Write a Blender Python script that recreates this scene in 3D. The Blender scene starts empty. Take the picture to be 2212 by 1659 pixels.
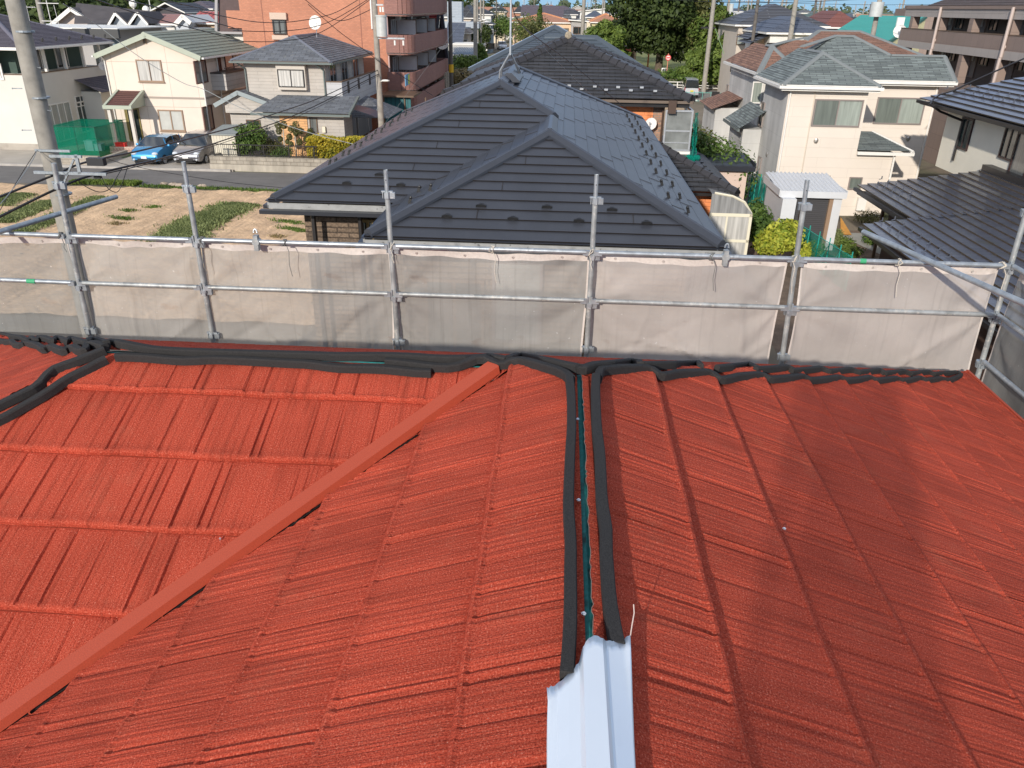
import bpy,bmesh,math,random
import numpy as np
from mathutils import Vector,Matrix
D2R=math.radians
sc=bpy.context.scene
COL=sc.collection
FPX,CXP,CYP,EYE=1682.5,1106.0,829.5,9.0
PITCH,ROLL=D2R(25.9),D2R(0.95)
cam=bpy.data.cameras.new('camera');camo=bpy.data.objects.new('camera',cam);COL.objects.link(camo)
cam.sensor_width=36.0;cam.lens=FPX/2212*36.0;cam.clip_start=0.05;cam.clip_end=6000
RC=Matrix.Rotation(math.pi/2-PITCH,3,'X')@Matrix.Rotation(ROLL,3,'Z')
camo.location=(0,0,EYE);camo.rotation_euler=RC.to_euler();sc.camera=camo
SUN_AZ,SUN_EL=22.5,21.5
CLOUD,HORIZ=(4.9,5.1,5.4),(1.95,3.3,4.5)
w=bpy.data.worlds.new('World');sc.world=w;w.use_nodes=True
nt=w.node_tree;nt.nodes.clear()
sky=nt.nodes.new('ShaderNodeTexSky');sky.sky_type='NISHITA';sky.sun_disc=False
sky.sun_elevation=D2R(SUN_EL);sky.sun_rotation=D2R(180+SUN_AZ);sky.altitude=1500;sky.air_density=1.0;sky.dust_density=0.0;sky.ozone_density=6.0
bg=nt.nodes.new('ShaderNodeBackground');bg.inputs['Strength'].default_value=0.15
wo=nt.nodes.new('ShaderNodeOutputWorld')
def wn(t,**k):
 n=nt.nodes.new(t)
 for a,b in k.items():setattr(n,a,b)
 return n
tcw=wn('ShaderNodeTexCoord');sx=wn('ShaderNodeSeparateXYZ');nt.links.new(tcw.outputs['Generated'],sx.inputs[0])
def wmr(src,a,b,c,d):
 m=wn('ShaderNodeMapRange');nt.links.new(src,m.inputs[0])
 for i,q in enumerate((a,b,c,d)):m.inputs[i+1].default_value=q
 return m.outputs[0]
def wmix(f,a,b):
 m=wn('ShaderNodeMix',data_type='RGBA');nt.links.new(f,m.inputs[0])
 for s_,i in((a,6),(b,7)):
  if isinstance(s_,tuple):m.inputs[i].default_value=(*s_,1)
  else:nt.links.new(s_,m.inputs[i])
 return m.outputs[2]
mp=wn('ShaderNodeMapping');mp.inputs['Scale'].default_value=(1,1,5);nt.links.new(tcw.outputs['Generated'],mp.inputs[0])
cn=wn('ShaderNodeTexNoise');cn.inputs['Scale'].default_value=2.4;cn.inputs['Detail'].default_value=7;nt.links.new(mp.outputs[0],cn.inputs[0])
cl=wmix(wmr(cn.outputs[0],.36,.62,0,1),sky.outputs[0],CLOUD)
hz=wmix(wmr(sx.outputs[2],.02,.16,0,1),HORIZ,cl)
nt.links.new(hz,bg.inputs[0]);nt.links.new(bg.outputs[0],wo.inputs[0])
sl=bpy.data.lights.new('sun','SUN');sl.energy=3.4;sl.angle=D2R(0.9);sl.color=(1.0,0.93,0.84)
so=bpy.data.objects.new('sun',sl);COL.objects.link(so)
sd=Vector((math.sin(D2R(SUN_AZ))*math.cos(D2R(SUN_EL)),math.cos(D2R(SUN_AZ))*math.cos(D2R(SUN_EL)),-math.sin(D2R(SUN_EL))))
so.rotation_euler=sd.to_track_quat('-Z','Y').to_euler();so.location=(-20,-40,40)
sc.view_settings.view_transform='Standard';sc.view_settings.look='None'
sc.view_settings.exposure=0.30;sc.view_settings.gamma=1.0
sc.render.engine='CYCLES';sc.render.resolution_x=1024;sc.render.resolution_y=768
sc.cycles.max_bounces=6;sc.cycles.transparent_max_bounces=12
REG={'1':(0,0,3.16),'2':(600,0,3.16),'3':(1200,0,3.16),'4':(1800,0,3.16),'5':(2400,0,3.53),
       '6':(0,400,2.458),'7':(900,400,2.458),'8':(1900,350,2.765),'9':(2224,400,2.765),'a':(0,900,2.212),
       'b':(1000,950,2.4578),'c':(1700,950,1.6593),'d':(1500,1600,2.483),'A':(0,0,6.144),'B':(340,0,6.144),
       'C':(1270,0,6.703),'D':(1560,0,6.506),'E':(2080,0,6.144),'p':(0,0,1/1.3671)}
def Q(r,x,y):
 if r=='p':return(x,y)
 ox,oy,s=REG[r];return((ox+x/s)/1.3671,(oy+y/s)/1.3671)
def ray(p):return RC@Vector(((p[0]-CXP)/FPX,-(p[1]-CYP)/FPX,-1.0))
class Fr:
 def __init__(s,yaw):s.yaw=D2R(yaw);s.E=Vector((math.cos(s.yaw),-math.sin(s.yaw),0));s.N=Vector((math.sin(s.yaw),math.cos(s.yaw),0))
 def loc(s,P):return Vector((P.dot(s.E),P.dot(s.N),P.z))
 def wld(s,l):return s.E*l[0]+s.N*l[1]+Vector((0,0,l[2]))
 def _h(s,p,k,val,n):
  d=ray(p);O=Vector((0,0,EYE));t=(val-O.dot(n))/d.dot(n);return s.loc(O+d*t)
 def z(s,p,z):return s._h(p,0,z,Vector((0,0,1)))
 def x(s,p,x):return s._h(p,0,x,s.E)
 def y(s,p,y):return s._h(p,0,y,s.N)
 def pl(s,p,P0,n):
  d=ray(p);O=Vector((0,0,EYE));nw=s.wld(n);return s.loc(O+d*((s.wld(P0)-O).dot(nw)/d.dot(nw)))
G0=Fr(3.3)
def lin(r,g,b):return tuple(((c/255)/12.92 if c/255<=.04045 else((c/255+.055)/1.055)**2.4)for c in(r,g,b))
MATS={}
def M(name,col,rough=.7,metal=0.0,nv=None,bump=None,brick=None,coat=0,streak=None,spec=.5,coords='UV',spots=None,alpha=None,blotch=None):
 """nv=(scale,amount) tone noise; bump=(scale,distance); brick=dict(w,h,m,mc,var,off,bd); streak=(sx,sy,amount); spots=(scale,thresh,col,amt)"""
 if name in MATS:return MATS[name]
 m=bpy.data.materials.new(name);m.use_nodes=True;n=m.node_tree;N=n.nodes;L=n.links
 b=N['Principled BSDF'];b.inputs['Roughness'].default_value=rough;b.inputs['Metallic'].default_value=metal
 b.inputs['Specular IOR Level'].default_value=spec;b.inputs['Coat Weight'].default_value=coat;b.inputs['Coat Roughness'].default_value=.08
 tc=N.new('ShaderNodeTexCoord');vec=tc.outputs['UV' if coords=='UV' else 'Object']
 cur=None
 def rgb(c):
  r=N.new('ShaderNodeRGB');r.outputs[0].default_value=(*c,1);return r.outputs[0]
 def noise(scale,detail=4,v=None,rough=.55):
  t=N.new('ShaderNodeTexNoise');t.inputs['Scale'].default_value=scale;t.inputs['Detail'].default_value=detail;t.inputs['Roughness'].default_value=rough
  L.new(v or vec,t.inputs['Vector']);return t.outputs[0]
 def mix(f,a,bb,mode='MIX'):
  x=N.new('ShaderNodeMix');x.data_type='RGBA';x.blend_type=mode
  if hasattr(f,'links'):L.new(f,x.inputs[0])
  else:x.inputs[0].default_value=f
  L.new(a,x.inputs[6]);L.new(bb,x.inputs[7]);return x.outputs[2]
 def mr(v,a,bb,c,d):
  x=N.new('ShaderNodeMapRange');L.new(v,x.inputs[0])
  for i,q in enumerate((a,bb,c,d)):x.inputs[i+1].default_value=q
  return x.outputs[0]
 cur=rgb(col);hts=[]
 if brick:
  t=N.new('ShaderNodeTexBrick');L.new(vec,t.inputs['Vector']);t.inputs['Scale'].default_value=1
  t.inputs['Brick Width'].default_value=brick['w'];t.inputs['Row Height'].default_value=brick['h']
  t.inputs['Mortar Size'].default_value=brick.get('m',.01);t.inputs['Mortar Smooth'].default_value=.1;t.offset=brick.get('off',.5)
  v=brick.get('var',.1);c2=brick.get('c2',None)
  t.inputs['Color1'].default_value=(*[min(1,c*(1+v))for c in col],1)
  t.inputs['Color2'].default_value=(*(c2 or[c*(1-v)for c in col]),1)
  t.inputs['Mortar'].default_value=(*brick.get('mc',[c*.5 for c in col]),1);t.inputs['Bias'].default_value=brick.get('bias',0)
  cur=t.outputs['Color']
  if brick.get('bd',.004):hts.append((mr(t.outputs['Fac'],0,1,1,0),brick.get('bd',.004)))
 if nv:
  f=noise(nv[0],6);g=mr(f,.3,.7,1-nv[1],1+nv[1]);c=N.new('ShaderNodeCombineColor')
  for i in range(3):L.new(g,c.inputs[i])
  cur=mix(1.0,cur,c.outputs[0],'MULTIPLY')
 if streak:
  mp=N.new('ShaderNodeMapping');L.new(vec,mp.inputs[0]);mp.inputs['Scale'].default_value=(streak[0],streak[1],1)
  f=noise(1,5,mp.outputs[0]);g=mr(f,.35,.7,1,1-streak[2]);c=N.new('ShaderNodeCombineColor')
  for i in range(3):L.new(g,c.inputs[i])
  cur=mix(1.0,cur,c.outputs[0],'MULTIPLY')
 if blotch:
  f=noise(blotch[0],5);g=mr(f,blotch[1],blotch[1]+.12,0,blotch[3]);cur=mix(g,cur,rgb(blotch[2]))
 if spots:
  f=noise(spots[0],2,rough=.8);g=mr(f,spots[1],spots[1]+.06,0,spots[3]);cur=mix(g,cur,rgb(spots[2]))
 L.new(cur,b.inputs['Base Color'])
 if bump:hts.append((noise(bump[0],3),bump[1]))
 prev=None
 for h,dist in hts:
  bp=N.new('ShaderNodeBump');bp.inputs['Distance'].default_value=dist;L.new(h,bp.inputs['Height'])
  if prev:L.new(prev,bp.inputs['Normal'])
  prev=bp.outputs[0]
 if prev:L.new(prev,b.inputs['Normal'])
 if alpha is not None:b.inputs['Alpha'].default_value=alpha
 MATS[name]=m;return m
class MB:
 def __init__(s):s.v=[];s.f=[];s.m=[];s.uv=[]
 def face(s,pts,mi=0,uv=None):
  i=len(s.v);pts=[Vector(p)for p in pts];s.v+=pts;s.f.append(list(range(i,i+len(pts))));s.m.append(mi)
  if uv is None:
   n=Vector((0,0,0))
   for k in range(len(pts)):
    a,b=pts[k],pts[(k+1)%len(pts)];n+=Vector(((a.y-b.y)*(a.z+b.z),(a.z-b.z)*(a.x+b.x),(a.x-b.x)*(a.y+b.y)))
   if n.length<1e-12:n=Vector((0,0,1))
   n.normalize()
   if n.z<0:n=-n
   h=Vector((0,0,1)).cross(n)
   if h.length<.05:h=Vector((1,0,0));g=Vector((0,1,0))
   else:h.normalize();g=n.cross(h)
   uv=[(p.dot(h),p.dot(g))for p in pts]
  s.uv.append(uv);return s
 def box(s,x0,y0,z0,x1,y1,z1,mi=0,skip=''):
  if x0>x1:x0,x1=x1,x0
  if y0>y1:y0,y1=y1,y0
  if z0>z1:z0,z1=z1,z0
  a,b,c,d,e,f,g,h=[(x,y,z)for z in(z0,z1)for x,y in((x0,y0),(x1,y0),(x1,y1),(x0,y1))]
  for k,q in(('b',(a,d,c,b)),('t',(e,f,g,h)),('S',(a,b,f,e)),('E',(b,c,g,f)),('N',(c,d,h,g)),('W',(d,a,e,h))):
   if k not in skip:s.face(q,mi)
  return s
 def beam(s,p,q,w,h,mi=0,up=(0,0,1),z0=0.0,ext=0.0):
  """box along p-q; w wide, from z0 to z0+h along 'up'"""
  p,q=Vector(p),Vector(q);d=(q-p).normalized();p=p-d*ext;q=q+d*ext
  r=d.cross(Vector(up))
  if r.length<1e-4:r=d.cross(Vector((1,0,0)))
  r.normalize();u=r.cross(d);r=r*w/2
  A=[p-r+u*z0,p+r+u*z0,p+r+u*(z0+h),p-r+u*(z0+h)];B=[x+(q-p)for x in A]
  s.face(A[::-1],mi);s.face(B,mi)
  for i in range(4):j=(i+1)%4;s.face((A[i],A[j],B[j],B[i]),mi)
  return s
 def cap(s,p,q,w,h,mi=0,drop=.3):
  """ridge capping: flat-topped roof-shaped bar"""
  p,q=Vector(p),Vector(q);d=(q-p).normalized();r=d.cross(Vector((0,0,1))).normalized()
  pr=[(-w/2,-w*drop),(-w/2*.98,-w*drop+h*.6),(-w*.12,h),(w*.12,h),(w/2*.98,-w*drop+h*.6),(w/2,-w*drop)]
  A=[p+r*a+Vector((0,0,b))for a,b in pr];B=[q+r*a+Vector((0,0,b))for a,b in pr]
  s.face(A,mi);s.face(B[::-1],mi)
  for i in range(5):s.face((A[i+1],A[i],B[i],B[i+1]),mi)
  return s
 def tube(s,p,q,r,n=8,r2=None,mi=0,caps=True):
  p,q=Vector(p),Vector(q);d=(q-p).normalized();r2=r if r2 is None else r2
  a=d.cross(Vector((0,0,1)))
  if a.length<1e-3:a=Vector((1,0,0))
  a.normalize();b=d.cross(a);i0=len(s.v)
  for c,rr in((p,r),(q,r2)):
   for k in range(n):t=2*math.pi*k/n;s.v.append(c+a*math.cos(t)*rr+b*math.sin(t)*rr)
  ln=(q-p).length
  for k in range(n):
   j=(k+1)%n;s.f.append([i0+k,i0+j,i0+n+j,i0+n+k][::-1]);s.m.append(mi)
   s.uv.append([(k/n*6.28*r,0),((k+1)/n*6.28*r,0),((k+1)/n*6.28*r,ln),(k/n*6.28*r,ln)][::-1])
  if caps:
   s.f.append([i0+k for k in range(n)]);s.f.append([i0+n+k for k in range(n)][::-1])
   for _ in range(2):s.m.append(mi);s.uv.append([(math.cos(6.28*k/n)*r,math.sin(6.28*k/n)*r)for k in range(n)])
  return s
 def path(s,pts,r,n=6,mi=0):
  for a,b in zip(pts[:-1],pts[1:]):s.tube(a,b,r,n,mi=mi)
  return s
 def sweep(s,pts,prof,mi=0,up=Vector((0,0,1)),closed=True):
  """sweep a 2D profile [(side,up)] along pts"""
  pts=[Vector(p)for p in pts];rings=[]
  for i,p in enumerate(pts):
   d=(pts[min(i+1,len(pts)-1)]-pts[max(i-1,0)]).normalized();r=d.cross(up).normalized();u=r.cross(d)
   rings.append([p+r*a+u*b for a,b in prof])
  n=len(prof)
  for A,B in zip(rings[:-1],rings[1:]):
   for k in range(n if closed else n-1):j=(k+1)%n;s.face((A[j],A[k],B[k],B[j]),mi)
  if closed:s.face(rings[0],mi);s.face(rings[-1][::-1],mi)
  return s
 def ball(s,c,r,n=8,m=5,mi=0,sq=(1,1,1)):
  c=Vector(c);P=lambda i,j:c+Vector((math.cos(2*math.pi*i/n)*math.sin(math.pi*j/m)*r*sq[0],math.sin(2*math.pi*i/n)*math.sin(math.pi*j/m)*r*sq[1],math.cos(math.pi*j/m)*r*sq[2]))
  for i in range(n):
   for j in range(m):
    q=[P(i,j),P(i,j+1),P(i+1,j+1),P(i+1,j)]
    if j==0:q=q[:3]
    if j==m-1:q=[q[0],q[1],q[3]]
    s.face(q,mi)
  return s
 def ring(s,x0,z0,x1,z1,y,t,d,axis='y',sgn=-1,mi=0):
  """window frame ring in plane"""
  def bx(a0,b0,a1,b1):
   if axis=='y':s.box(a0,y,b0,a1,y+sgn*d,b1,mi)
   else:s.box(y,a0,b0,y+sgn*d,a1,b1,mi)
  bx(x0,z0,x1,z0+t);bx(x0,z1-t,x1,z1);bx(x0,z0+t,x0+t,z1-t);bx(x1-t,z0+t,x1,z1-t)
 def mesh(s,name,mats,off=(0,0,0),smooth=False,merge=False):
  me=bpy.data.meshes.new(name);o=Vector(off)
  me.from_pydata([tuple(v-o)for v in s.v],[],s.f)
  ul=me.uv_layers.new(name='UVMap');ul.data.foreach_set('uv',[c for f in s.uv for p in f for c in p])
  me.polygons.foreach_set('material_index',s.m)
  for m in(mats if isinstance(mats,(list,tuple))else[mats]):me.materials.append(m)
  if merge or smooth:
   bm=bmesh.new();bm.from_mesh(me);bmesh.ops.remove_doubles(bm,verts=bm.verts,dist=1e-4);bm.to_mesh(me);bm.free()
  if smooth:me.polygons.foreach_set('use_smooth',[True]*len(me.polygons));me.set_sharp_from_angle(angle=D2R(40))
  me.update();return me
def tag(o,label,cat=None,group=None,kind=None):
 if label:o['label']=label
 if cat:o['category']=cat
 if group:o['group']=group
 if kind:o['kind']=kind
class Thing:
 """an Empty at the thing's base with its parts as children"""
 def __init__(s,name,label,cat,base,fr=G0,group=None,kind=None):
  s.fr=fr;s.base=Vector(base);s.o=bpy.data.objects.new(name,None);COL.objects.link(s.o);s.o.empty_display_size=.2
  s.o.location=fr.wld(s.base);s.o.rotation_euler=(0,0,-fr.yaw);tag(s.o,label,cat,group,kind)
 def part(s,name,mb,mats,parent=None,label=None,smooth=False,kind=None):
  o=bpy.data.objects.new(name,mb.mesh(name,mats,s.base,smooth));COL.objects.link(o);o.parent=parent or s.o
  tag(o,label,None,None,kind);return o
def solo(name,label,cat,mb,mats,base=None,fr=G0,group=None,kind=None,smooth=False):
 if base is None:base=(0,0,0)
 o=bpy.data.objects.new(name,mb.mesh(name,mats,base,smooth));COL.objects.link(o)
 o.location=fr.wld(Vector(base));o.rotation_euler=(0,0,-fr.yaw);tag(o,label,cat,group,kind);return o
def dup(root,loc=None,rotz=None,label=None,group=None):
 r=root.copy();COL.objects.link(r)
 if loc is not None:r.location=loc
 if rotz is not None:r.rotation_euler=(0,0,rotz)
 if label:r['label']=label
 if group:r['group']=group
 def rec(o,n):
  for ch in list(o.children):
   if ch==n:continue
   c=ch.copy();COL.objects.link(c);c.parent=n;rec(ch,c)
 rec(root,r);return r
def clipq(poly,key,lo,hi):
 def cl(pts,f):
  out=[]
  for i in range(len(pts)):
   a,b=pts[i],pts[(i+1)%len(pts)];fa,fb=f(a),f(b)
   if fa>=0:out.append(a)
   if(fa>=0)!=(fb>=0):out.append(a+(b-a)*(fa/(fa-fb)))
  return out
 p=cl(poly,lambda v:key(v)-lo)
 return cl(p,lambda v:hi-key(v))if len(p)>2 else[]
def courses(mb,poly,expo,step,mi=0,nmi=None,flip=False):
 """lay a roof plane in overlapping courses; each course rises to its lower edge and ends in a nose"""
 poly=[Vector(p)for p in poly];n=(poly[1]-poly[0]).cross(poly[2]-poly[0]).normalized()
 if n.z<0:n=-n
 d=Vector((n.x*n.z,n.y*n.z,-(n.x**2+n.y**2)))
 if d.length<1e-6:mb.face(poly,mi);return
 d.normalize();key=lambda v:v.dot(d);qs=[key(p)for p in poly];q0,q1=min(qs),max(qs)
 k=max(1,int(round((q1-q0)/expo)));e=(q1-q0)/k
 for i in range(k):
  a,b=q0+i*e,q0+(i+1)*e;pc=clipq(poly,key,a,b)
  if len(pc)<3:continue
  lift=lambda v:v+n*(step*(key(v)-a)/e+.002)
  mb.face([lift(v)for v in pc],mi)
  lo=[v for v in pc if abs(key(v)-b)<1e-4]
  if len(lo)>=2:
   hd=Vector((0,0,1)).cross(n);lo.sort(key=lambda v:v.dot(hd));x,y=lo[0],lo[-1]
   if(y-x).length>.02:mb.face((lift(x),lift(y),y+n*.001-d*.003,x+n*.001-d*.003),mi if nmi is None else nmi)
def hiproof(x0,x1,y0,y1,ze,t):
 W,D=x1-x0,y1-y0;h=min(W,D)/2;zr=ze+h*t
 a,b,c,d=(x0,y0,ze),(x1,y0,ze),(x1,y1,ze),(x0,y1,ze)
 if W>=D:r1,r2=(x0+h,y0+h,zr),(x1-h,y0+h,zr);F=dict(S=[a,b,r2,r1],N=[c,d,r1,r2],W=[d,a,r1],E=[b,c,r2])
 else:r1,r2=(x0+h,y0+h,zr),(x0+h,y1-h,zr);F=dict(S=[a,b,r1],N=[c,d,r2],W=[d,a,r1,r2],E=[b,c,r2,r1])
 caps=[(r1,r2)]if abs(W-D)>.05 else[]
 if W>=D:caps+=[(r1,a),(r1,d),(r2,b),(r2,c)]
 else:caps+=[(r1,a),(r1,b),(r2,c),(r2,d)]
 return F,caps,zr
def gableroof(x0,x1,y0,y1,ze,t,axis):
 a,b,c,d=(x0,y0,ze),(x1,y0,ze),(x1,y1,ze),(x0,y1,ze)
 if axis=='x':h=(y1-y0)/2;r1,r2=(x0,y0+h,ze+h*t),(x1,y0+h,ze+h*t);F=dict(S=[a,b,r2,r1],N=[c,d,r1,r2])
 else:h=(x1-x0)/2;r1,r2=(x0+h,y0,ze+h*t),(x0+h,y1,ze+h*t);F=dict(W=[d,a,r1,r2],E=[b,c,r2,r1])
 return F,[(r1,r2)],ze+h*t
class House(Thing):
 def block(s,x0,x1,y0,y1,ze,t,kind,wm,rm,cm=None,oh=.5,expo=.3,step=.02,capw=.2,caph=.06,z0=0,trim=None,wall=True,soffit=True,gut=None,nose=None,wname='wall',rname='roof',label=None):
  """walls on x0..x1,y0..y1 with a roof overhanging by oh; eave height ze"""
  X0,X1,Y0,Y1=x0-oh,x1+oh,y0-oh,y1+oh;s.x0,s.x1,s.y0,s.y1=x0,x1,y0,y1
  if kind=='hip':F,caps,zr=hiproof(X0,X1,Y0,Y1,ze,t)
  elif kind=='gx':F,caps,zr=gableroof(X0,X1,Y0,Y1,ze,t,'x')
  elif kind=='gy':F,caps,zr=gableroof(X0,X1,Y0,Y1,ze,t,'y')
  elif kind[0]=='m':
   dz=t*((Y1-Y0)if kind[1]in 'SN' else(X1-X0));zz={'S':(0,0,dz,dz),'N':(dz,dz,0,0),'W':(0,dz,dz,0),'E':(dz,0,0,dz)}[kind[1]]
   P=[(X0,Y0,ze+zz[0]),(X1,Y0,ze+zz[1]),(X1,Y1,ze+zz[2]),(X0,Y1,ze+zz[3])];F={kind[1]:P};caps=[];zr=ze+dz;s.mono=zz
  else:F=dict(S=[(X0,Y0,ze),(X1,Y0,ze),(X1,Y1,ze),(X0,Y1,ze)]);caps=[];zr=ze
  if wall:
   w=MB();hs=lambda x,y:ze-.04+(t*max(0,min(x-X0,X1-x))if kind=='gy' else t*max(0,min(y-Y0,Y1-y))if kind=='gx' else 0)
   if kind[0]=='m':
    def hs(x,y):
     fx=(x-X0)/(X1-X0);fy=(y-Y0)/(Y1-Y0);q=s.mono
     return ze-.04+(q[0]*(1-fx)+q[1]*fx)*(1-fy)+(q[3]*(1-fx)+q[2]*fx)*fy
   def side(a,b):
    pts=[(a[0],a[1],z0),(b[0],b[1],z0),(b[0],b[1],hs(*b))]
    if kind in('gy','gx'):
     m=((a[0]+b[0])/2,(a[1]+b[1])/2)
     if(kind=='gy' and abs(a[1]-b[1])<.01)or(kind=='gx' and abs(a[0]-b[0])<.01):pts.append((m[0],m[1],hs(*m)))
    pts.append((a[0],a[1],hs(*a)));w.face(pts)
   for a,b in(((x0,y0),(x1,y0)),((x1,y0),(x1,y1)),((x1,y1),(x0,y1)),((x0,y1),(x0,y0))):side(a,b)
   s.wallo=s.part(wname,w,wm,label=label)
  r=MB();mats=[rm,trim or rm,nose or rm]
  for k,p in F.items():courses(r,p,expo,step,0,2)
  for k,p in F.items():
   q=[Vector(v)-Vector((0,0,.09))for v in p];r.face(q[::-1],1)
  allp=list(F.values())
  for p in allp:
   for i in range(len(p)):
    a,b=Vector(p[i]),Vector(p[(i+1)%len(p)])
    on=lambda v:abs(v.x-X0)<.01 or abs(v.x-X1)<.01 or abs(v.y-Y0)<.01 or abs(v.y-Y1)<.01
    same=(abs(a.x-b.x)<.01 and min(abs(a.x-X0),abs(a.x-X1))<.01)or(abs(a.y-b.y)<.01 and min(abs(a.y-Y0),abs(a.y-Y1))<.01)
    if same:r.face((a-Vector((0,0,.16)),b-Vector((0,0,.16)),b+Vector((0,0,.01)),a+Vector((0,0,.01))),1)
  ro=s.part(rname,r,mats);s.roofo=ro;s.F=F;s.zr=zr
  if cm and caps:
   c=MB()
   for a,b in caps:c.cap(a,b,capw,caph,drop=t*.45 if kind!='hip' else t*.35)
   s.part('ridge_cap',c,cm,ro)
  if gut:
   g=MB()
   for p in F.values():
    for i in range(len(p)):
     a,b=Vector(p[i]),Vector(p[(i+1)%len(p)])
     if abs(a.z-b.z)<.01 and abs(a.z-ze)<.01:
      nrm=(b-a).cross(Vector((0,0,1))).normalized();cen=Vector(((X0+X1)/2,(Y0+Y1)/2,ze))
      if((a+b)/2-cen).dot(nrm)<0:nrm=-nrm
      g.beam(a+nrm*.06,b+nrm*.06,.11,.1,z0=-.15,ext=.05)
   s.part('gutter',g,gut,ro)
  return s
 def px(s,face,r,x,y,pl=None):
  p=Q(r,x,y)
  if face=='S':return s.fr.y(p,s.y0 if pl is None else pl)
  if face=='N':return s.fr.y(p,s.y1 if pl is None else pl)
  if face=='E':return s.fr.x(p,s.x1 if pl is None else pl)
  return s.fr.x(p,s.x0 if pl is None else pl)
 def win(s,face,rect,fm,pm,pl=None,mull=1,t=.05,d=.07,name='window',sill=None,pm2=None,parent=None,bars=0):
  """rect = (reg,x0,y0,x1,y1) measured or (a0,z0,a1,z1) metres"""
  if isinstance(rect[0],str):
   A=s.px(face,rect[0],rect[1],rect[2],pl);B=s.px(face,rect[0],rect[3],rect[4],pl)
   a0,a1=(A.x,B.x)if face in 'SN' else(A.y,B.y);z0,z1=B.z,A.z
  else:a0,z0,a1,z1=rect
  if a0>a1:a0,a1=a1,a0
  if z0>z1:z0,z1=z1,z0
  pos=pl if pl is not None else getattr(s,{'S':'y0','N':'y1','E':'x1','W':'x0'}[face]);sg={'S':-1,'N':1,'E':1,'W':-1}[face];ax='y' if face in 'SN' else 'x'
  f=MB();f.ring(a0,z0,a1,z1,pos-sg*.01,t,d+.01,ax,sg)
  def bx(mb,A0,Z0,A1,Z1,e0,e1,mi=0):
   if ax=='y':mb.box(A0,pos+sg*e0,Z0,A1,pos+sg*e1,Z1,mi)
   else:mb.box(pos+sg*e0,A0,Z0,pos+sg*e1,A1,Z1,mi)
  for i in range(1,mull+1):
   c=a0+(a1-a0)*i/(mull+1);bx(f,c-t*.45,z0+t,c+t*.45,z1-t,.0,d*.9)
  for i in range(1,bars+1):
   c=z0+(z1-z0)*i/(bars+1);bx(f,a0+t,c-t*.4,a1-t,c+t*.4,.0,d*.8)
  if sill:bx(f,a0-.04,z0-.06,a1+.04,z0+.001,0,d+.05)
  fo=s.part(name,f,fm,parent)
  k=mull+1
  if d>.02:
   for i in range(k):
    p=MB();c0=a0+t*.5+(a1-a0-t)*i/k;c1=a0+t*.5+(a1-a0-t)*(i+1)/k
    bx(p,c0,z0+t*.5,c1,z1-t*.5,-.02,d*(.35 if i%2 else .5));
    mm=pm2 if(pm2 and i%2)else pm
    if k>1 or True:s.part('pane',p,mm,fo)
  return(a0,z0,a1,z1),fo
 def pipe(s,pts,r,mat,name='downpipe',parent=None):return s.part(name,MB().path(pts,r,6),mat,parent)
WHT=M('white_trim',(.78,.75,.69),.5,nv=(3,.05));BRZ=M('bronze_frame',(.14,.085,.05),.45);BLK=M('black_trim',(.018,.016,.016),.4)
GRYF=M('grey_frame',(.22,.19,.18),.4);ALU=M('aluminium',(.55,.56,.57),.35,.6,nv=(8,.1))
GLS=M('dark_glass',(.03,.035,.035),.06,coat=.6,nv=(1.2,.5));GLG=M('green_glass',(.045,.065,.06),.08,coat=.5,nv=(1.5,.5))
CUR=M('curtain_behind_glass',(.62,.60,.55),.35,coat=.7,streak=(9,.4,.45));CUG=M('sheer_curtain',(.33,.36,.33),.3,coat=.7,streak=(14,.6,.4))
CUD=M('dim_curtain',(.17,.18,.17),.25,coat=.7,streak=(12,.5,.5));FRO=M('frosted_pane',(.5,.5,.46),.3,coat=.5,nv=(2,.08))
GALV=M('galvanised_steel',(.36,.39,.41),.42,.55,nv=(14,.22),bump=(60,.0006),coords='Object',spots=(9,.62,(.62,.64,.64),.5))
CONC=M('pole_concrete',(.30,.275,.235),.85,nv=(5,.18),bump=(40,.002),coords='Object')
WIRE=M('black_wire',(.012,.012,.014),.5);WIRG=M('grey_wire',(.28,.30,.30),.5)
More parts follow.
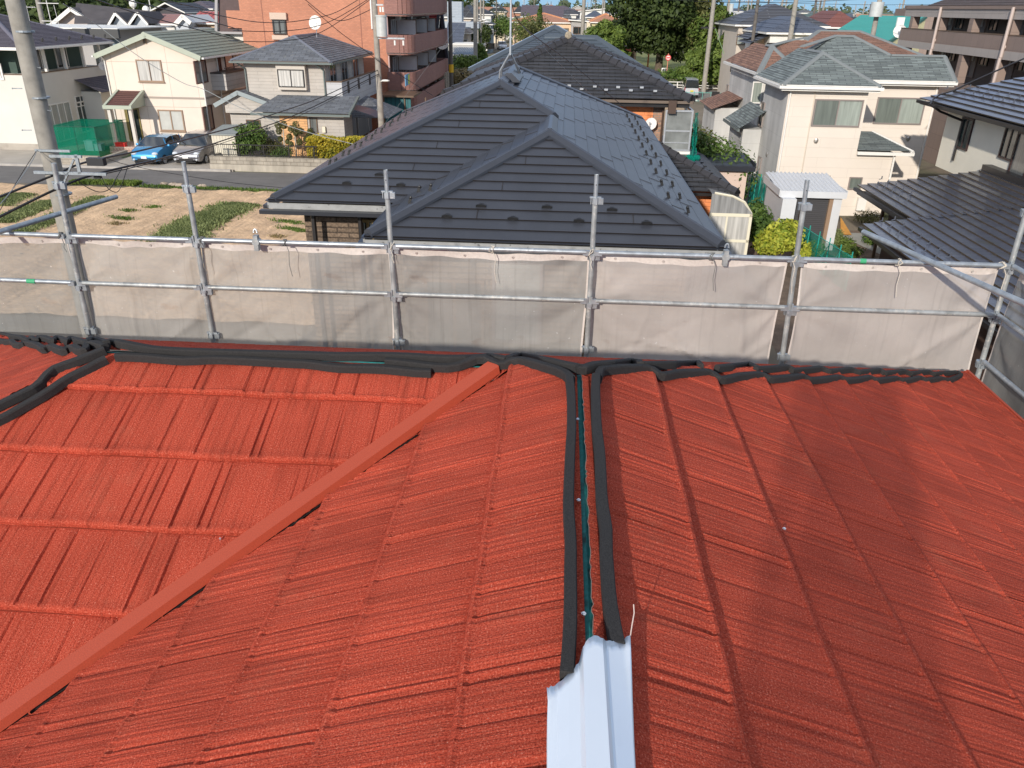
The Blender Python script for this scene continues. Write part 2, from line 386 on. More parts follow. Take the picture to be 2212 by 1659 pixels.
# ================================================================== the red tiled roof in the foreground
F1=Fr(3.1);HR=1.38;TP=.43;U0=.123;VJ=3.0;ZR=EYE-HR;WD=3.62
VS=VJ+.28;ZS=ZR-.12;UW=-2.12
def granule():
 m=bpy.data.materials.new('red_stone_granules');m.use_nodes=True;n=m.node_tree;N=n.nodes;L=n.links;b=N['Principled BSDF']
 tc=N.new('ShaderNodeTexCoord')
 def noise(scale,detail,sx=1,sy=1,rough=.5):
  mp=N.new('ShaderNodeMapping');mp.inputs['Scale'].default_value=(sx,sy,1);L.new(tc.outputs['UV'],mp.inputs[0])
  t=N.new('ShaderNodeTexNoise');t.inputs['Scale'].default_value=scale;t.inputs['Detail'].default_value=detail;t.inputs['Roughness'].default_value=rough;L.new(mp.outputs[0],t.inputs[0]);return t.outputs[0]
 def ramp(v,pts):
  r=N.new('ShaderNodeValToRGB');L.new(v,r.inputs[0]);e=r.color_ramp.elements
  e[0].position,e[0].color=pts[0][0],(*pts[0][1],1);e[1].position,e[1].color=pts[-1][0],(*pts[-1][1],1)
  for p,c in pts[1:-1]:x=e.new(p);x.color=(*c,1)
  return r.outputs[0]
 g=noise(190,3,rough=.7)
 col=ramp(g,[(.30,(.15,.017,.011)),(.46,(.39,.054,.028)),(.58,(.465,.079,.043)),(.68,(.60,.20,.13)),(.80,(.75,.44,.35))])
 big=noise(2.2,5);gr=noise(1.0,4,40,2.2)
 def mul(c,v,a,bb,c0,c1):
  mr=N.new('ShaderNodeMapRange');L.new(v,mr.inputs[0])
  for i,q in enumerate((a,bb,c0,c1)):mr.inputs[i+1].default_value=q
  cc=N.new('ShaderNodeCombineColor');[L.new(mr.outputs[0],cc.inputs[i])for i in range(3)]
  x=N.new('ShaderNodeMix');x.data_type='RGBA';x.blend_type='MULTIPLY';x.inputs[0].default_value=1;L.new(c,x.inputs[6]);L.new(cc.outputs[0],x.inputs[7]);return x.outputs[2]
 col=mul(col,big,.3,.7,.84,1.12);col=mul(col,gr,.30,.5,.76,1.04)
 mr=N.new('ShaderNodeMapRange');L.new(noise(3.3,7,rough=.7),mr.inputs[0]);mr.inputs[1].default_value=.55;mr.inputs[2].default_value=.72;mr.inputs[4].default_value=.3
 x=N.new('ShaderNodeMix');x.data_type='RGBA';L.new(mr.outputs[0],x.inputs[0]);L.new(col,x.inputs[6]);x.inputs[7].default_value=(.42,.13,.075,1);col=x.outputs[2]
 L.new(col,b.inputs['Base Color']);b.inputs['Roughness'].default_value=.9;b.inputs['Specular IOR Level'].default_value=.12
 bp=N.new('ShaderNodeBump');bp.inputs['Distance'].default_value=.0022;L.new(noise(230,2),bp.inputs['Height'])
 b2=N.new('ShaderNodeBump');b2.inputs['Distance'].default_value=.008;b2.inputs['Strength'].default_value=.8;L.new(noise(1,5,90,2.0,.6),b2.inputs['Height']);L.new(bp.outputs[0],b2.inputs['Normal'])
 L.new(b2.outputs[0],b.inputs['Normal']);return m
RED=granule()
REDF=M('painted_flashing',(.40,.062,.026),.6,nv=(220,.16),bump=(260,.0008))
FOAM=M('black_foam',(.030,.028,.027),.9,nv=(300,.5),bump=(240,.0016),coords='Object',spec=.3)
rg=random.Random(5)
def pattern(seed):
 """shake-board relief across one pressed panel, 1.31 m long"""
 r=random.Random(seed);T=1.31;tab=np.zeros(655);x=np.arange(655)*.002;pos=0
 while pos<T-.02:
  w_=r.choice([.035,.04,.09,.13,.16,.19,.11]);a,b=r.uniform(0,.003),r.uniform(.002,.0055)
  if w_<.05:a,b=.001,.003
  if r.random()<.15:a,b=b,a
  m=(x>=pos)&(x<pos+w_);tab[m]=a+(b-a)*(x[m]-pos)/w_
  g=(x>=pos)&(x<pos+.034);tab[g]-=r.choice([.004,.006,.008,.0095])*(1-(x[g]-pos)/.034);pos+=w_
 k=np.convolve(np.random.RandomState(seed).randn(655+4),np.ones(4)/4,'same')[:655]*.0009
 ph=np.cumsum(np.random.RandomState(seed+9).uniform(.8,1.25,655))*.002*6.283/.023;rb=(1-((ph/6.283)%1))*.0036*(.6+.4*np.sin(x*17+seed))
 return tab+k+rb
PAT=[pattern(s)for s in(3,8,15)]
def slope(name,parent,org,adir,qdir,a0,a1,q0,q1,qs,cuts,step=.005,nose=.021):
 """pressed tile courses: org + a*adir + q*qdir; qs = course edges in plan distance from the ridge"""
 a=np.arange(a0,a1,step);n=len(a);rows=[];uvr=[];org=np.array(org,float);ad=np.array(adir,float);qd=np.array(qdir,float);ls=math.sqrt(1+TP*TP)
 lim=lambda q:min(max(q,q0),q1)
 ed=[q for q in qs if q0<q<q1];ed=[q0]+ed+[q1]
 brk=[]
 for i in range(len(ed)-1):
  A,B=ed[i],ed[i+1];full=.345;rnd=random.Random(i*7+int(a0*10));off=rnd.random()*1.31;off2=rnd.random()*1.31;pt=PAT[i%3]
  idx=((a+off)%1.31)/.002
  hp=np.interp(idx,np.arange(655),pt)
  wob=.0022*np.sin(a*9+i)+.0008*np.sin(a*23+i*2)
  for f,lift,fd in((0.0,0,.5),(.08,None,.8),(.45,None,1),(.84,None,1),(.915,.86,.9),(.955,1.14,.6),(.985,1.10,.35),(1.0,.78,.3),(1.0,-.02,0)):
   q=A+(B-A)*f;fr=(q-(B-full))/full if B-full<A+1e-6 or i==0 else f
   fr=max(0,min(1,fr));l=nose*(fr if lift is None else lift)+hp*fd*(1 if lift is None or lift>.5 else fd)
   if f==0:l=hp*0+.0005
   qq=q+wob*f-(.004 if(lift is not None and lift<0)else 0)
   pos=org[None]+ad[None]*a[:,None]+qd[None]*(qq[:,None]if hasattr(qq,'__len__')else qq)
   pos[:,2]+=-TP*qq+l;rows.append(pos);uvr.append(np.stack([a+i*3.1,np.full(n,q*ls+(lift is not None)*.01*(1-(lift or 0)))],1))
 R_=len(rows);V=np.concatenate(rows);U=np.concatenate(uvr)
 i=np.arange(R_-1)[:,None]*n+np.arange(n-1)[None];fa=np.stack([i,i+n,i+n+1,i+1],-1).reshape(-1,4)
 nr=np.cross(V[fa[0,1]]-V[fa[0,0]],V[fa[0,2]]-V[fa[0,0]])
 if nr[2]<0:fa=fa[:,::-1]
 me=bpy.data.meshes.new(name);me.vertices.add(len(V));me.vertices.foreach_set('co',V.ravel());me.loops.add(fa.size);me.polygons.add(len(fa))
 me.loops.foreach_set('vertex_index',fa.ravel().astype(np.int32));me.polygons.foreach_set('loop_start',np.arange(0,fa.size,4,dtype=np.int32));me.update()
 ul=me.uv_layers.new(name='UVMap');ul.data.foreach_set('uv',U[fa.ravel()].ravel())
 bm=bmesh.new();bm.from_mesh(me)
 for co,no in cuts:
  bmesh.ops.bisect_plane(bm,geom=bm.verts[:]+bm.edges[:]+bm.faces[:],dist=1e-6,plane_co=co,plane_no=no,clear_outer=True)
 bm.to_mesh(me);bm.free();me.materials.append(RED)
 me.polygons.foreach_set('use_smooth',[True]*len(me.polygons));me.set_sharp_from_angle(angle=D2R(34))
 o=bpy.data.objects.new(name,me);COL.objects.link(o);o.parent=parent;return o
red=Thing('red_roofed_house','house whose red stone-coated tile roof fills the foreground','house',(0,0,0),F1)
qe=[.36+.345*k for k in range(12)]
s2=math.sqrt(.5)
slope('tile_slope',red.o,(U0,0,ZR),(0,1,0),(1,0,0),-2.2,6.7,.012,WD,qe,[((U0,VJ,0),(-s2,s2,0))],.005,.032)
slope('tile_slope',red.o,(U0,0,ZR),(0,1,0),(-1,0,0),-2.2,3.4,.012,WD,[.32+.345*k for k in range(12)],[((U0,VJ,0),(s2,s2,0)),((-.16,VS,0),(-s2,s2,0))],.005,.031)
slope('tile_slope',red.o,(0,VS,ZS),(1,0,0),(0,-1,0),-5.9,-.14,.02,WD+.2,[.235+.322*k for k in range(14)],[((-.16,VS,0),(s2,-s2,0)),((UW,VS,0),(-s2,s2,0))])
slope('tile_slope',red.o,(UW,0,ZS),(0,1,0),(-1,0,0),VS-3.7,VS+3.7,.02,3.8,[.3+.33*k for k in range(14)],[((UW,VS,0),(s2,s2,0)),((UW,VS,0),(s2,-s2,0))],.012)
slope('tile_slope',red.o,(0,VS,ZS),(1,0,0),(0,1,0),-5.6,.3,.02,3.3,[.2+.33*k for k in range(14)],[((UW,VS,0),(-s2,-s2,0))],.012)
slope('tile_slope',red.o,(0,VJ,ZR),(1,0,0),(0,1,0),-.6,3.8,.02,WD,[.3+.34*k for k in range(14)],[((U0,VJ,0),(s2,-s2,0)),((U0,VJ,0),(-s2,-s2,0))],.012)
UND=M('teal_underlay',(.02,.19,.18),.6,blotch=(9,.58,(.008,.012,.012),1),nv=(60,.3))
u=MB();z_=ZR-.024
u.face([(U0-.08,-2,z_-.02),(U0,-2,z_+.012),(U0,VJ,z_+.012),(U0-.08,VJ,z_-.02)]);u.face([(U0,-2,z_+.012),(U0+.08,-2,z_-.02),(U0+.08,VJ,z_-.02),(U0,VJ,z_+.012)])
u.face([(UW,VS-.1,ZS-.05),(-.3,VS-.1,ZS-.05),(-.3,VS,ZS-.01),(UW,VS,ZS-.01)]);u.face([(UW,VS,ZS-.01),(-.3,VS,ZS-.01),(-.3,VS+.1,ZS-.05),(UW,VS+.1,ZS-.05)])
red.part('underlay',u,UND)
dk=MB()
for q in([(U0,-2.2,ZR-.06),(U0+WD,-2.2,ZR-WD*TP-.06),(U0+WD,VJ+WD,ZR-WD*TP-.06),(U0,VJ,ZR-.06)],
          [(U0,-2.2,ZR-.06),(U0,VJ,ZR-.06),(-.16,VS,ZS-.08),(U0-WD,VS-3.4,ZR-WD*TP-.06),(U0-WD,-2.2,ZR-WD*TP-.06)],
          [(-.16,VS,ZS-.08),(UW,VS,ZS-.08),(UW-3.8,VS-3.8,ZS-3.8*TP-.08),(-.16-3.8,VS-3.8,ZS-3.8*TP-.08)],
          [(U0,VJ,ZR-.06),(U0+WD,VJ+WD,ZR-WD*TP-.06),(-3,VJ+WD,ZR-WD*TP-.06),(-.16,VS,ZS-.08)]):dk.face(q)
red.part('roof_deck',dk,M('deck_board',(.03,.025,.022),.9))
WB=M('house_wall_beige',(.45,.38,.30),.85,nv=(4,.1),brick=dict(w=3,h=.45,m=.012,mc=(.25,.2,.16),var=.03))
wl=MB();e1=ZR-WD*TP-.12
wl.box(U0-WD+.5,-2.0,0,U0+WD-.5,VJ+WD-.5,e1);wl.box(UW-3.3,VS-3.3,0,-2.9,VS+2.9,e1)
red.part('wall',wl,WB)
g=MB();ze_=ZR-WD*TP
g.beam((U0+WD+.04,-2.2,ze_),(U0+WD+.04,VJ+WD+.05,ze_),.1,.1,z0=-.11);red.part('gutter',g,M('gutter_dark',(.03,.028,.026),.5))
rk=MB();rk.beam((U0+WD+.012,-2.2,ze_),(U0+WD+.012,VJ+WD,ze_),.02,.085,z0=-.04);red.part('eaves_flashing',rk,REDF)
lp=MB();r=random.Random(3);v=-1.0;pu=[]
while v<VJ-.05:pu.append((U0+.008+r.uniform(-.003,.003),v));v+=r.uniform(.012,.03)
for(a,va),(b,vb)in zip(pu[:-1],pu[1:]):lp.face([(U0+.034,va,ZR-.002),(U0+.034,vb,ZR-.002),(b,vb,ZR+.006),(a,va,ZR+.006)])
red.part('torn_tile_edge',lp,RED)
lp=MB()
for(a,va),(b,vb)in zip(pu[:-1],pu[1:]):lp.beam((a,va,ZR+.006),(b,vb,ZR+.006),.0015,.001)
red.part('bare_metal_edge',lp,M('bare_metal',(.42,.26,.2),.4,.5))
def vl(s,off,dz=0):return Vector((-.16-s-off*s2,VS-s+off*s2,ZS-TP*s+dz))
vf=MB();tp=[(-.0,.02),(.008,.055),(.068,.066),(.073,.04)]
for s0,s1,ex in((.07,1.75,0),(1.72,4.4,.004)):
 pr=[(a+.0+(a-.06)*ex*8,b+ex)for a,b in tp][::1]
 A=[vl(s0,a,b)for a,b in pr];B=[vl(s1,a,b)for a,b in pr]
 for k in range(3):vf.face((A[k],A[k+1],B[k+1],B[k]))
 vf.face(A[::-1]);vf.face(B)
red.part('valley_flashing',vf,REDF)
sh=MB()
for off in(.014,.052):
 sh.beam(vl(.2,off,.0),vl(4.3,off,.0),.012,.034)
red.part('dark_gap_strip',sh,FOAM)  # black strips stand in for the dark gap beneath the raised flashing
SCR=M('screw_head',(.75,.76,.78),.25,.8)
def screws(pts):
 for p in pts:
  m=MB();m.tube(p,p+Vector((0,0,.003)),.0065,8);m.tube(p+Vector((0,0,.003)),p+Vector((0,0,.006)),.004,6);red.part('screw',m,SCR)
nW,nE,nS=Vector((-TP,0,1)).normalized(),Vector((TP,0,1)).normalized(),Vector((0,-TP,1)).normalized()
PR=Vector((U0,VJ,ZR+.03));PRS=Vector((0,VS,ZS+.03))
screws([F1.pl(Q(*q),Vector((U0,VJ,ZR+.012)),nW)for q in(('d',556,531),('b',1735,711),('b',1742,1298))]+[F1.pl(Q('c',1022,1016),Vector((U0,VJ,ZR+.02)),nE)])
nv_=MB()
for i,q in enumerate((('b',368,845),('b',703,593),('b',585,552),('a',1530,1588),('a',1440,1535))):
 p=F1.pl(Q(*q),Vector((-.16,VS,ZS+.05)),(nW+nS).normalized());m=MB();m.tube(p,p+Vector((.012,-.03,-.012))if i==0 else p+Vector((0,0,.008)),.004,6);red.part('nail',m,SCR)
SEC=[(-.014,-.016),(.014,-.016),(.0155,.014),(.0125,.021),(-.0125,.021),(-.0155,.014)]
def roofz(u,v):
 A=ZR-TP*max(abs(u-U0),v-VJ);B=ZS-TP*max(abs(v-VS),UW-u)
 return max(A,B)if u<-.1 else A
def onR(r,pts,lift=.03):
 out=[];d=F1.loc(ray((0,0)))
 for p in pts:
  d=F1.loc(ray(Q(r,*p)));best=None;t=1.0
  while t<9:
   P=Vector((0,0,EYE))+d*t;g=P.z-roofz(P.x,P.y)-lift
   if g<=0:best=(0,P);break
   if best is None or g<best[0]:best=(g,P)
   t+=.008
  P=best[1].copy();P.z=roofz(P.x,P.y)+lift;out.append(P)
 return out
def strip(pts,w=1.0,up=Vector((0,0,1)),h=1.0,rs=.045,lift=.0):
 q=[Vector(p)for p in pts];out=[q[0]]
 for a,b in zip(q[:-1],q[1:]):
  k=max(1,int((b-a).length/rs));out+=[a.lerp(b,(i+1)/k)for i in range(k)]
 sm=[out[0]]+[(out[i-1]+out[i]*2+out[i+1])/4 for i in range(1,len(out)-1)]+[out[-1]]
 mb=MB();mb.sweep([p+Vector((0,0,lift))for p in sm],[(a*w,b*h)for a,b in SEC],up=up);red.part('sealing_strip',mb,FOAM)
onW=lambda r,pts:onR(r,pts,.036)
onE=lambda r,pts:onR(r,pts,.036)
ht=lambda r,pts,z:onR(r,pts,.032)
zt=ZR+.028
Wv=onW('d',[(430,1010),(438,930),(450,750),(458,500),(455,250),(460,0)])+onW('b',[(1672,1500),(1665,1350),(1672,1150),(1680,950),(1690,800),(1688,600),(1682,480),(1672,415)])
strip(Wv,1.1)
strip(ht('b',[(1690,430),(1655,385),(1580,358),(1450,322),(1330,292),(1250,290),(1205,325),(1160,330),(1110,300),(1060,268),(1000,275),(940,300),(880,330),(800,345),(700,340),(560,320),(430,305),(340,298)],zt),1.1)
Ev=onE('d',[(800,790),(775,655),(742,500),(728,250),(716,100),(712,0)])+onE('b',[(1950,1560),(1925,1450),(1905,1300),(1900,1100),(1892,950),(1872,800),(1865,650),(1862,500),(1868,410)])
strip(Ev,1.2)
strip(ht('b',[(672,378),(560,378),(430,362),(200,350),(0,345)],ZS+.03)+ht('a',[(2000,392),(1900,388),(1600,374),(1400,366),(1200,372),(1000,358),(850,348),(760,350)],ZS+.03))
strip(ht('b',[(1215,290),(1130,268),(1100,262)],zt)+ht('b',[(940,283),(800,285),(700,280),(570,268)],ZS+.045))
strip(ht('b',[(600,272),(400,265),(200,258),(0,258)],ZS+.035)+ht('a',[(2000,335),(1700,330),(1400,320),(1200,318),(1000,303),(850,275),(780,258),(715,248)],ZS+.035))
strip(ht('b',[(1740,345),(1640,325),(1500,290),(1400,262),(1330,248),(1290,250),(1250,275),(1205,292)],ZR+.05))
hp1=Vector((U0,VJ,0));hn=Vector((1,-1,0)).normalized()
onH=lambda r,pts,off,dz=0:onR(r,pts)
strip(ht('b',[(1880,425),(1900,372),(1960,352),(2020,345)],ZR+.02)[:1]+onH('c',[(120,245),(230,235),(330,232),(375,240),(395,268),(430,272),(500,258),(590,255),(655,254),(680,268),(700,292),(740,288),(800,272),(890,264),(920,268),(945,287),(1000,283),(1110,272),(1125,278),(1145,293),(1200,288),(1290,277),(1305,282),(1325,292),(1380,288),(1445,277),(1470,293),(1510,288),(1575,281),(1600,293),(1640,288),(1690,277),(1715,291),(1790,281),(1830,291),(1885,268)],.05),1.15,rs=.03)
strip(onH('c',[(0,240),(55,243),(60,225),(180,212),(270,198),(310,203),(318,222)],-.06),1.1)
for seg in([(330,218),(480,215),(600,206),(612,225)],[(690,235),(760,226),(850,212),(885,232)],[(880,240),(960,234),(1040,226),(1065,243)],[(1055,246),(1130,240),(1205,232),(1240,250)],
   [(1240,250),(1350,237),(1385,252)],[(1385,253),(1490,241),(1515,257)],[(1515,256),(1610,246),(1640,258)],[(1640,258),(1730,248),(1755,260)],[(1755,260),(1870,251),(1890,266)]):
 strip(onH('c',seg,-.07),1.0,rs=.03)
hw=Vector((UW,VS,0));ns=Vector((1,-1,0)).normalized();nn=Vector((1,1,0)).normalized()
strip(onR('a',[(700,362),(660,382),(580,425),(520,455),(460,480),(420,510),(340,560),(290,600),(200,650),(130,690),(60,735),(0,760),(-130,830)]),1.2)
strip(onR('a',[(690,305),(600,345),(500,380),(420,405),(360,425),(310,460),(275,520),(240,550),(150,595),(60,640),(0,668),(-120,730)]),1.15)
strip(onR('a',[(690,285),(620,262),(575,265),(560,310),(520,308),(480,285),(450,288),(425,312),(380,298),(340,280),(315,285),(295,300),(240,268),(165,252),(145,272),(100,265),(75,243),(40,248),(0,240),(-60,232)]),1.1,rs=.025)
strip(onR('a',[(700,262),(620,228),(585,232),(570,260),(500,240),(460,225),(440,250),(400,228),(370,222),(350,245),(290,222),(258,218),(245,240),(205,222),(190,245),(150,222),(130,218),(80,212),(0,190)]),1.0,rs=.025)
SHM=M('pale_sheet_metal',(.70,.76,.82),.32,.15,nv=(3,.03),coat=.3)
SH=Thing('ridge_capping_sheet','pale blue-white metal ridge capping, torn at its far end, on the red roof','sheet metal',(U0,.2,ZR),F1)
zs=ZR+.052
outL=[F1.z(Q('d',*p),zs)for p in((300,990),(332,1040),(330,1200),(328,1450),(330,1659))]
top=[(300,990),(395,940),(460,895),(525,845),(560,755),(600,705),(652,683),(672,705),(700,700),(760,680),(830,648),(864,620)]
T=[F1.z(Q('d',*p),zs)for p in top]
def zprof(x):
 c=U0+.005
 if x<c-.035:return-.018-(c-.035-x)*.42
 if x<c-.027:return-.018+(x-c+.035)/.008*.018
 if x<c+.018:return 0
 if x<c+.026:return-(x-c-.018)/.008*.014
 return-.014-(x-c-.026)*.45
mb=MB();xs=[T[0].x+(T[-1].x+.004-T[0].x)*i/44 for i in range(45)]+[U0+.005+d for d in(-.035,-.027,.018,.026)];xs=sorted(xs)
def tipv(x):
 for a,b in zip(T[:-1],T[1:]):
  if a.x<=x<=b.x+1e-9:return a.y+(b.y-a.y)*(x-a.x)/max(1e-6,b.x-a.x)
 return T[-1].y if x>T[-1].x else T[0].y
rows_=22;xl,xr=T[0].x+.012,T[-1].x
def pos(i,j):
 x=xs[i];vt=tipv(x)+random.Random(i).uniform(-.003,.003);v=vt+(-.6-vt)*(j/rows_)**1.3
 f=(x-xs[0])/(xs[-1]-xs[0]);sp=1+.10*(vt-v)/1.2
 bow=.012*math.sin(v*5)*max(0,(f-.75)/.25)+.004*math.sin(v*9)*max(0,(.25-f)/.25)
 curl=.012*max(0,1-j/2.5)*max(0,(.1-f)/.1)+.01*max(0,1-j/3)*max(0,(f-.93)/.07)
 xx=U0+(x-U0)*sp+bow;
 if f<.12 and j>0:xx+=.004
 return Vector((xx,v,zs+zprof(x)+curl))
for i in range(len(xs)-1):
 for j in range(rows_):mb.face([pos(i,j),pos(i+1,j),pos(i+1,j+1),pos(i,j+1)])
mb2=MB();k=len(xs)-1
so_=SH.part('sheet',mb,SHM,smooth=True);sm_=so_.modifiers.new('thick','SOLIDIFY');sm_.thickness=.0012;sm_.offset=-1
tw=MB();p=pos(k,0);tw.path([p,p+Vector((.004,.02,.012)),p+Vector((.010,.045,.03)),p+Vector((.009,.062,.042))],.0016,5);SH.part('torn_sliver',tw,M('torn_metal',(.72,.55,.46),.4,.3))
# ================================================================== scaffold, netting, loose pipes
VR=6.83;ZT=EYE-1.97;ZM=ZT-.455
NET=None
def netmat(name,col,tr,streaks=.25):
 m=bpy.data.materials.new(name);m.use_nodes=True;n=m.node_tree;N=n.nodes;L=n.links;N.remove(N['Principled BSDF']);out=N['Material Output']
 tc=N.new('ShaderNodeTexCoord');
 def nz(sx,sy,det=4,sc_=1):
  mp=N.new('ShaderNodeMapping');mp.inputs['Scale'].default_value=(sx,sy,1);L.new(tc.outputs['UV'],mp.inputs[0]);t=N.new('ShaderNodeTexNoise');t.inputs['Detail'].default_value=det;t.inputs['Scale'].default_value=sc_;L.new(mp.outputs[0],t.inputs[0]);return t.outputs[0]
 def mr(v,a,b,c,d):
  x=N.new('ShaderNodeMapRange');L.new(v,x.inputs[0])
  for i,q in enumerate((a,b,c,d)):x.inputs[i+1].default_value=q
  return x.outputs[0]
 def mx(f,a,b,mode='MIX'):
  x=N.new('ShaderNodeMix');x.data_type='RGBA';x.blend_type=mode
  (L.new(f,x.inputs[0])if hasattr(f,'links')else setattr(x.inputs[0],'default_value',f));L.new(a,x.inputs[6]);L.new(b,x.inputs[7]);return x.outputs[2]
 def rgb(c):r=N.new('ShaderNodeRGB');r.outputs[0].default_value=(*c,1);return r.outputs[0]
 base=mx(mr(nz(1.3,1.1,6),.35,.7,0,1),rgb(col),rgb([c*.78 for c in col]))
 base=mx(mr(nz(30,.7,3),.55,.75,0,streaks),base,rgb([c*.6 for c in col]))
 base=mx(mr(nz(3,5,6),.66,.74,0,.35),base,rgb((.30,.20,.15)))
 base=mx(mr(nz(26,26,2),.72,.76,0,.7),base,rgb((.8,.78,.75)))
 df=N.new('ShaderNodeBsdfDiffuse');tl=N.new('ShaderNodeBsdfTranslucent');tp=N.new('ShaderNodeBsdfTransparent');L.new(base,df.inputs[0]);L.new(base,tl.inputs[0])
 bp=N.new('ShaderNodeBump');bp.inputs['Distance'].default_value=.02;L.new(nz(5.5,3.4,8),bp.inputs['Height']);L.new(bp.outputs[0],df.inputs['Normal'])
 a=N.new('ShaderNodeMixShader');a.inputs[0].default_value=.25;L.new(df.outputs[0],a.inputs[1]);L.new(tl.outputs[0],a.inputs[2])
 b=N.new('ShaderNodeMixShader');b.inputs[0].default_value=tr;L.new(a.outputs[0],b.inputs[1]);L.new(tp.outputs[0],b.inputs[2]);L.new(b.outputs[0],out.inputs[0]);return m
NETM=netmat('scaffold_netting',(.52,.495,.455),.35,.45);HEM=M('netting_hem',(.56,.50,.45),.85,nv=(30,.1));NET2=netmat('clean_netting',(.62,.56,.51),.24,.3);NET3=netmat('grey_netting',(.36,.36,.34),.42,.4)
def net(u0,u1,label,mat,seed,org=(0,VR+.045,0),ud=(1,0,0),z1=ZT-.035,z0=ZT-2.6,eyes=()):
 r=random.Random(seed);ud=Vector(ud);nd=Vector((ud.y,-ud.x,0));org=Vector(org);nx,nz_=96,84;W=u1-u0;H_=z1-z0
 t=Thing('netting_sheet',label,'netting',org+ud*(u0+W/2)+Vector((0,0,z0)),F1,'netting sheets hung round the roof scaffold')
 ties=[(0,.0),(1,.0),(0,.18),(1,.18)];ks=[(r.uniform(.1,.9),r.uniform(.35,.95),r.uniform(-1.5,1.5),r.uniform(.004,.016),r.uniform(.010,.026))for _ in range(18)]
 def P(i,j):
  x,y=i/nx,j/nz_;s=0
  for(tx,ty)in ties:
   dx,dy=(x-tx)*W,(y-ty)*H_;rr=math.hypot(dx,dy)+1e-4;an=math.atan2(dy,abs(dx));s+=.013*math.sin(an*9+seed+tx*2)*math.exp(-rr*1.1)*min(1,rr*4)+.022*math.sin(an*4.3+seed*2.1)*math.exp(-rr*.7)*min(1,rr*2)
  s+=.03*math.sin(x*3.1*math.pi+seed)*y*(1-.3*y)+.012*math.sin(x*9+y*7+seed*2)
  for kx,ky,a,w_,h in ks:
   d=(x-kx)*math.cos(a)*W+(y-ky)*math.sin(a)*H_;s+=h*math.exp(-(d/.03)**2)*math.exp(-(((x-kx)*W)**2+((y-ky)*H_)**2)*2.2)*(1 if h>.015 else-1)
  sag=.018*math.sin(math.pi*x)*(1-y)+.006*math.sin(x*30+seed)*(1-y)**4
  return org+ud*(u0+W*x+.012*math.sin(y*9+seed)*(1 if x<.02 else-1 if x>.98 else 0))+Vector((0,0,z1-y*H_-sag))-nd*(s*-1)
 mb=MB();hm=MB()
 for i in range(nx):
  for j in range(nz_):
   q=[P(i,j+1),P(i+1,j+1),P(i+1,j),P(i,j)];uv=[((i+a)/nx*W+seed,(j+b)/nz_*H_)for a,b in((0,1),(1,1),(1,0),(0,0))]
   (hm if(j<2 or i<1 or i>=nx-1)else mb).face(q,0,uv)
 so_=t.part('mesh_sheet',mb,mat,smooth=True);t.part('hem',hm,HEM,smooth=True)
 for k in range(4):
  p=P(int(nx*(.12+.25*k)),1)-nd*(-.012);e=MB();q=nd*.004
  for a in range(10):
   c0,c1=[Vector((0,0,0))+ud*math.cos(x_)*.011+Vector((0,0,math.sin(x_)*.011))for x_ in(a*.628,a*.628+.628)]
   e.face([p+c0*.45,p+c0,p+c1,p+c1*.45])
  t.part('eyelet',e,M('eyelet_metal',(.7,.66,.6),.3,.6))
 return t
GAL2=M('weathered_pipe',(.33,.345,.34),.5,.35,nv=(10,.3),bump=(50,.0008),coords='Object',spots=(13,.6,(.55,.53,.48),.6))
GREENP=M('green_paint_mark',(.05,.35,.16),.6)
def clamp(t,u,v,z,lean):
 m=MB();c=lean(z);U,V=c.x,c.y
 m.tube((U,V,z-.028),(U,V,z+.028),.031,10)
 for dx,dy in((1,0),(-1,0),(0,1),(0,-1)):m.box(U+dx*.024-.017,V+dy*.024-.017,z-.03,U+dx*.052+.017,V+dy*.052+.017,z+.022)
 m.box(U-.05,V-.012,z+.022,U+.05,V+.012,z+.034);t.part('wedge_socket',m,GALV)
posts=[('p',(145,700),(106,352),'scaffold post in front of the big concrete utility pole',0),('p',(462,700),(390,349),'scaffold post rising in front of the silver car',1),('p',(860,750),(838,367),'scaffold post in front of the left end of the dark metal roof',1),('p',(1270,740),(1288,377),'scaffold post in front of the middle of the dark metal roof',1),
         ('p',(1700,700),(1748,389),'scaffold post in front of the white shed door',1),('p',(2130,726),(2240,330),'corner scaffold post at the far right where the side rails meet',0)]
PU=[]
for i,(r_,pb,pt,lab,full)in enumerate(posts):
 ur=[(150,513),(425,522),(845,540),(1279,552),(1719,565),(2182,577)][i]
 a=F1.y(ur,VR);top=F1.y(pt,VR)
 bx=[(190,700),(455,700),(859,740),(1268,740),(1690,770),(2107,828)][i];b=F1.y(bx,VR)
 k=(a.x-b.x)/(a.z-b.z);k=max(-.05,min(.05,k));lean=(lambda z,a=a,k=k:Vector((a.x+k*(z-a.z),VR,z)))
 t=Thing('scaffold_post',lab,'scaffold post',lean(3.0),F1,'upright posts of the roof scaffold');m=MB();zt_=top.z
 m.tube(lean(0),lean(zt_-.22 if full else zt_),.0235,14);t.part('tube',m,GAL2,smooth=True)
 if full:
  m=MB();m.tube(lean(zt_-.24),lean(zt_-.2),.0235,14,.0195);m.tube(lean(zt_-.2),lean(zt_),.0195,14,caps=False);m.tube(lean(zt_-.01),lean(zt_-.005),.0185,14);t.part('joint_pin',m,GALV,smooth=True)
  m=MB();p=lean(zt_-.085);m.tube(p+Vector((0,-.0165,0)),p+Vector((0,-.0205,0)),.005,8);t.part('pin_hole',m,BLK)
 for z in(ZT+.455,ZT-.045,ZM-.05,ZM-.5):clamp(t,0,0,z,lean)
 PU.append(lean)
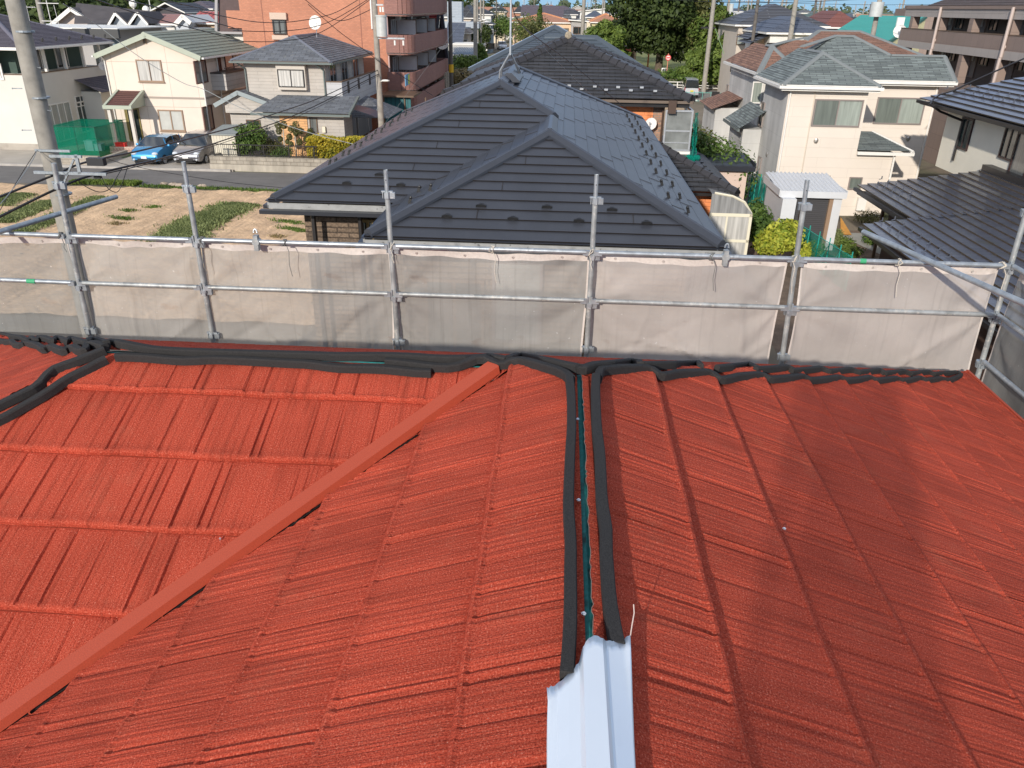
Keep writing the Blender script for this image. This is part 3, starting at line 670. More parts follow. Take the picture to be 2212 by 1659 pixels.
for i in range(6):
 for lv,(zz,nm)in enumerate(((ZT,'upper'),(ZM,'lower'))):
  a=PU[i](zz);b=PU[i+1](zz)if i<5 else None
  if b is None:continue
  bay=['between the concrete pole and the silver car','below the field, left of the dark metal roof','below the front gable of the dark metal roof','below the right half of the dark metal roof','below the dark tiled roof at the right'][i]
  t=Thing('scaffold_rail',f'{nm} galvanised rail '+bay,'scaffold rail',(a+b)/2,F1,'horizontal rails of the roof scaffold')
  a2,b2=a+Vector((.055,-.028,0)),b+Vector((-.055,-.028,0));m=MB();m.tube(a2,b2,.0215,12);t.part('tube',m,GALV if lv==0 else GAL2,smooth=True)
  for p,s in((a2,1),(b2,-1)):
   m=MB();m.box(p.x-.03,p.y-.018,p.z-.028,p.x+.03,p.y+.018,p.z+.014);m.box(p.x-s*.045,p.y-.008,p.z-.06,p.x-s*.03,p.y+.008,p.z+.035);t.part('wedge',m,GALV)
  if(i,lv)in((4,0),):m=MB();m.tube(a2.lerp(b2,.28),a2.lerp(b2,.31),.0222,12);t.part('green_paint_mark',m,GREENP)
a=PU[0](ZT);m0=F1.y((0,508),VR+.02);
for lv,(zz,lab)in enumerate(((ZT,'upper galvanised rail at the left edge, left of the concrete pole'),(ZM,'lower galvanised rail with a green paint mark at the left edge'))):
 a=PU[0](zz);b=Vector((a.x-1.75,VR,zz));t=Thing('scaffold_rail',lab,'scaffold rail',(a+b)/2,F1,'horizontal rails of the roof scaffold');m=MB();m.tube(a+Vector((-.055,-.028,0)),b,.0215,12);t.part('tube',m,GALV,smooth=True)
 m=MB();p=a+Vector((-.055,-.028,0));m.box(p.x-.03,p.y-.018,p.z-.028,p.x+.03,p.y+.018,p.z+.014);t.part('wedge',m,GALV)
 if lv==1:m=MB();p=F1.y(Q('6',240,1072),VR-.028);m.tube((p.x-.05,VR-.028,zz),(p.x+.03,VR-.028,zz),.0222,12);t.part('green_paint_mark',m,GREENP)
fl=(lambda z:Vector((PU[0](z).x-1.78,VR,z)))
t=Thing('scaffold_post','short scaffold post at the far left edge behind the roof hip','scaffold post',fl(3.0),F1,'upright posts of the roof scaffold');m=MB();p0=F1.y((4,700),VR+.1)
fl2=lambda z:Vector((p0.x-.02,VR+.1,z));m.tube(fl2(0),fl2(ZM-.7),.0235,12);t.part('tube',m,GAL2,smooth=True);clamp(t,0,0,ZM-.5-.46,fl2)
labs=['netting sheet at the far left, ghosting the field behind it','wrinkled netting sheet between the concrete pole and the second post','netting sheet with spread creases below the left end of the dark roof','netting sheet with brown stains below the gable of the dark roof','clean pinkish netting sheet below the right part of the dark roof','netting sheet with a dark grimy corner below the tiled roof']
net(PU[0](ZT).x-2.2,PU[0](ZT).x-.02,labs[0],NET3,1)
for i in range(5):
 a,b=PU[i](ZT-.4).x,PU[i+1](ZT-.4).x;g0=.06 if i==4 else .015;g1=.075 if i==3 else .03 if i<4 else .07
 net(a+g0,b-g1,labs[i+1],NET2 if i in(3,4)else NETM,i+2)
ue=PU[5](ZT).x
net(0,1.8,'grey netting sheet running towards us along the right side, beyond the corner post',NET3,9,org=(ue+.05,VR-.06,0),ud=(0,-1,0),z0=ZT-3.2)
net(1.85,3.65,'grey netting sheet nearest us at the right edge',NET3,10,org=(ue+.05,VR-.06,0),ud=(0,-1,0),z0=ZT-3.2)
for zz,nm in((ZT,'upper'),(ZM,'middle'),(ZM-.455,'lower')):
 a=Vector((ue,VR-.05,zz));b=Vector((ue,VR-1.75,zz));t=Thing('scaffold_rail',f'{nm} side rail running towards us from the right corner post','scaffold rail',a,F1,'side rails at the right');m=MB();m.tube(a,b,.0215,12);t.part('tube',m,GALV,smooth=True)
 m=MB();m.box(a.x-.018,a.y-.03,a.z-.028,a.x+.018,a.y+.03,a.z+.014);t.part('wedge',m,GALV)
pe=lambda z:Vector((ue,VR-1.8,z))
t=Thing('scaffold_post','side scaffold post just outside the right edge','scaffold post',pe(3),F1,'upright posts of the roof scaffold');m=MB();m.tube(pe(0),pe(ZT+.8),.0235,12);t.part('tube',m,GAL2,smooth=True);clamp(t,0,0,ZT-.045,pe)
def lpipe(a,b,lab):
 t=Thing('loose_pipe',lab,'pipe',(a+b)/2,F1,None);m=MB();m.tube(a,b,.0245,14,caps=False);t.part('tube',m,GALV,smooth=True)
 m=MB();d=(a-b).normalized();m.tube(a-d*.01,a-d*.006,.0235,14);t.part('plugged_end',m,M('pipe_end',(.25,.26,.27),.6))
lpipe(F1.z(Q('6',845,445),ZT+.05),F1.z((-40,512),ZT+.05),'loose galvanised pipe reaching over the field at the left edge')
lpipe(F1.z(Q('9',900,787),ZT+.055),F1.z((2290,690),ZT+.055),'thick loose galvanised pipe slanting over the rail at the right')
ROPE=M('tie_cord_pale',(.55,.50,.42),.9,nv=(80,.2));ROPG=M('tie_cord_grey',(.16,.16,.15),.9)
def cord(u,lab,mat,seed,drop=.2):
 r=random.Random(seed);m=MB();c=Vector((u,VR-.028,ZT));pts=[]
 for k in range(20):an=k*.85;pts.append(c+Vector((r.uniform(-.02,.02)+.01*math.sin(k),math.sin(an)*.031,math.cos(an)*.031)))
 m.path(pts,.004,5);q=pts[-1];p2=[q,q+Vector((.02,-.015,-.05)),q+Vector((.012,-.02,-drop*.6)),q+Vector((.03,-.02,-drop))];m.path(p2,.0035,5)
 solo('tie_cord',lab,'cord',m,mat,(u,VR,ZT),F1,'cords tying the netting to the rail')
for k,(px_,lab,mt)in enumerate(((196*.73,'grey cord knotted round the post beside the concrete pole',ROPG),(450*.985,'cord hanging from the upper rail right of the second post',ROPG),(848,'pale cord knotted at the third post',ROPE),(1064,'white cord hanging below the gable of the dark roof',ROPE),
  (1276,'pale cord at the fourth post',ROPE),(1527+10,'dark cord hanging long on the pinkish netting',ROPG),(1716,'pale cord bundle knotted at the fifth post',ROPE),(1945,'pale cord hanging on the netting below the tiled roof',ROPE),(2170,'pale cord knotted at the right corner post',ROPE),(620,'grey cord hanging right of the small hook clamp',ROPG))):
 cord(F1.y((px_,545),VR).x,lab,mt,k,.12 if k in(0,2,4)else .28)
for r_,x,y,lab in(('6',1858,740,'small dark hook clamp standing on the left part of the upper rail'),('8',680,1060,'shiny hook clamp standing on the rail below the right end of the dark roof')):
 p=F1.y(Q(r_,x,y),VR-.028);t=Thing('hook_clamp',lab,'clamp',(p.x,VR,ZT),F1);m=MB();z=ZT
 m.tube((p.x,VR-.06,z),(p.x,VR+.01,z),.034,12);m.box(p.x-.02,VR-.055,z-.08,p.x+.02,VR+.0,z+.06);t.part('clamp_body',m,GAL2)
 m=MB()
 for k in range(9):an=math.pi*k/8;m.ball((p.x+.016*math.cos(an),VR-.028,z+.085+.03*math.sin(an)),.0085,6,4)
 t.part('hook',m,GALV)
cu,cv=-.72,-3.05;t=Thing('added_shade_strip','unseen netting strip added behind the camera to shade the right slope','netting',(cu,cv,7),F1);m=MB();nx,nz_=10,30  # out-of-view strip and post, added only to cast a soft band of shade
for i in range(nx):
 for j in range(nz_):
  P=lambda i,j:Vector((cu+(.50-.08*(j/nz_)**2)*(i/nx-.5)*1.15+.03*math.sin(j*.5),cv+.05*math.sin(i*1.3+j*.3),10.0-3.2*j/nz_));m.face([P(i,j+1),P(i+1,j+1),P(i+1,j),P(i,j)])
t.part('mesh_sheet',m,netmat('shade_strip_mesh',(.35,.35,.33),.38,.1));m=MB();m.tube((cu-.34,cv,0),(cu-.34,cv,10.1),.0235,10);m.tube((cu-.34,cv,10.02),(cu+.34,cv,10.02),.012,6);t.part('post',m,GAL2)
# ================================================================== ground, field, roads
def flat(name,pts,z,mat,lab=None,kind='structure',fr=G0):
 m=MB();m.face([(x,y,z)for x,y in pts],0,[(x,y)for x,y in pts]);return solo(name,lab,None,m,mat,(0,0,0),fr,kind=kind)
GRD=M('ground_earth',(.19,.155,.11),.95,nv=(.35,.25),blotch=(.08,.52,(.07,.09,.035),.8))
flat('ground',[(-2500,-300),(2500,-300),(2500,5200),(-2500,5200)],0,GRD)
SOIL=M('tilled_sandy_soil',(.72,.49,.29),.97,nv=(1.1,.16),bump=(6,.05),streak=(5,.22,.28),blotch=(1.6,.62,(.36,.25,.155),.5))
m=MB();rr=random.Random(8);nx,ny=230,120;u0_,u1_,v0_,v1_=-52,-5.5,22,40.2
from mathutils import noise as _nz
H=[[.06+.05*_nz.noise(Vector((i*.35,j*.18,0)))+.045*_nz.noise(Vector((i*.9,j*.6,4)))+.03*math.sin((u0_+(u1_-u0_)*i/nx+j*.03)*2.6)for j in range(ny+1)]for i in range(nx+1)]
for i in range(nx):
 for j in range(ny):
  X=lambda a:u0_+(u1_-u0_)*a/nx
  Y=lambda b:v0_+(v1_-v0_)*b/ny
  q=[(i,j),(i+1,j),(i+1,j+1),(i,j+1)];m.face([(X(a),Y(b),H[a][b])for a,b in q],0,[(X(a),Y(b))for a,b in q])
solo('field_soil',None,None,m,SOIL,(0,0,0),G0,kind='structure',smooth=True)
ASP=M('asphalt',(.17,.158,.145),.9,nv=(.8,.14),bump=(30,.004),streak=(.3,2,.12),spots=(20,.62,(.2,.19,.18),.35))
flat('road',[(-140,40.7),(120,40.7),(120,45.35),(-140,45.35)],.008,ASP)
flat('street',[(-13.6-3,100),(-13.6+2.6,100),(-22,420),(-29,420)],.012,ASP,fr=Fr(0))
CNC=M('concrete_slab',(.42,.375,.315),.9,nv=(.7,.14),blotch=(.9,.58,(.26,.22,.18),.6),bump=(25,.003))
m=MB();m.box(-70,45.35,-.2,-19.2,62,.10);solo('concrete_forecourt',None,None,m,CNC,(0,0,0),G0,kind='structure')
m=MB();m.box(-19.2,45.9,-.2,-3,61,.25);solo('garden_soil',None,None,m,M('garden_earth',(.12,.09,.06),.95,nv=(2,.3),bump=(12,.05)),(0,0,0),G0,kind='structure')
m=MB();m.box(-70,45.2,-.05,-19.3,45.36,.14);solo('kerb',None,None,m,M('kerb_concrete',(.40,.37,.33),.9,nv=(2,.15)),(0,0,0),G0,kind='structure')
flat('yard_soil',[(6.5,20),(16,20),(16,36),(6.5,36)],.01,M('yard_earth',(.17,.12,.085),.95,nv=(2,.3),bump=(10,.06)))
flat('sandy_lot',[(5,52),(9.6,52),(12.5,90),(4,90)],.01,M('lot_sand',(.50,.36,.22),.95,nv=(.5,.15),bump=(4,.1),blotch=(.5,.6,(.25,.17,.1),.6)))
flat('parking_lot',[(4,90),(40,90),(40,103),(4,103)],.014,M('car_park_surface',(.22,.21,.19),.9,nv=(1,.12)))
PG=M('park_grass',(.17,.19,.055),.95,nv=(.5,.3),bump=(5,.08),blotch=(.35,.55,(.36,.28,.15),.6))
flat('park_lawn',[(-2,108),(60,108),(70,190),(-2,190)],.02,PG)
# ================================================================== vegetation helpers
def leafm(name,col,col2,trans=.3):
 if name in MATS:return MATS[name]
 m=bpy.data.materials.new(name);m.use_nodes=True;n=m.node_tree;N=n.nodes;L=n.links;b=N['Principled BSDF'];tc=N.new('ShaderNodeTexCoord')
 t=N.new('ShaderNodeTexNoise');t.inputs['Scale'].default_value=.9;t.inputs['Detail'].default_value=6;L.new(tc.outputs['Object'],t.inputs[0])
 g=N.new('ShaderNodeNewGeometry');r=N.new('ShaderNodeValToRGB');ad=N.new('ShaderNodeMath');ad.operation='MULTIPLY_ADD';L.new(g.outputs['Random Per Island'],ad.inputs[0]);ad.inputs[1].default_value=.45
 L.new(t.outputs[0],ad.inputs[2]);L.new(ad.outputs[0],r.inputs[0]);e=r.color_ramp.elements;e[0].position=.38;e[0].color=(*col,1);e[1].position=.95;e[1].color=(*col2,1)
 L.new(r.outputs[0],b.inputs['Base Color']);b.inputs['Roughness'].default_value=.6;b.inputs['Specular IOR Level'].default_value=.3
 tl=N.new('ShaderNodeBsdfTranslucent');L.new(r.outputs[0],tl.inputs[0]);mx=N.new('ShaderNodeMixShader');mx.inputs[0].default_value=trans;L.new(b.outputs[0],mx.inputs[1]);L.new(tl.outputs[0],mx.inputs[2]);L.new(mx.outputs[0],N['Material Output'].inputs[0])
 MATS[name]=m;return m
LF=dict(dark=leafm('foliage_dark',(.018,.034,.010),(.085,.12,.03)),mid=leafm('foliage_mid',(.03,.07,.012),(.16,.24,.05)),bright=leafm('foliage_bright',(.045,.085,.014),(.20,.27,.055)),
          yellow=leafm('foliage_yellow',(.10,.13,.012),(.62,.48,.05)),lime=leafm('foliage_lime',(.16,.24,.02),(.62,.60,.08)),olive=leafm('foliage_olive',(.05,.06,.018),(.20,.20,.07)),far=leafm('foliage_far',(.06,.085,.045),(.17,.20,.11)),crop=leafm('crop_leaf',(.09,.125,.04),(.30,.34,.14)),dry=leafm('dry_grass',(.16,.13,.06),(.42,.33,.16)))
BARK=M('bark',(.16,.12,.085),.95,nv=(4,.3),bump=(14,.03),streak=(8,1,.4),coords='Object')
def leaves(m,c,rx,ry,rz,n,s,rnd,shell=.55):
 c=Vector(c)
 for _ in range(n):
  d=Vector((rnd.gauss(0,1),rnd.gauss(0,1),rnd.gauss(0,1))).normalized();k=shell+(1-shell)*rnd.random()**.5
  p=c+Vector((d.x*rx,d.y*ry,d.z*rz))*k*(1+rnd.uniform(-.08,.16));a=(d+Vector((rnd.gauss(0,.6),rnd.gauss(0,.6),rnd.gauss(0,.6)+.4))).normalized()
  u=a.orthogonal().normalized();u=Matrix.Rotation(rnd.uniform(0,6.28),3,a)@u;v=a.cross(u);e=s*rnd.uniform(.6,1.35)
  m.face([p-u*e,p-v*e*.55,p+u*e,p+v*e*.55],0,[(0,0),(1,0),(1,1),(0,1)])
def tree(name,label,base,h,rx,ry,mat,seed,lobes=14,per=240,leaf=.22,trunk=.18,th=.35,fr=G0,group=None,flat_=.8,cat='tree',top=1.0,cone=False,stems=1):
 r=random.Random(seed);t=Thing(name,label,cat,base,fr,group);b=Vector(base);m=MB()
 if trunk:
  tk=MB()
  for s_ in range(stems):
   o=Vector((r.uniform(-1,1),r.uniform(-1,1),0))*(rx*.25 if stems>1 else 0);p=b+o*.3;q=b+o+Vector((r.uniform(-.1,.1),0,h*th));tk.tube(p-Vector((0,0,.1)),q,trunk,8,trunk*.7)
   for k in range(4):an=r.uniform(0,6.28);e=q+Vector((math.cos(an)*rx*.6,math.sin(an)*ry*.6,h*r.uniform(.2,.5)));tk.tube(q,e,trunk*.45,6,trunk*.12)
  t.part('trunk',tk,BARK,smooth=True)
 H0=h*th
 for i in range(lobes):
  z=H0+(h-H0)*(i+.5)/lobes;f=(z-H0)/(h-H0);w=(1-f)**.8 if cone else math.sin(math.pi*(0.12+.8*f))**.7;an=i*2.4+r.uniform(-.4,.4);d=r.uniform(.25,.72)
  cx,cy=rx*w*d*math.cos(an),ry*w*d*math.sin(an);k=r.uniform(.38,.6)
  leaves(m,b+Vector((cx,cy,z)),rx*k*max(w,.35),ry*k*max(w,.35),(h-H0)*(.13 if cone else .2)*flat_*r.uniform(.8,1.3),per,leaf,r)
 t.part('crown',m,mat);return t
def bush(label,c,rx,ry,rz,n,leaf,mat,seed,name='shrub',cat='shrub',group=None,stem=True,fr=G0):
 r=random.Random(seed);t=Thing(name,label,cat,(c[0],c[1],max(0,c[2]-rz)),fr,group);m=MB();C=Vector(c)
 for i in range(7):
  d=Vector((r.uniform(-.5,.5)*rx,r.uniform(-.5,.5)*ry,r.uniform(-.3,.45)*rz));leaves(m,C+d,rx*.6,ry*.6,rz*.6,n//7,leaf,r,.5)
 t.part('foliage',m,mat)
 if stem:
  tk=MB()
  for k in range(4):tk.tube((c[0],c[1],max(0,c[2]-rz*1.1)),C+Vector((r.uniform(-.4,.4)*rx,r.uniform(-.4,.4)*ry,0)),.025,5,.01)
  t.part('stem',tk,BARK)
 return t
def grassband(name,lab,pts,w,n,hgt,mat,seed,kind='stuff',fr=G0,z=.05):
 r=random.Random(seed);m=MB();P=[Vector((a[0],a[1],0))for a in pts];Ls=[(b-a).length for a,b in zip(P[:-1],P[1:])];T=sum(Ls)
 for _ in range(n):
  s=r.random()*T;k=0
  while k<len(Ls)-1 and s>Ls[k]:s-=Ls[k];k+=1
  d=(P[k+1]-P[k]).normalized();q=P[k]+d*s+Vector((-d.y,d.x,0))*r.gauss(0,w*.35);a=r.uniform(0,3.14);h_=hgt*r.uniform(.4,1.3);e=Vector((math.cos(a),math.sin(a),0))*h_*.28;tl=Vector((r.gauss(0,.3),r.gauss(0,.3),1))*h_
  b0=q+Vector((0,0,z));m.face([b0-e,b0+e*.6,b0+e*.9+tl*.7,b0+tl],0,[(0,0),(1,0),(1,1),(0,1)])
 return solo(name,lab,None,m,mat,(0,0,0),fr,kind=kind)
g6=lambda x,y,z=0:tuple(G0.z(Q('6',x,y),z))[:2]
for i,ln in enumerate((((-20,512),(60,470),(160,425)),((-20,625),(150,565),(380,478)),((130,705),(330,620),(560,520),(720,445)))):
 grassband('crop_row','leafy potato row in the sandy field, '+['nearest the road','in the middle','longest, ending beside the pipe'][i],[g6(*p,.1)for p in ln],[.75,.8,.6][i],9000,.13,LF['crop'],i)
grassband('grass_strip','broad strip of young green crop running across the field',[g6(1250,790),g6(1400,660),g6(1760,510)],1.25,26000,.13,LF['crop'],9)
grassband('verge_grass','bright grass tuft strip along the field edge at the road',[g6(520,352),g6(700,352),g6(1010,362)],.45,6000,.16,LF['bright'],4)
grassband('verge_grass','thin weeds along the field edge by the road, right part',[g6(1020,375),g6(1600,395),g6(2040,415)],.5,2500,.09,LF['mid'],5)
for i,(x,y,w_,n)in enumerate(((480,465,.6,200),(1120,530,.7,260),(930,555,.6,160),(850,650,.5,140),(880,610,1.0,260),(1500,530,.4,60),(2020,745,.5,160),(2110,640,1.2,500),(2160,700,1.3,700))):
 a=g6(x-25,y+8);b=g6(x+25,y-8);grassband('weed_patch',None,[a,b],w_*1.1,int(n*.9),.09,LF['mid']if i%3 else LF['dry'],20+i)
for i,(x,y,s_)in enumerate(((1190,352,.24),(1255,360,.3),(1305,366,.3),(1360,366,.26),(1465,370,.28))):
 p=G0.z(Q('6',x,y),.1);m=MB();r=random.Random(i);m.ball(p,s_*.65,8,6,sq=(1.4,.8,.7));
 for v in m.v:v+=Vector((r.uniform(-.02,.02),)*3)
 solo('field_stone',f'pale stone at the field edge, {["first", "second", "third", "fourth", "fifth"][i]} from the left','stone',m,M('field_stone',(.42,.34,.26),.9,nv=(4,.2)),p,G0,'stones along the field edge',smooth=True)
# ================================================================== neighbour with the dark metal roof
MET=M('dark_metal_roofing',(.056,.060,.072),.38,.25,nv=(1.2,.10),bump=(90,.0006),spec=.55,streak=(1.5,.5,.12))
METL=M('metal_joint_and_lap_shade',(.03,.025,.024),.5,.2)
METC=M('metal_ridge_cap',(.058,.063,.076),.38,.3,nv=(5,.06))
BRK=M('rough_brown_brick',(.16,.115,.08),.9,brick=dict(w=.45,h=.1,m=.012,mc=(.07,.05,.035),var=.25,bd=.012),nv=(22,.5),bump=(30,.01))
W1=(-3.04,2.56,11.86,14.66);t_=.445;ZE=5.7
h2=House('dark_metal_roofed_house','house with dark grey metal panel roof and two stepped gables just beyond the netting','house',(-1.2,18,0),G0)
ur1,zr1=-.24,ZE+2.8*t_;ur2,zr2=-1.39,ZE+3.99*t_
a1=Vector((ur1,14.66,zr1));v_r1=14.13+(zr1-ZE)/t_+1.0
L1,R1=Vector((-3.04,11.86,ZE)),Vector((2.56,11.86,ZE))
A2,B2=Vector((ur2,18.12,zr2)),Vector((ur2,23.2,zr2))
SW2,NE2,NW2,SE2=Vector((-5.38,14.13,ZE)),Vector((2.6,27.19,ZE)),Vector((-5.38,27.19,ZE)),Vector((2.6,14.13,ZE))
m_end=Vector((ur1,14.13+2.8,zr1));V0=Vector((-3.04,14.13,ZE))
faces={'S1':[L1,R1,a1],'W1':[V0,L1,a1,m_end],'S2':[SW2,V0,m_end,A2],'W2':[NW2,SW2,A2,B2],'N2':[NE2,NW2,B2],'E':[R1,NE2,B2,A2,m_end,a1]}
rm=MB();
for k,p in faces.items():
 courses(rm,p,.262,.022,0,1)
for k in('E','W1','W2'):
 P3=[Vector(x)for x in faces[k]];n=(P3[1]-P3[0]).cross(P3[2]-P3[0]).normalized();n=n if n.z>0 else-n;dn=Vector((n.x*n.z,n.y*n.z,-(n.x**2+n.y**2))).normalized();qs=[x.dot(dn)for x in P3];q0,q1=min(qs),max(qs);kk=max(1,round((q1-q0)/.262));e=(q1-q0)/kk
 for i in range(1,kk):
  pc=[x for x in clipq(P3,lambda v:v.dot(dn),q0+i*e,q1)if abs(x.dot(dn)-q0-i*e)<1e-4]
  if len(pc)>=2:pc.sort(key=lambda v:v.y);rm.beam(pc[0]+n*.004,pc[-1]+n*.004,.006,.0215,1,up=n)  # dark bars along the laps, drawn in place of their shadow gap
rr=random.Random(4)
for k,p in faces.items():
 P3=[Vector(x)for x in p];n=(P3[1]-P3[0]).cross(P3[2]-P3[0]).normalized();n=n if n.z>0 else-n;dd=Vector((n.x,n.y,0)).normalized();dd.z=0;dn=Vector((n.x*n.z,n.y*n.z,-(n.x**2+n.y**2))).normalized();hz=Vector((0,0,1)).cross(n).normalized()
 qs=[x.dot(dn)for x in P3];q0,q1=min(qs),max(qs);kk=max(1,round((q1-q0)/.262));e=(q1-q0)/kk
 for i in range(kk):
  if k in('S1','S2')and i%3:continue
  pc=clipq(P3,lambda v:v.dot(dn),q0+i*e,q0+(i+1)*e)
  if len(pc)<3:continue
  hs_=[x.dot(hz)for x in pc];s=min(hs_)+((i*.95)%2.5)+.2
  off_=P3[0].dot(n)
  while s<max(hs_)-.2:
   c0=n*(off_+.006)+hz*s+dn*(q0+i*e);c1=n*(off_+.0285)+hz*s+dn*(q0+(i+1)*e)
   sm_=sorted(hs_)
   if sm_[0]+.25<s<sm_[-1]-.3:rm.beam(c0,c1,.015 if k in('S1','S2')else .03,.004,1,up=n)
   s+=2.5
h2.roofo=h2.part('roof',rm,[MET,METL])
cp=MB()
for a,b in((a1,L1+Vector((0,.0,.02))),(a1,R1+Vector((0,0,.02))),(A2,SW2),(B2,NE2),(B2,NW2)):
 c=MB();d=(b-a);c.cap(a,a+d*.985,.24,.075,drop=.12);h2.part('hip_cap',c,METC,h2.roofo)
for a,b in((a1,Vector((ur1,16.6,zr1))),(A2,B2),(A2,m_end+Vector((0.05,.05,.0)))):
 c=MB();c.cap(a,b,.26,.08,drop=.15);h2.part('ridge_cap',c,METC,h2.roofo)
c=MB();c.beam(V0,m_end,.16,.01,z0=.004,up=Vector((-.3,-.3,1)));h2.part('valley',c,METC,h2.roofo)
c=MB();p=Vector((ur2+.1,19.9,zr2+.02));c.cap((p.x,p.y-.8,p.z+.07),(p.x,p.y+.9,p.z+.07),.5,.05);h2.part('ridge_vent',c,METC,h2.roofo)
GUT=M('dark_gutter',(.025,.027,.034),.35);FAS=M('pale_fascia',(.30,.30,.29),.6,nv=(6,.15),spots=(7,.62,(.08,.08,.08),.8))
g=MB();f=MB()
for a,b,o in((L1,R1,(0,-1)),(R1,NE2,(1,0)),(SW2,V0,(0,-1)),(NW2,SW2,(-1,0)),(V0,L1,(-1,0))):
 o=Vector((o[0],o[1],0));kz=1 if o.y else .35;g.beam(a+o*.16*kz,b+o*.16*kz,.13,.07,z0=-.21 if o.y else-.16,ext=.12 if o.y else 0);f.beam(a+o*.02,b+o*.02,.03,.11,z0=-.15)
 g.beam(a-o*.02,b-o*.02,.16,.015,z0=-.012,ext=.02)
h2.part('gutter',g,GUT,h2.roofo);h2.part('fascia',f,FAS,h2.roofo)
SN=M('snow_stop',(.012,.012,.013),.5)
def stopS(r,x,y,fc):
 P0=L1 if fc=='S1' else SW2;n=Vector((0,-t_,1)).normalized();p=G0.pl(Q(r,x,y),P0+n*.02,n);m=MB()
 for i in range(8):
  a,b=-.085+.0212*i,-.085+.0212*(i+1);za,zb=.05-(a/.085)**2*.02,.05-(b/.085)**2*.02
  m.face([p+Vector((a,0,0)),p+Vector((b,0,0)),p+Vector((b,-.012,zb)),p+Vector((a,-.012,za))]);m.face([p+Vector((a,-.012,za)),p+Vector((b,-.012,zb)),p+Vector((b,.03,zb+.005)),p+Vector((a,.03,za+.005))])
 m.box(p.x-.03,p.y,p.z-.005,p.x+.03,p.y+.09,p.z+.05);h2.part('snow_guard',m,SN,h2.roofo)
for q in(('7',1280,522,'S1'),('7',1758,530,'S1'),('7',1032,598,'S1'),('7',1510,615,'S1'),('7',1990,630,'S1'),('7',540,293,'S2'),('7',305,355,'S2'),('7',697,368,'S2')):stopS(*q)
stopS('p',1322,456,'S1');stopS('p',1397,485,'S1')
def stopE(p,nrm,out):
 m=MB();m.box(p.x-.02,p.y-.015,p.z-.01,p.x+.1*out*-1,p.y+.015,p.z+.012);m.beam(p,p+Vector((out*-.03,0,.1)),.05,.018,up=(0,1,0));m.ball(p+Vector((-.03*out,0,.1)),.028,6,4);h2.part('snow_guard',m,SN,h2.roofo)
nE_=Vector((t_,0,1)).normalized();nW_=Vector((-t_,0,1)).normalized()
for x,y in[(2065,1097),(2138,1118),(2087,1142),(2163,1165),(2113,1193),(2190,1213),(2142,1248)]:stopE(G0.pl(Q('3',x,y),R1+nE_*.02,nE_),nE_,1)
for x,y in[(325,1270),(278,1312),(360,1330),(312,1378),(400,1397),(350,1452),(438,1470),(392,1537),(485,1550),(440,1625),(540,1635)]:stopE(G0.pl(Q('4',x,y),R1+nE_*.02,nE_),nE_,1)
for x,y in[(155,550),(243,560),(210,655),(303,660),(370,775)]:stopE(G0.pl(Q('8',x,y),R1+nE_*.02,nE_),nE_,1)
for x,y in[(758,492),(822,412),(905,400)]:stopE(G0.pl(Q('7',x,y),L1+nW_*.02,nW_),nW_,-1)
for x,y in[(1300,1455),(1355,1445),(1412,1380),(1467,1365),(1515,1310),(1568,1298),(1603,1250),(1660,1235),(1687,1195),(1740,1178),(1760,1145),(1815,1130),(1830,1100),(1885,1082),(1890,1055),(1945,1040),(1175,1540),(1230,1525)]:stopE(G0.pl(Q('2',x,y),SW2+nW_*.02,nW_),nW_,-1)
w=MB();w.box(-2.55,12.35,0,2.1,27,ZE-.1);w.box(-4.9,14.6,0,2.0,26.7,ZE-.12);h2.part('wall',w,BRK)
s_=MB();s_.face([(-5.38,14.13,ZE-.2),(2.6,14.13,ZE-.2),(2.6,27.2,ZE-.2),(-5.38,27.2,ZE-.2)][::-1]);s_.face([(-3.04,11.86,ZE-.2),(2.56,11.86,ZE-.2),(2.56,14.12,ZE-.2),(-3.04,14.12,ZE-.2)][::-1]);h2.part('soffit',s_,BRZ)
h2.x0,h2.x1,h2.y0,h2.y1=-2.55,2.1,12.35,27
h2.win('S',('7',405,605,520,760),M('gold_bronze_frame',(.22,.15,.05),.4),GLS,pl=14.6,t=.05)
SHT=M('white_shutter_slats',(.30,.31,.29),.5,brick=dict(w=9,h=.075,m=.014,mc=(.32,.32,.3),var=.02,bd=.01))
h2.win('S',('p',1064,560,1168,740),M('grey_frame',(.2,.2,.2)),SHT,mull=0);h2.win('S',(-2.2,3.6,-1.2,4.9),BRZ,GLS)
h2.pipe([(-3.75,14.35,0),(-3.75,14.35,ZE-.2)],.045,BLK)
pp=G0.y(Q('7',62,600),14.3);h2.pipe([(pp.x,14.3,0),(pp.x,14.3,ZE-.28)],.05,BLK)
an=Thing('television_antenna','tall aerial mast on four splayed legs on the ridge of the dark metal roof','antenna',(ur2,19.4,zr2),G0)
zz_=zr2+.1;hub=G0.y(Q('3',970,492),19.6);m=MB();m.tube(hub+Vector((0,0,-.05)),hub+Vector((0,0,4.2)),.024,10);an.part('mast',m,ALU,smooth=True)
for q in((870,735),(1057,745),(1070,732),(890,722)):
 e=G0.z(Q('3',*q),zr2+.0-(.05 if q[0]<1000 else .12));k=hub.lerp(e,.72)+Vector(((e.x-hub.x)*.22,0,.02));m=MB();m.path([hub,k,e],.02,8);an.part('leg',m,ALU,smooth=True)
 m=MB();m.ball(e,.03,6,4);an.part('foot',m,BLK)
m=MB();m.tube(hub+Vector((0,0,3.9)),hub+Vector((.0,.0,3.95)),.04,8)
m.tube(hub+Vector((-.8,0,4.0)),hub+Vector((.8,0,4.0)),.012,6)
for k in range(9):m.tube(hub+Vector((-.75+.18*k,-.3,4.0)),hub+Vector((-.75+.18*k,.3,4.0)),.006,5)
an.part('antenna_elements',m,ALU)
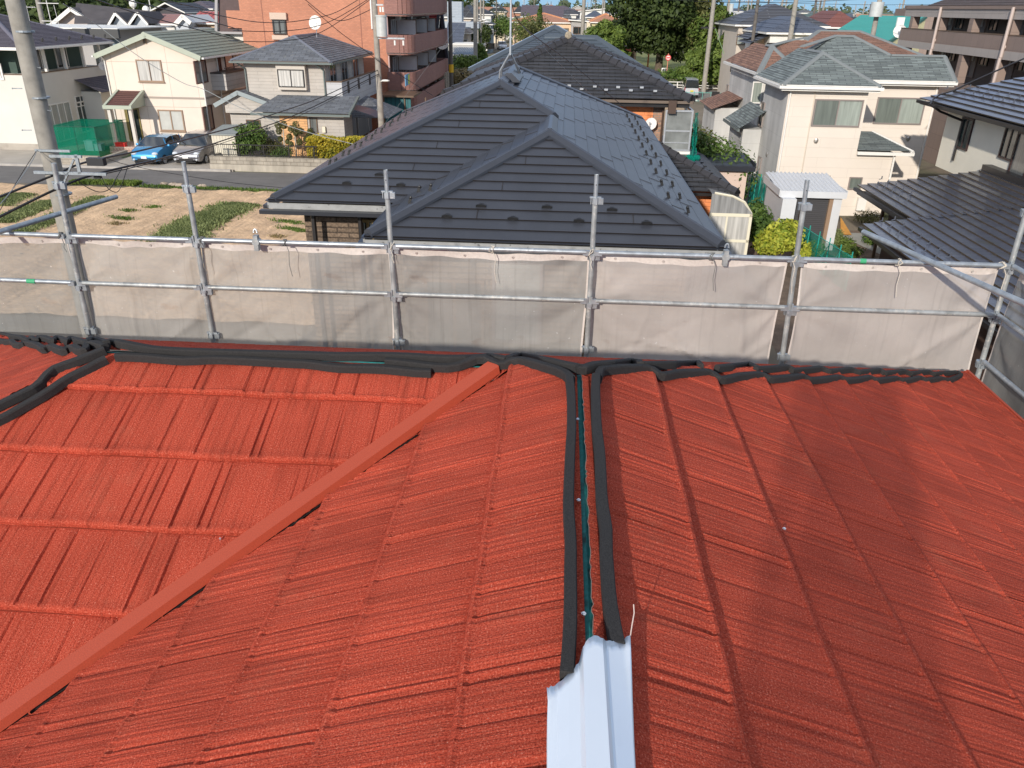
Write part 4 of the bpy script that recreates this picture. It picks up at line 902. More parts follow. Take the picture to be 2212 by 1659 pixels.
for i,q in enumerate(((800,310),(1085,245))):
 m=MB();s=hub+Vector((0,0,2.0));e=[Vector((SW2.x+.3,22,ZE+.1)),Vector((-1.39,23.1,zr2+.05)),Vector((2.3,21,ZE+.2)),Vector((2.4,15.5,ZE+.15))][i];m.tube(s,e,.002,4);an.part('guy_wire',m,WIRG)
# ================================================================== helpers for the farther houses
def roofmat(name,col,w=.9,h=.25,var=.12,mc=None,**k):return M(name,col,k.pop('rough',.8),0,brick=dict(w=w,h=h,m=k.pop('m',.012),mc=mc or[c*.35 for c in col],var=var,bd=k.pop('bd',.006)),nv=(2.5,.12),**k)
SLT=roofmat('weathered_slate_grey',(.145,.155,.17),.6,.23,.22,spots=(1.4,.6,(.25,.25,.22),.35))
TIL=M('black_flat_tile',(.035,.034,.036),.5,brick=dict(w=.45,h=.3,m=.012,mc=(.006,.006,.006),var=.35,bd=.012),nv=(6,.2),spec=.6)
TILC=M('black_cap_tile',(.035,.033,.035),.45,nv=(8,.2))
def captiles(T,a,b,mat,w=.34,L=.42,parent=None,h=.12):
 a,b=Vector(a),Vector(b);n=max(2,int((b-a).length/L));m=MB()
 for i in range(n):
  p,q=a.lerp(b,i/n),a.lerp(b,(i+1.06)/n);m.cap(p+Vector((0,0,.0)),q+Vector((0,0,.035 if b.z<a.z else .0)),w,h,drop=.25);
  d=(q-p).normalized();m.cap(q-d*.05+Vector((0,0,.04)),q+Vector((0,0,.04)),w*1.06,h,drop=.25)
 T.part('ridge_tiles',m,mat,parent)
def dish(T_or_lab,p,r,aim=(-.3,-1,.5),fr=G0,cat='satellite dish',stand=None):
 t=Thing('satellite_dish',T_or_lab,cat,p,fr);p=Vector(p);A=Vector(aim).normalized();R_=A.cross(Vector((0,0,1))).normalized();U=R_.cross(A);m=MB()
 c=p+A*.12
 for i in range(12):
  for j in range(3):
   P=lambda a,b:c+(R_*math.cos(a*.5236)+U*math.sin(a*.5236))*(r*b/3)+A*(.18*r*(b/3)**2)
   q=[P(i,j+1),P(i+1,j+1),P(i+1,j),P(i,j)];m.face(q if j else q[:3])
 t.part('dish',m,WHT,smooth=True);m=MB();m.tube(c-U*r*.9+A*.1,c+A*r*.9-U*.05,.015,5);m.ball(c+A*r*.9,.04,6,4);m.tube(p,c,.025,6);
 if stand:m.tube(p,stand,.025,6)
 t.part('arm',m,ALU);return t
OBR=M('orange_brick_siding',(.78,.27,.10),.8,brick=dict(w=.5,h=.16,m=.008,mc=(.5,.16,.07),var=.07,bd=.004),nv=(6,.08))
OB2=M('mixed_corner_brick',(.30,.17,.11),.85,brick=dict(w=.22,h=.09,m=.01,mc=(.28,.24,.2),var=.5,c2=(.16,.12,.10)))
h3=House('orange_brick_house','orange brick house with black tiled hip roof behind the dark metal roof','house',(0,38,0),G0)
x0,x1,y0,y1=-4.75,4.95,32.5,41.0;ze=5.8;t3=.42
Fc,cps,zr3=hiproof(x0,x1,y0,y1,ze,t3)
apx=G0.y(Q('3',1510,375),37.2);t3=(apx.z-ze)/4.7
Fc=dict(S=[(x0,y0,ze),(x1,y0,ze),(apx.x,37.2,apx.z)],E=[(x1,y0,ze),(x1,45,ze),(apx.x,40.2,apx.z),(apx.x,37.2,apx.z)],W=[(x0,45,ze),(x0,y0,ze),(apx.x,37.2,apx.z),(apx.x,40.2,apx.z)],N=[(x1,45,ze),(x0,45,ze),(apx.x,40.2,apx.z)])
r=MB()
for k,p in Fc.items():courses(r,p,.29,.035)
ro=h3.part('roof',r,TIL);A=(apx.x,37.2,apx.z)
for b in((x0,y0,ze),(x1,y0,ze)):captiles(h3,A,b,TILC,parent=ro,w=.42,h=.16)
captiles(h3,A,(apx.x,40.2,apx.z),TILC,parent=ro);captiles(h3,(apx.x,40.2,apx.z),(x1,45,ze),TILC,parent=ro);captiles(h3,(apx.x,40.2,apx.z),(x0,45,ze),TILC,parent=ro)
m=MB();m.ball(Vector(A)+Vector((0,-.1,.18)),.17,7,5,sq=(1,.7,1.1));h3.part('end_ornament',m,M('mossy_ornament',(.30,.25,.18),.95,nv=(20,.4)),ro)
m=MB();m.beam((x0,y0-.05,ze),(x1,y0-.05,ze),.1,.1,z0=-.14,ext=.05);m.beam((x1+.05,y0,ze),(x1+.05,45,ze),.1,.1,z0=-.14);h3.part('gutter',m,M('brown_gutter',(.16,.12,.09),.4),ro)
m=MB();m.box(x0+.05,y0+.05,ze-.3,x1-.05,44.9,ze-.06);h3.part('eave_trim',m,BLK,ro)
w=MB();w.box(-4.2,33.2,0,3.6,44.4,ze-.2);h3.part('wall',w,OBR);w=MB();w.box(3.58,33.17,0,4.02,33.9,ze-.25);h3.part('corner_brickwork',w,OB2)
h3.x0,h3.x1,h3.y0,h3.y1=-4.2,3.6,33.2,44.4
for x,y in((80,822),(198,850),(300,824),(425,857)):
 n=Vector((0,-t3,1)).normalized();p=G0.pl(Q('4',x,y),Vector(A)+n*.06,n);m=MB();m.box(p.x-.07,p.y-.05,p.z,p.x+.07,p.y+.05,p.z+.07);h3.part('snow_guard',m,ALU,ro)
for x,y in((1520,806),(1635,838),(1758,815),(1863,845),(1975,820),(2095,851)):
 n=Vector((0,-t3,1)).normalized();p=G0.pl(Q('3',x,y),Vector(A)+n*.06,n);m=MB();m.box(p.x-.07,p.y-.05,p.z,p.x+.07,p.y+.05,p.z+.07);h3.part('snow_guard',m,ALU,ro)
b=Thing('glazed_balcony','aluminium glazed balcony enclosure at the right corner of the orange brick house','balcony',(4.6,32.6,2.6),G0)
P_=lambda x,y:G0.y(Q('4',x,y),32.55);a=P_(525,1010);c=P_(740,1440);zt4,zb4=a.z-.05,c.z+.12;bx0,bx1=a.x,c.x
f=MB();f.ring(bx0,zb4,bx1,zt4,32.55,.07,.07,'y',-1);zm=P_(600,1220).z;f.box(bx0,32.5,zm-.03,bx1,32.56,zm+.03);f.box(bx1-.06,32.5,zb4,bx1,34.4,zb4+.07);f.box(bx1-.06,34.3,zb4,bx1,34.4,zt4);f.box(bx1-.06,32.5,zt4-.07,bx1,34.4,zt4);f.box(bx0,32.5,zb4+.3,bx1,32.54,zb4+.34)
fo=b.part('frame',f,ALU);SG=M('smoked_panel',(.20,.21,.20),.25,coat=.5,nv=(1.6,.35))
for za,zb in((zb4+.05,zm-.03),(zm+.03,zt4-.05)):m=MB();m.box(bx0+.05,32.52,za,bx1-.05,32.54,zb);b.part('pane',m,SG,fo)
m=MB();m.box(bx0-.02,32.5,zb4-.12,bx1+.03,34.4,zb4-.0);b.part('floor_slab',m,WHT);m=MB();m.box(bx1-.5,32.6,0,bx1,33.2,zb4-.12);b.part('brick_pier',m,OB2)
GN=netmat('green_garden_net',(.01,.30,.22),.35,.3)
m=MB();r_=random.Random(2)
for i in range(10):
 for j in range(30):
  f_=lambda i,j:Vector((bx1+.05+.18*(i/10)*(1+.8*j/30)+.03*math.sin(j*.9+i),32.45+.35*i/10+.05*math.sin(i*2+j*.5),zt4-.1-(zt4-zb4+.9)*j/30))
  m.face([f_(i,j+1),f_(i+1,j+1),f_(i+1,j),f_(i,j)])
for k in range(7):m.ball((bx1-.2+k*.09,32.4,zb4-.25-.05*math.sin(k*2)),.12,7,5)
solo('garden_net','bunched green net hanging at the corner of the glazed balcony','net',m,GN,(bx1,32.4,2.6),G0)
m=MB();q=G0.y(Q('4',500,1060),33.05);m.path([(q.x,33.0,0),(q.x,33.0,ze-.3),(q.x+.3,32.5,ze-.1)],.05,7);m.box(q.x+.1,32.3,ze-.5,q.x+.4,32.5,ze-.02);h3.part('downpipe',m,M('bronze_pipe',(.08,.05,.035),.4))
p=G0.y(Q('4',395,1165),33.1);dish('white satellite dish on the orange brick wall at the roof edge',p,.24,(-.4,-1,.4))
r=MB();P0=G0.z(Q('8',765,605),2.9);x1_,y0_=P0.x,P0.y;xa,yb=3.6,y0_+8.2;tl=.45
tip=G0.y(Q('8',395,185),33.4+3);rx=x1_-2.9
courses(r,[(xa,y0_,2.9),(x1_,y0_,2.9),(rx,y0_+2.9,2.9+2.9*tl),(xa,y0_+2.9,2.9+2.9*tl)],.29,.035);courses(r,[(x1_,y0_,2.9),(x1_,yb,2.9),(rx,yb-1,2.9+2.9*tl),(rx,y0_+2.9,2.9+2.9*tl)],.29,.035)
ro2=h3.part('lower_roof',r,TIL);captiles(h3,(rx,y0_+2.9,2.9+2.9*tl),(x1_,y0_,2.9),TILC,parent=ro2,w=.36)
m=MB();m.beam((xa,y0_-.05,2.9),(x1_,y0_-.05,2.9),.1,.1,z0=-.14);m.beam((x1_+.05,y0_,2.9),(x1_+.05,yb,2.9),.1,.1,z0=-.14);h3.part('gutter',m,BLK,ro2)
w=MB();w.box(xa,y0_+.5,0,x1_-.5,yb,2.8);h3.part('wall',w,OBR)
for x,y in((425,255),(425,280),(455,300),(430,335),(455,340),(480,365),(505,395),(535,430),(565,462)):
 n=Vector((tl,0,1)).normalized();p=G0.pl(Q('8',x,y),Vector((x1_,y0_,2.9))+n*.05,n);m=MB();m.box(p.x-.06,p.y-.04,p.z,p.x+.06,p.y+.1,p.z+.05);h3.part('snow_guard',m,SN,ro2)
s=Thing('sunroom','cream framed lean-to sunroom with curtains beneath the black tiled lower roof','sunroom',(6.4,28.5,0),G0)
CRF=M('cream_frame',(.74,.68,.52),.5);ys=y0_-.75;XL=G0.y(Q('8',540,780),ys).x;XR=G0.y(Q('8',893,780),ys).x;zt5=G0.y(Q('8',720,775),ys).z;f=MB()
f.box(XL,ys,zt5-.12,XR,ys+.08,zt5);f.box(XR-.1,ys,0,XR,ys+.1,zt5);f.box(XL,ys,0,XL+.08,ys+.1,zt5);xm=XL+(XR-XL)*.42;f.box(xm-.03,ys+.01,0,xm+.03,ys+.07,zt5);zr5=G0.y(Q('8',740,1000),ys).z;f.box(XL,ys,zr5-.05,XR,ys+.09,zr5+.05);f.box(XR-.1,ys,zt5-.12,XR,ys+2.4,zt5);f.box(XR-.1,ys+2.3,0,XR,ys+2.4,zt5)
f.path([(XR-.04,ys+.05,zt5),(XR-.35,ys+.02,zt5+.42),(XR-.8,ys+.02,zt5+.62),(XL+.1,ys+.02,zt5+.72)],.045,6);fo=s.part('frame',f,CRF)
for a,b_ in((XL+.06,xm-.03),(xm+.03,XR-.1)):
 for z0_,z1_ in((.02,zr5-.05),(zr5+.05,zt5-.12)):m=MB();m.box(a,ys+.02,z0_,b_,ys+.04,z1_);s.part('pane',m,CUR,fo)
m=MB();m.box(XR-.08,ys+.1,.02,XR-.04,ys+2.3,zt5-.12);s.part('side_pane',m,CUR,fo)
m=MB();pr=[(XR-.02,zt5),(XR-.3,zt5+.38),(XR-.8,zt5+.58),(XL,zt5+.7)]
for(xa_,za_),(xb_,zb_)in zip(pr[:-1],pr[1:]):m.face([(xa_,ys,za_),(xa_,ys+2.4,za_),(xb_,ys+2.4,zb_),(xb_,ys,zb_)])
m.face([(XR-.02,ys,zt5),(XL,ys,zt5),(XL,ys,zt5+.7),(XR-.8,ys,zt5+.58),(XR-.3,ys,zt5+.38)][::-1]);s.part('curved_roof',m,M('cloudy_polycarbonate',(.34,.34,.33),.25,coat=.4,streak=(7,.4,.5)))
h4=House('second_metal_roofed_house','blue-grey metal roofed house whose bright ridge rises behind the black tile hip','house',(-1,52,0),G0)
MB4=M('blue_grey_metal',(.085,.105,.125),.4,.3,nv=(2,.06));MB5=M('pale_metal_edge',(.42,.50,.56),.35,.4,nv=(3,.06))
a=G0.y(Q('3',600,650),46.5);ap=G0.y(Q('3',1385,250),52.5);e_=G0.y(Q('3',2205,625),46.5)
hw4=ap.x-a.x;r=MB();ze4=a.z;t4=(ap.z-ze4)/6.0
S=[(a.x,46.5,ze4),(2*ap.x-a.x,46.5,ze4),(ap.x,52.5,ap.z)];courses(r,S,.3,.025)
courses(r,[S[1],(S[1][0],60,ze4),(ap.x,56,ap.z),S[2]],.3,.025);courses(r,[(S[0][0],60,ze4),S[0],S[2],(ap.x,56,ap.z)],.3,.025)
ro=h4.part('roof',r,MB4)
for b_ in(S[0],S[1]):m=MB();m.cap(S[2],b_,.5,.12,drop=.15);h4.part('hip_cap',m,MB4,ro);m=MB();o_=1 if b_ is S[1]else-1;m.beam(Vector(S[2])+Vector((0,.35,.05)),Vector(b_)+Vector((0,.35,.05)),.5,.02);h4.part('edge_flashing',m,MB5,ro)
rb=G0.y(Q('3',1690,365),47.5);r=MB();courses(r,[(rb.x-3.0,45.6,rb.z-1.6),(rb.x+3.6,45.6,rb.z-1.6),(rb.x+.5,47.9,rb.z+.1),(rb.x-2.4,47.9,rb.z+.1)],.3,.025);courses(r,[(rb.x+3.6,45.6,rb.z-1.6),(rb.x+3.6,52,rb.z-1.6),(rb.x+.5,50,rb.z+.1),(rb.x+.5,47.9,rb.z+.1)],.3,.025);h4.part('wing_roof',r,MB4,ro)
m=MB();m.cap((rb.x+.5,47.9,rb.z+.1),(rb.x+3.6,45.6,rb.z-1.6),.35,.1);m.cap((rb.x-2.4,47.9,rb.z+.1),(rb.x+.5,47.9,rb.z+.1),.3,.1);h4.part('ridge_cap',m,MB4,ro)
m=MB();m.beam(S[0],S[1],.12,.12,z0=-.16,ext=.1);h4.part('gutter',m,BLK,ro)
w=MB();w.box(S[0][0]+.6,47.1,0,S[1][0]-.6,59,ze4-.1);h4.part('wall',w,M('white_render',(.62,.60,.56),.85,nv=(3,.05)))
# ================================================================== houses across the road on the left
def wirepx(label,pts,r,mat=WIRE,group=None,name='overhead_cable'):
 P=[G0.y(Q(a,x,y),v)for a,x,y,v in pts];out=[P[0]]
 for a,b,c,d in zip([P[0]]+P[:-2],P[:-1],P[1:],P[2:]+[P[-1]]):
  for k in range(1,7):t=k/6;out.append(.5*((2*b)+(c-a)*t+(2*a-5*b+4*c-d)*t*t+(3*b-a-3*c+d)*t**3))
 return solo(name,label,'cable',MB().path(out,r,5),mat,out[0],G0,group)
def pole(label,u,v,h,r=.17,r2=.10,arms=(),group=None,mat=CONC,xf=False,steps=True,fr=G0,name='utility_pole'):
 t=Thing(name,label,'utility pole',(u,v,0),fr,group);m=MB();m.tube((u,v,-.2),(u,v,h),r,12,r2);t.part('pole',m,mat,smooth=True)
 for z,L_,dy in arms:
  m=MB();m.box(u-L_/2,v-.05+dy,z-.05,u+L_/2,v+.05+dy,z+.05);t.part('crossarm',m,GALV)
  for k in(-.45,-.15,.45):m=MB();m.tube((u+k*L_,v+dy,z+.05),(u+k*L_,v+dy,z+.25),.05,6,.03);t.part('insulator',m,WHT)
 if xf:m=MB();m.tube((u+.35,v-.1,xf),(u+.35,v-.1,xf+1.0),.3,12);m.tube((u+.35,v-.1,xf+1.0),(u+.35,v-.1,xf+1.08),.33,12);t.part('transformer',m,M('transformer_grey',(.5,.52,.5),.5,nv=(3,.1)),smooth=True)
 return t
CRM=M('cream_panel_siding',(.72,.62,.52),.85,brick=dict(w=1.82,h=2.7,m=.014,mc=(.52,.42,.34),var=.02,off=0,bd=.004),nv=(.8,.05))
SIDG=M('grey_cream_siding',(.46,.43,.40),.85,brick=dict(w=3.0,h=.3,m=.012,mc=(.30,.28,.26),var=.03,bd=.006),nv=(2,.07))
yA=51.8;a=G0.y(Q('1',870,500),yA);b=G0.y(Q('1',1875,540),yA);c=G0.y(Q('1',1350,312),yA);hw=(b.x-a.x)/2;ze=(a.z+b.z)/2;tg=(c.z-ze)/hw
h=House('cream_gabled_house','cream two-storey house with sage green gable roof behind the blue car','house',(a.x+hw,57,0),G0)
SAGE=roofmat('sage_green_shingle',(.24,.275,.225),.9,.42,.05);SGT=M('sage_trim',(.40,.43,.34),.6,nv=(2,.05))
h.block(a.x+.35,b.x-.35,yA+.45,yA+12.2,ze,tg,'gy',CRM,SAGE,SGT,oh=.4,expo=.42,step=.03,capw=.3,caph=.07,trim=SGT,gut=WHT)
m=MB()
for p in(a,b):q=Vector((p.x,yA,ze));m.beam(q,Vector((c.x,yA,h.zr)),.10,.3,z0=-.26)
h.part('barge_board',m,SGT,h.roofo)
_,up=h.win('S',('1',1265,555,1535,765),M('brown_frame',(.30,.20,.13),.5),CUR,t=.07,sill=1);BRF=M('brown_frame',(.3,.2,.13))
m=MB();w_=h.px('S','1',1388,572);w2=h.px('S','1',1440,748);m.box(w_.x,h.y0-.07,w2.z,w2.x-.18,h.y0-.03,w_.z);h.part('open_gap',m,BLK,up)
h.win('S',('1',1470,1022,1735,1225),BRF,FRO,t=.08,sill=1)
h.win('S',('1',1330,342,1372,408),BRF,M('louvre',(.22,.18,.15),.7),mull=0,t=.04,name='attic_vent')
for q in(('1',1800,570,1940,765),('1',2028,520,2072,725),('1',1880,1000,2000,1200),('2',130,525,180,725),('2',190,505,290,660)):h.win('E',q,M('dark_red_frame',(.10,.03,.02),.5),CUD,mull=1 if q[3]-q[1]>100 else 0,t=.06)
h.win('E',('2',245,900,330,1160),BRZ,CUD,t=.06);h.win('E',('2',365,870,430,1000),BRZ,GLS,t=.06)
m=MB();p=h.px('S','1',1310,900);m.box(p.x,h.y0-.03,p.z-.1,h.x1+.03,h.y0,p.z+.02);m.box(h.x1,h.y0-.02,p.z-.1,h.x1+.03,h.y1,p.z+.02);h.part('belt_course',m,M('belt_brown',(.36,.30,.25),.7))
bA=G0.x(Q('2',205,690),h.x1+1.0);bB=G0.x(Q('2',430,690),h.x1+1.0);m=MB();zz=h.px('E','2',205,850,h.x1+1.0).z;m.box(h.x1,bA.y,zz,h.x1+1.0,bB.y,bA.z);h.part('balcony',m,SIDG);m=MB();m.box(h.x1,bA.y-.05,bA.z,h.x1+1.05,bB.y,bA.z+.08);m.path([(h.x1+1,bA.y,bA.z+.35),(h.x1+1,bB.y,bA.z+.35)],.03);h.part('balcony_rail',m,BLK)
for x_,y_ in((h.x0+.06,h.y0-.06),(h.x1+.06,h.y0-.05)):h.pipe([(x_,y_,.1),(x_,y_,ze-.35),(x_,y_-.3,ze-.12)],.045,WHT)
h.pipe([(h.x1+.06,h.y0+2.6,.1),(h.x1+.06,h.y0+2.6,ze-.2)],.045,WHT)
P1=G0.y(Q('1',975,990),yA-1.5);P2=G0.y(Q('1',1215,990),yA-1.5);zp=P1.z;q3=G0.y(Q('1',1310,870),yA+.4)
r=MB();rise=.75;courses(r,[(P1.x,yA-1.5,zp),(P2.x,yA-1.5,zp),(P2.x,yA+.44,zp+rise),(P1.x,yA+.44,zp+rise)],.22,.02)
pr=h.part('porch_roof',r,M('maroon_roofing',(.13,.055,.045),.7,brick=dict(w=9,h=.25,m=.03,mc=(.05,.02,.02),var=.04)))
m=MB();m.beam((P1.x,yA-1.55,zp),(P2.x,yA-1.55,zp),.1,.22,z0=-.16,ext=.1)
for x in(P1.x,P2.x):m.beam((x,yA-1.5,zp),(x,yA+.44,zp+rise),.16,.22,z0=-.14)
m.face([(P2.x,yA-1.5,zp-.15),(P2.x,yA+.44,zp-.15),(P2.x,yA+.44,zp+rise)]);h.part('porch_trim',m,SGT,pr)
for x in(P1.x+.15,P2.x-.15):m=MB();m.box(x-.1,yA-1.4,.45,x+.1,yA-1.2,zp-.1);h.part('porch_post',m,M('porch_white',(.62,.57,.5),.7))
m=MB();m.box(P1.x-.1,yA-1.7,0,P2.x+.5,yA+.45,.45);m.box(P1.x+.1,yA-2.1,0,P2.x+.3,yA-1.7,.25);h.part('porch_step',m,M('salmon_tile_step',(.42,.27,.21),.8,brick=dict(w=.2,h=.2,m=.02,mc=(.55,.45,.38),var=.1)))
m=MB();d0=h.px('S','1',1120,1005);d1=h.px('S','1',1345,1300);h.win('S',(d0.x+.3,.47,d1.x-.9,d0.z),M('brass_frame',(.28,.22,.08),.4,.4),GLS,t=.07,mull=0,name='door');h.win('S',(d1.x-.85,.47,d1.x,d0.z),M('brass_frame',(.28,.22,.08)),GLS,t=.07,mull=0,name='side_light')
LAV=roofmat('plum_grey_shingle',(.115,.10,.12),4,.2,.08,m=.035,mc=(.045,.04,.05));WRN=M('white_render_wall',(.66,.63,.56),.85,nv=(.6,.05),bump=(20,.004));GRW=M('dark_green_wall',(.05,.085,.07),.8,nv=(1,.08))
xc=G0.z(Q('1',350,1370),.2);y0_=50.0;xe=G0.y(Q('1',268,800),y0_).x
h=House('white_balcony_house','white house with recessed green upper balcony behind the big concrete pole','house',(-38,56,0),G0);E_=G0.y(Q('1',265,448),y0_-.6);ze=E_.z-.0
en=G0.x(Q('1',1005,385),xe+.6);y1_=min(66,max(58,en.y));ztop=G0.x(Q('1',300,690),xe).z
zb=G0.y(Q('1',160,700),y0_).z
h.block(xe-10,xe,y0_,y1_,ze,.36,'hip',WRN,LAV,M('plum_cap',(.15,.14,.17),.6),oh=.6,expo=.2,step=.015,trim=WHT,gut=WHT,capw=.3,wall=False)
w=MB();w.box(xe-10,y0_,0,xe,y1_,zb);w.box(xe-10,y0_,zb,xe-2.2,y0_+.3,ze);h.part('wall',w,WRN);h.x0,h.x1,h.y0,h.y1=xe-10,xe,y0_,y1_
w=MB();w.box(xe-10,y0_+1.2,zb-.01,xe-1.3,y1_-.2,ze-.1);h.part('recessed_wall',w,GRW)
m=MB();m.box(xe-2.3,y0_-.03,zb,xe+.04,y0_+.14,zb+.05);m.box(xe-.12,y0_,zb,xe+.04,y1_,zb+.05);h.part('parapet_cap',m,BRZ)
for k in range(5):yy=y0_+.1+(y1_-y0_-.3)*k/4;m=MB();m.box(xe-.16,yy-.08,zb+.05,xe,yy+.08,ze-.1);h.part('balcony_post',m,WHT)
for f_ in((.3,.42),(.6,.75)):h.win('E',(y0_+(y1_-y0_)*f_[0],zb+.0,y0_+(y1_-y0_)*f_[1],zb+1.9),WHT,GLS,pl=xe-1.3,t=.06)
h.win('E',('1',400,985,715,1285),WHT,CUG,t=.08,mull=3);h.win('E',('1',695,955,925,1200),WHT,GLG,t=.09,mull=3);h.win('E',('1',690,900,890,965),WHT,GLS,t=.06,mull=3)
h.win('S',('1',-30,590,45,745),WHT,CUR,t=.09,mull=0)
for yy,zz in((0.5,.4),):m=MB();m.box(xe-10,y0_-.02,0,xe+.02,y1_,.5);h.part('plinth',m,CNC)
nrm=Vector((0,-.36,1)).normalized()
for k in range(7):yy=y0_+.8+k*1.5;m=MB();z_=ze+.36*.55;m.box(xe+.0,yy,z_+.02,xe+.1,yy+.04,z_+.2);m.box(xe-.1,yy+.25,z_+.1,xe+.0,yy+.29,z_+.26);h.part('snow_guard',m,SN,h.roofo)
m=MB();e=G0.x(Q('1',960,830),xe+1);courses(m,[(xe,e.y-1.5,3.2),(xe+1.6,e.y-1.5,3.2),(xe+1.6,e.y+3,3.2),(xe,e.y+3,4.2)][:0]or[(xe,e.y-1.6,4.0),(xe+1.8,e.y-1.6,3.2),(xe+1.8,e.y+3,3.2),(xe,e.y+3,4.0)],.2,.015);h.part('lower_roof',m,LAV);w=MB();w.box(xe,e.y-1.1,0,xe+1.4,e.y+3,3.2);h.part('bay_wall',w,WRN)
dish('small white dish on the corner of the white balcony house',G0.y(Q('1',962,620),y1_-1),.3,(.6,-1,.3))
GSD=M('pale_grey_siding',(.47,.43,.38),.85,brick=dict(w=1.8,h=.19,m=.008,mc=(.36,.33,.29),var=.04,bd=.004),nv=(1.5,.07));yF=49.8
a=G0.y(Q('2',255,560),yF);b=G0.y(Q('2',1190,582),yF);ze=(a.z+b.z)/2;c=G0.x(Q('2',1575,488),b.x);dep=min(c.y-yF,11.5);r1=G0.y(Q('2',850,335),yF+(b.x-a.x)/2)
h=House('grey_slate_roofed_house','grey sided house with weathered slate hip roof and white framed bay window','house',((a.x+b.x)/2,53,0),G0);tt=(r1.z-ze)/((b.x-a.x)/2)
h.block(a.x+.55,b.x-.55,yF+.55,yF+dep-.5,ze,tt,'hip',GSD,SLT,M('slate_cap',(.15,.16,.19),.6),oh=.55,expo=.23,step=.014,trim=M('dark_fascia',(.09,.07,.06),.5),gut=M('teal_grey_gutter',(.13,.16,.15),.4),capw=.22)
cz=MB()
q0,q1=h.px('S','2',672,598,h.y0-.35),h.px('S','2',965,842,h.y0-.35);cz.box(q0.x,h.y0-.35,q1.z,q1.x,h.y0,q0.z);bw=h.part('bay_surround',cz,M('bay_cream',(.56,.51,.44),.7))
h.win('S',('2',690,645,950,815),BLK,CUR,pl=h.y0-.36,t=.05)
for x_ in(h.x0+.08,h.x1-.08):h.pipe([(x_,h.y0-.07,2.9),(x_,h.y0-.07,ze-.5),(x_-.3,h.y0-.5,ze-.15)],.05,M('teal_grey_gutter',(.13,.16,.15)))
l0=G0.y(Q('2',450,1040),yF-1.9);l1=G0.y(Q('2',1225,1065),yF-1.9);t0=G0.y(Q('2',535,880),h.y0);zl=(l0.z+l1.z)/2;zt_=t0.z
r=MB();X0,X1=l0.x,l1.x+.9;courses(r,[(X0,yF-1.9,zl),(X1,yF-1.9,zl),(X1,h.y0,zt_),(X0+.9,h.y0,zt_)],.23,.014);lr=h.part('lower_roof',r,SLT)
m=MB();m.beam((X0,yF-1.97,zl),(X1,yF-1.97,zl),.12,.12,z0=-.16,ext=.05);m.beam((X1,yF-1.9,zl),(X1,h.y0,zt_),.12,.14,z0=-.1);h.part('gutter',m,M('teal_grey_gutter',(.13,.16,.15)),lr)
w=MB();w.box(X0+.5,yF-1.4,0,X1-.5,h.y0,zl-.05);w.box(X0-2.2,yF+.2,0,X0+.5,h.y0+5,zl+.2);h.part('wall',w,GSD)
r=MB();courses(r,[(X0-1.3,yF-.4,zl+1.0),(X0+.6,yF-.4,zl+.35),(X0+.6,yF+5,zl+.35),(X0-1.3,yF+5,zl+1.0)],.23,.014);courses(r,[(X0-2.9,yF-.4,zl+.2),(X0-1.3,yF-.4,zl+1.0),(X0-1.3,yF+5,zl+1.0),(X0-2.9,yF+5,zl+.2)],.23,.014);h.part('side_porch_roof',r,[SLT]);m=MB();m.beam((X0-2.9,yF-.45,zl+.2),(X0-1.3,yF-.45,zl+1.0),.06,.24,z0=-.2);m.beam((X0-1.3,yF-.45,zl+1.0),(X0+.6,yF-.45,zl+.35),.06,.24,z0=-.2);h.part('gable_trim',m,M('blue_grey_trim',(.28,.32,.32),.6));m=MB();m.box(X0-2.3,yF-.2,zl-.3,X0+.4,yF+.2,zl+.3);m.face([(X0-2.4,yF-.2,zl+.3),(X0+.3,yF-.2,zl+.3),(X0-1.3,yF-.2,zl+.95)]);h.part('gable_wall',m,GSD)
yl=yF-1.4
m=MB();q0,q1=G0.y(Q('2',712,1078),yl),G0.y(Q('2',988,1300),yl);m.box(q0.x,yl-.06,.3,q1.x,yl,q0.z);h.part('brick_panel',m,M('warm_brick_panel',(.72,.40,.18),.8,brick=dict(w=.6,h=.14,m=.02,mc=(.5,.30,.15),var=.12),nv=(3,.1)))
h.win('S',('2',990,1095,1075,1245),BRZ,CUD,pl=yl,t=.05,mull=0);h.win('S',('2',400,1115,540,1190),BRZ,GLG,pl=yF+.2,t=.06)
m=MB();q0,q1=G0.y(Q('2',1115,1180),yl),G0.y(Q('2',1148,1235),yl);m.box(q0.x,yl-.15,q1.z,q1.x,yl,q0.z);h.part('meter_box',m,CRF)
bz0=h.px('S','2',1200,895).z;bz1=h.px('S','2',1200,768).z;bx=h.px('S','2',1292,780,h.y0-.0).x;e2=G0.x(Q('2',1640,660),bx)
w=MB();w.box(h.x1,h.y0+.02,bz0,bx,h.y0+.14,bz1);w.box(bx-.12,h.y0+.14,bz0-.7,bx,h.y0+9.5,bz1);w.box(h.x1,h.y0+.14,bz0-.1,bx-.12,h.y0+9.5,bz0+.05);h.part('balcony',w,M('white_grey_siding',(.50,.50,.50),.8,brick=dict(w=1.8,h=.3,m=.012,mc=(.36,.36,.36),var=.03)))
m=MB();m.box(h.x1,h.y0-.02,bz1,bx+.03,h.y0+.18,bz1+.06);m.box(bx-.15,h.y0+.18,bz1,bx+.03,h.y0+9.5,bz1+.06);h.part('balcony_rail',m,BRZ)
for yy in(h.y0+1.3,h.y0+4,h.y0+7.2):m=MB();m.box(bx-.14,yy,bz1-.75,bx+.012,yy+.5,bz1-.05);h.part('balcony_slot',m,BLK)
for yy in(h.y0+.8,h.y0+3.6,h.y0+6.6):h.win('E',(yy,bz0+.2,yy+1.6,bz1+1.0),ALU,GLS,t=.05)
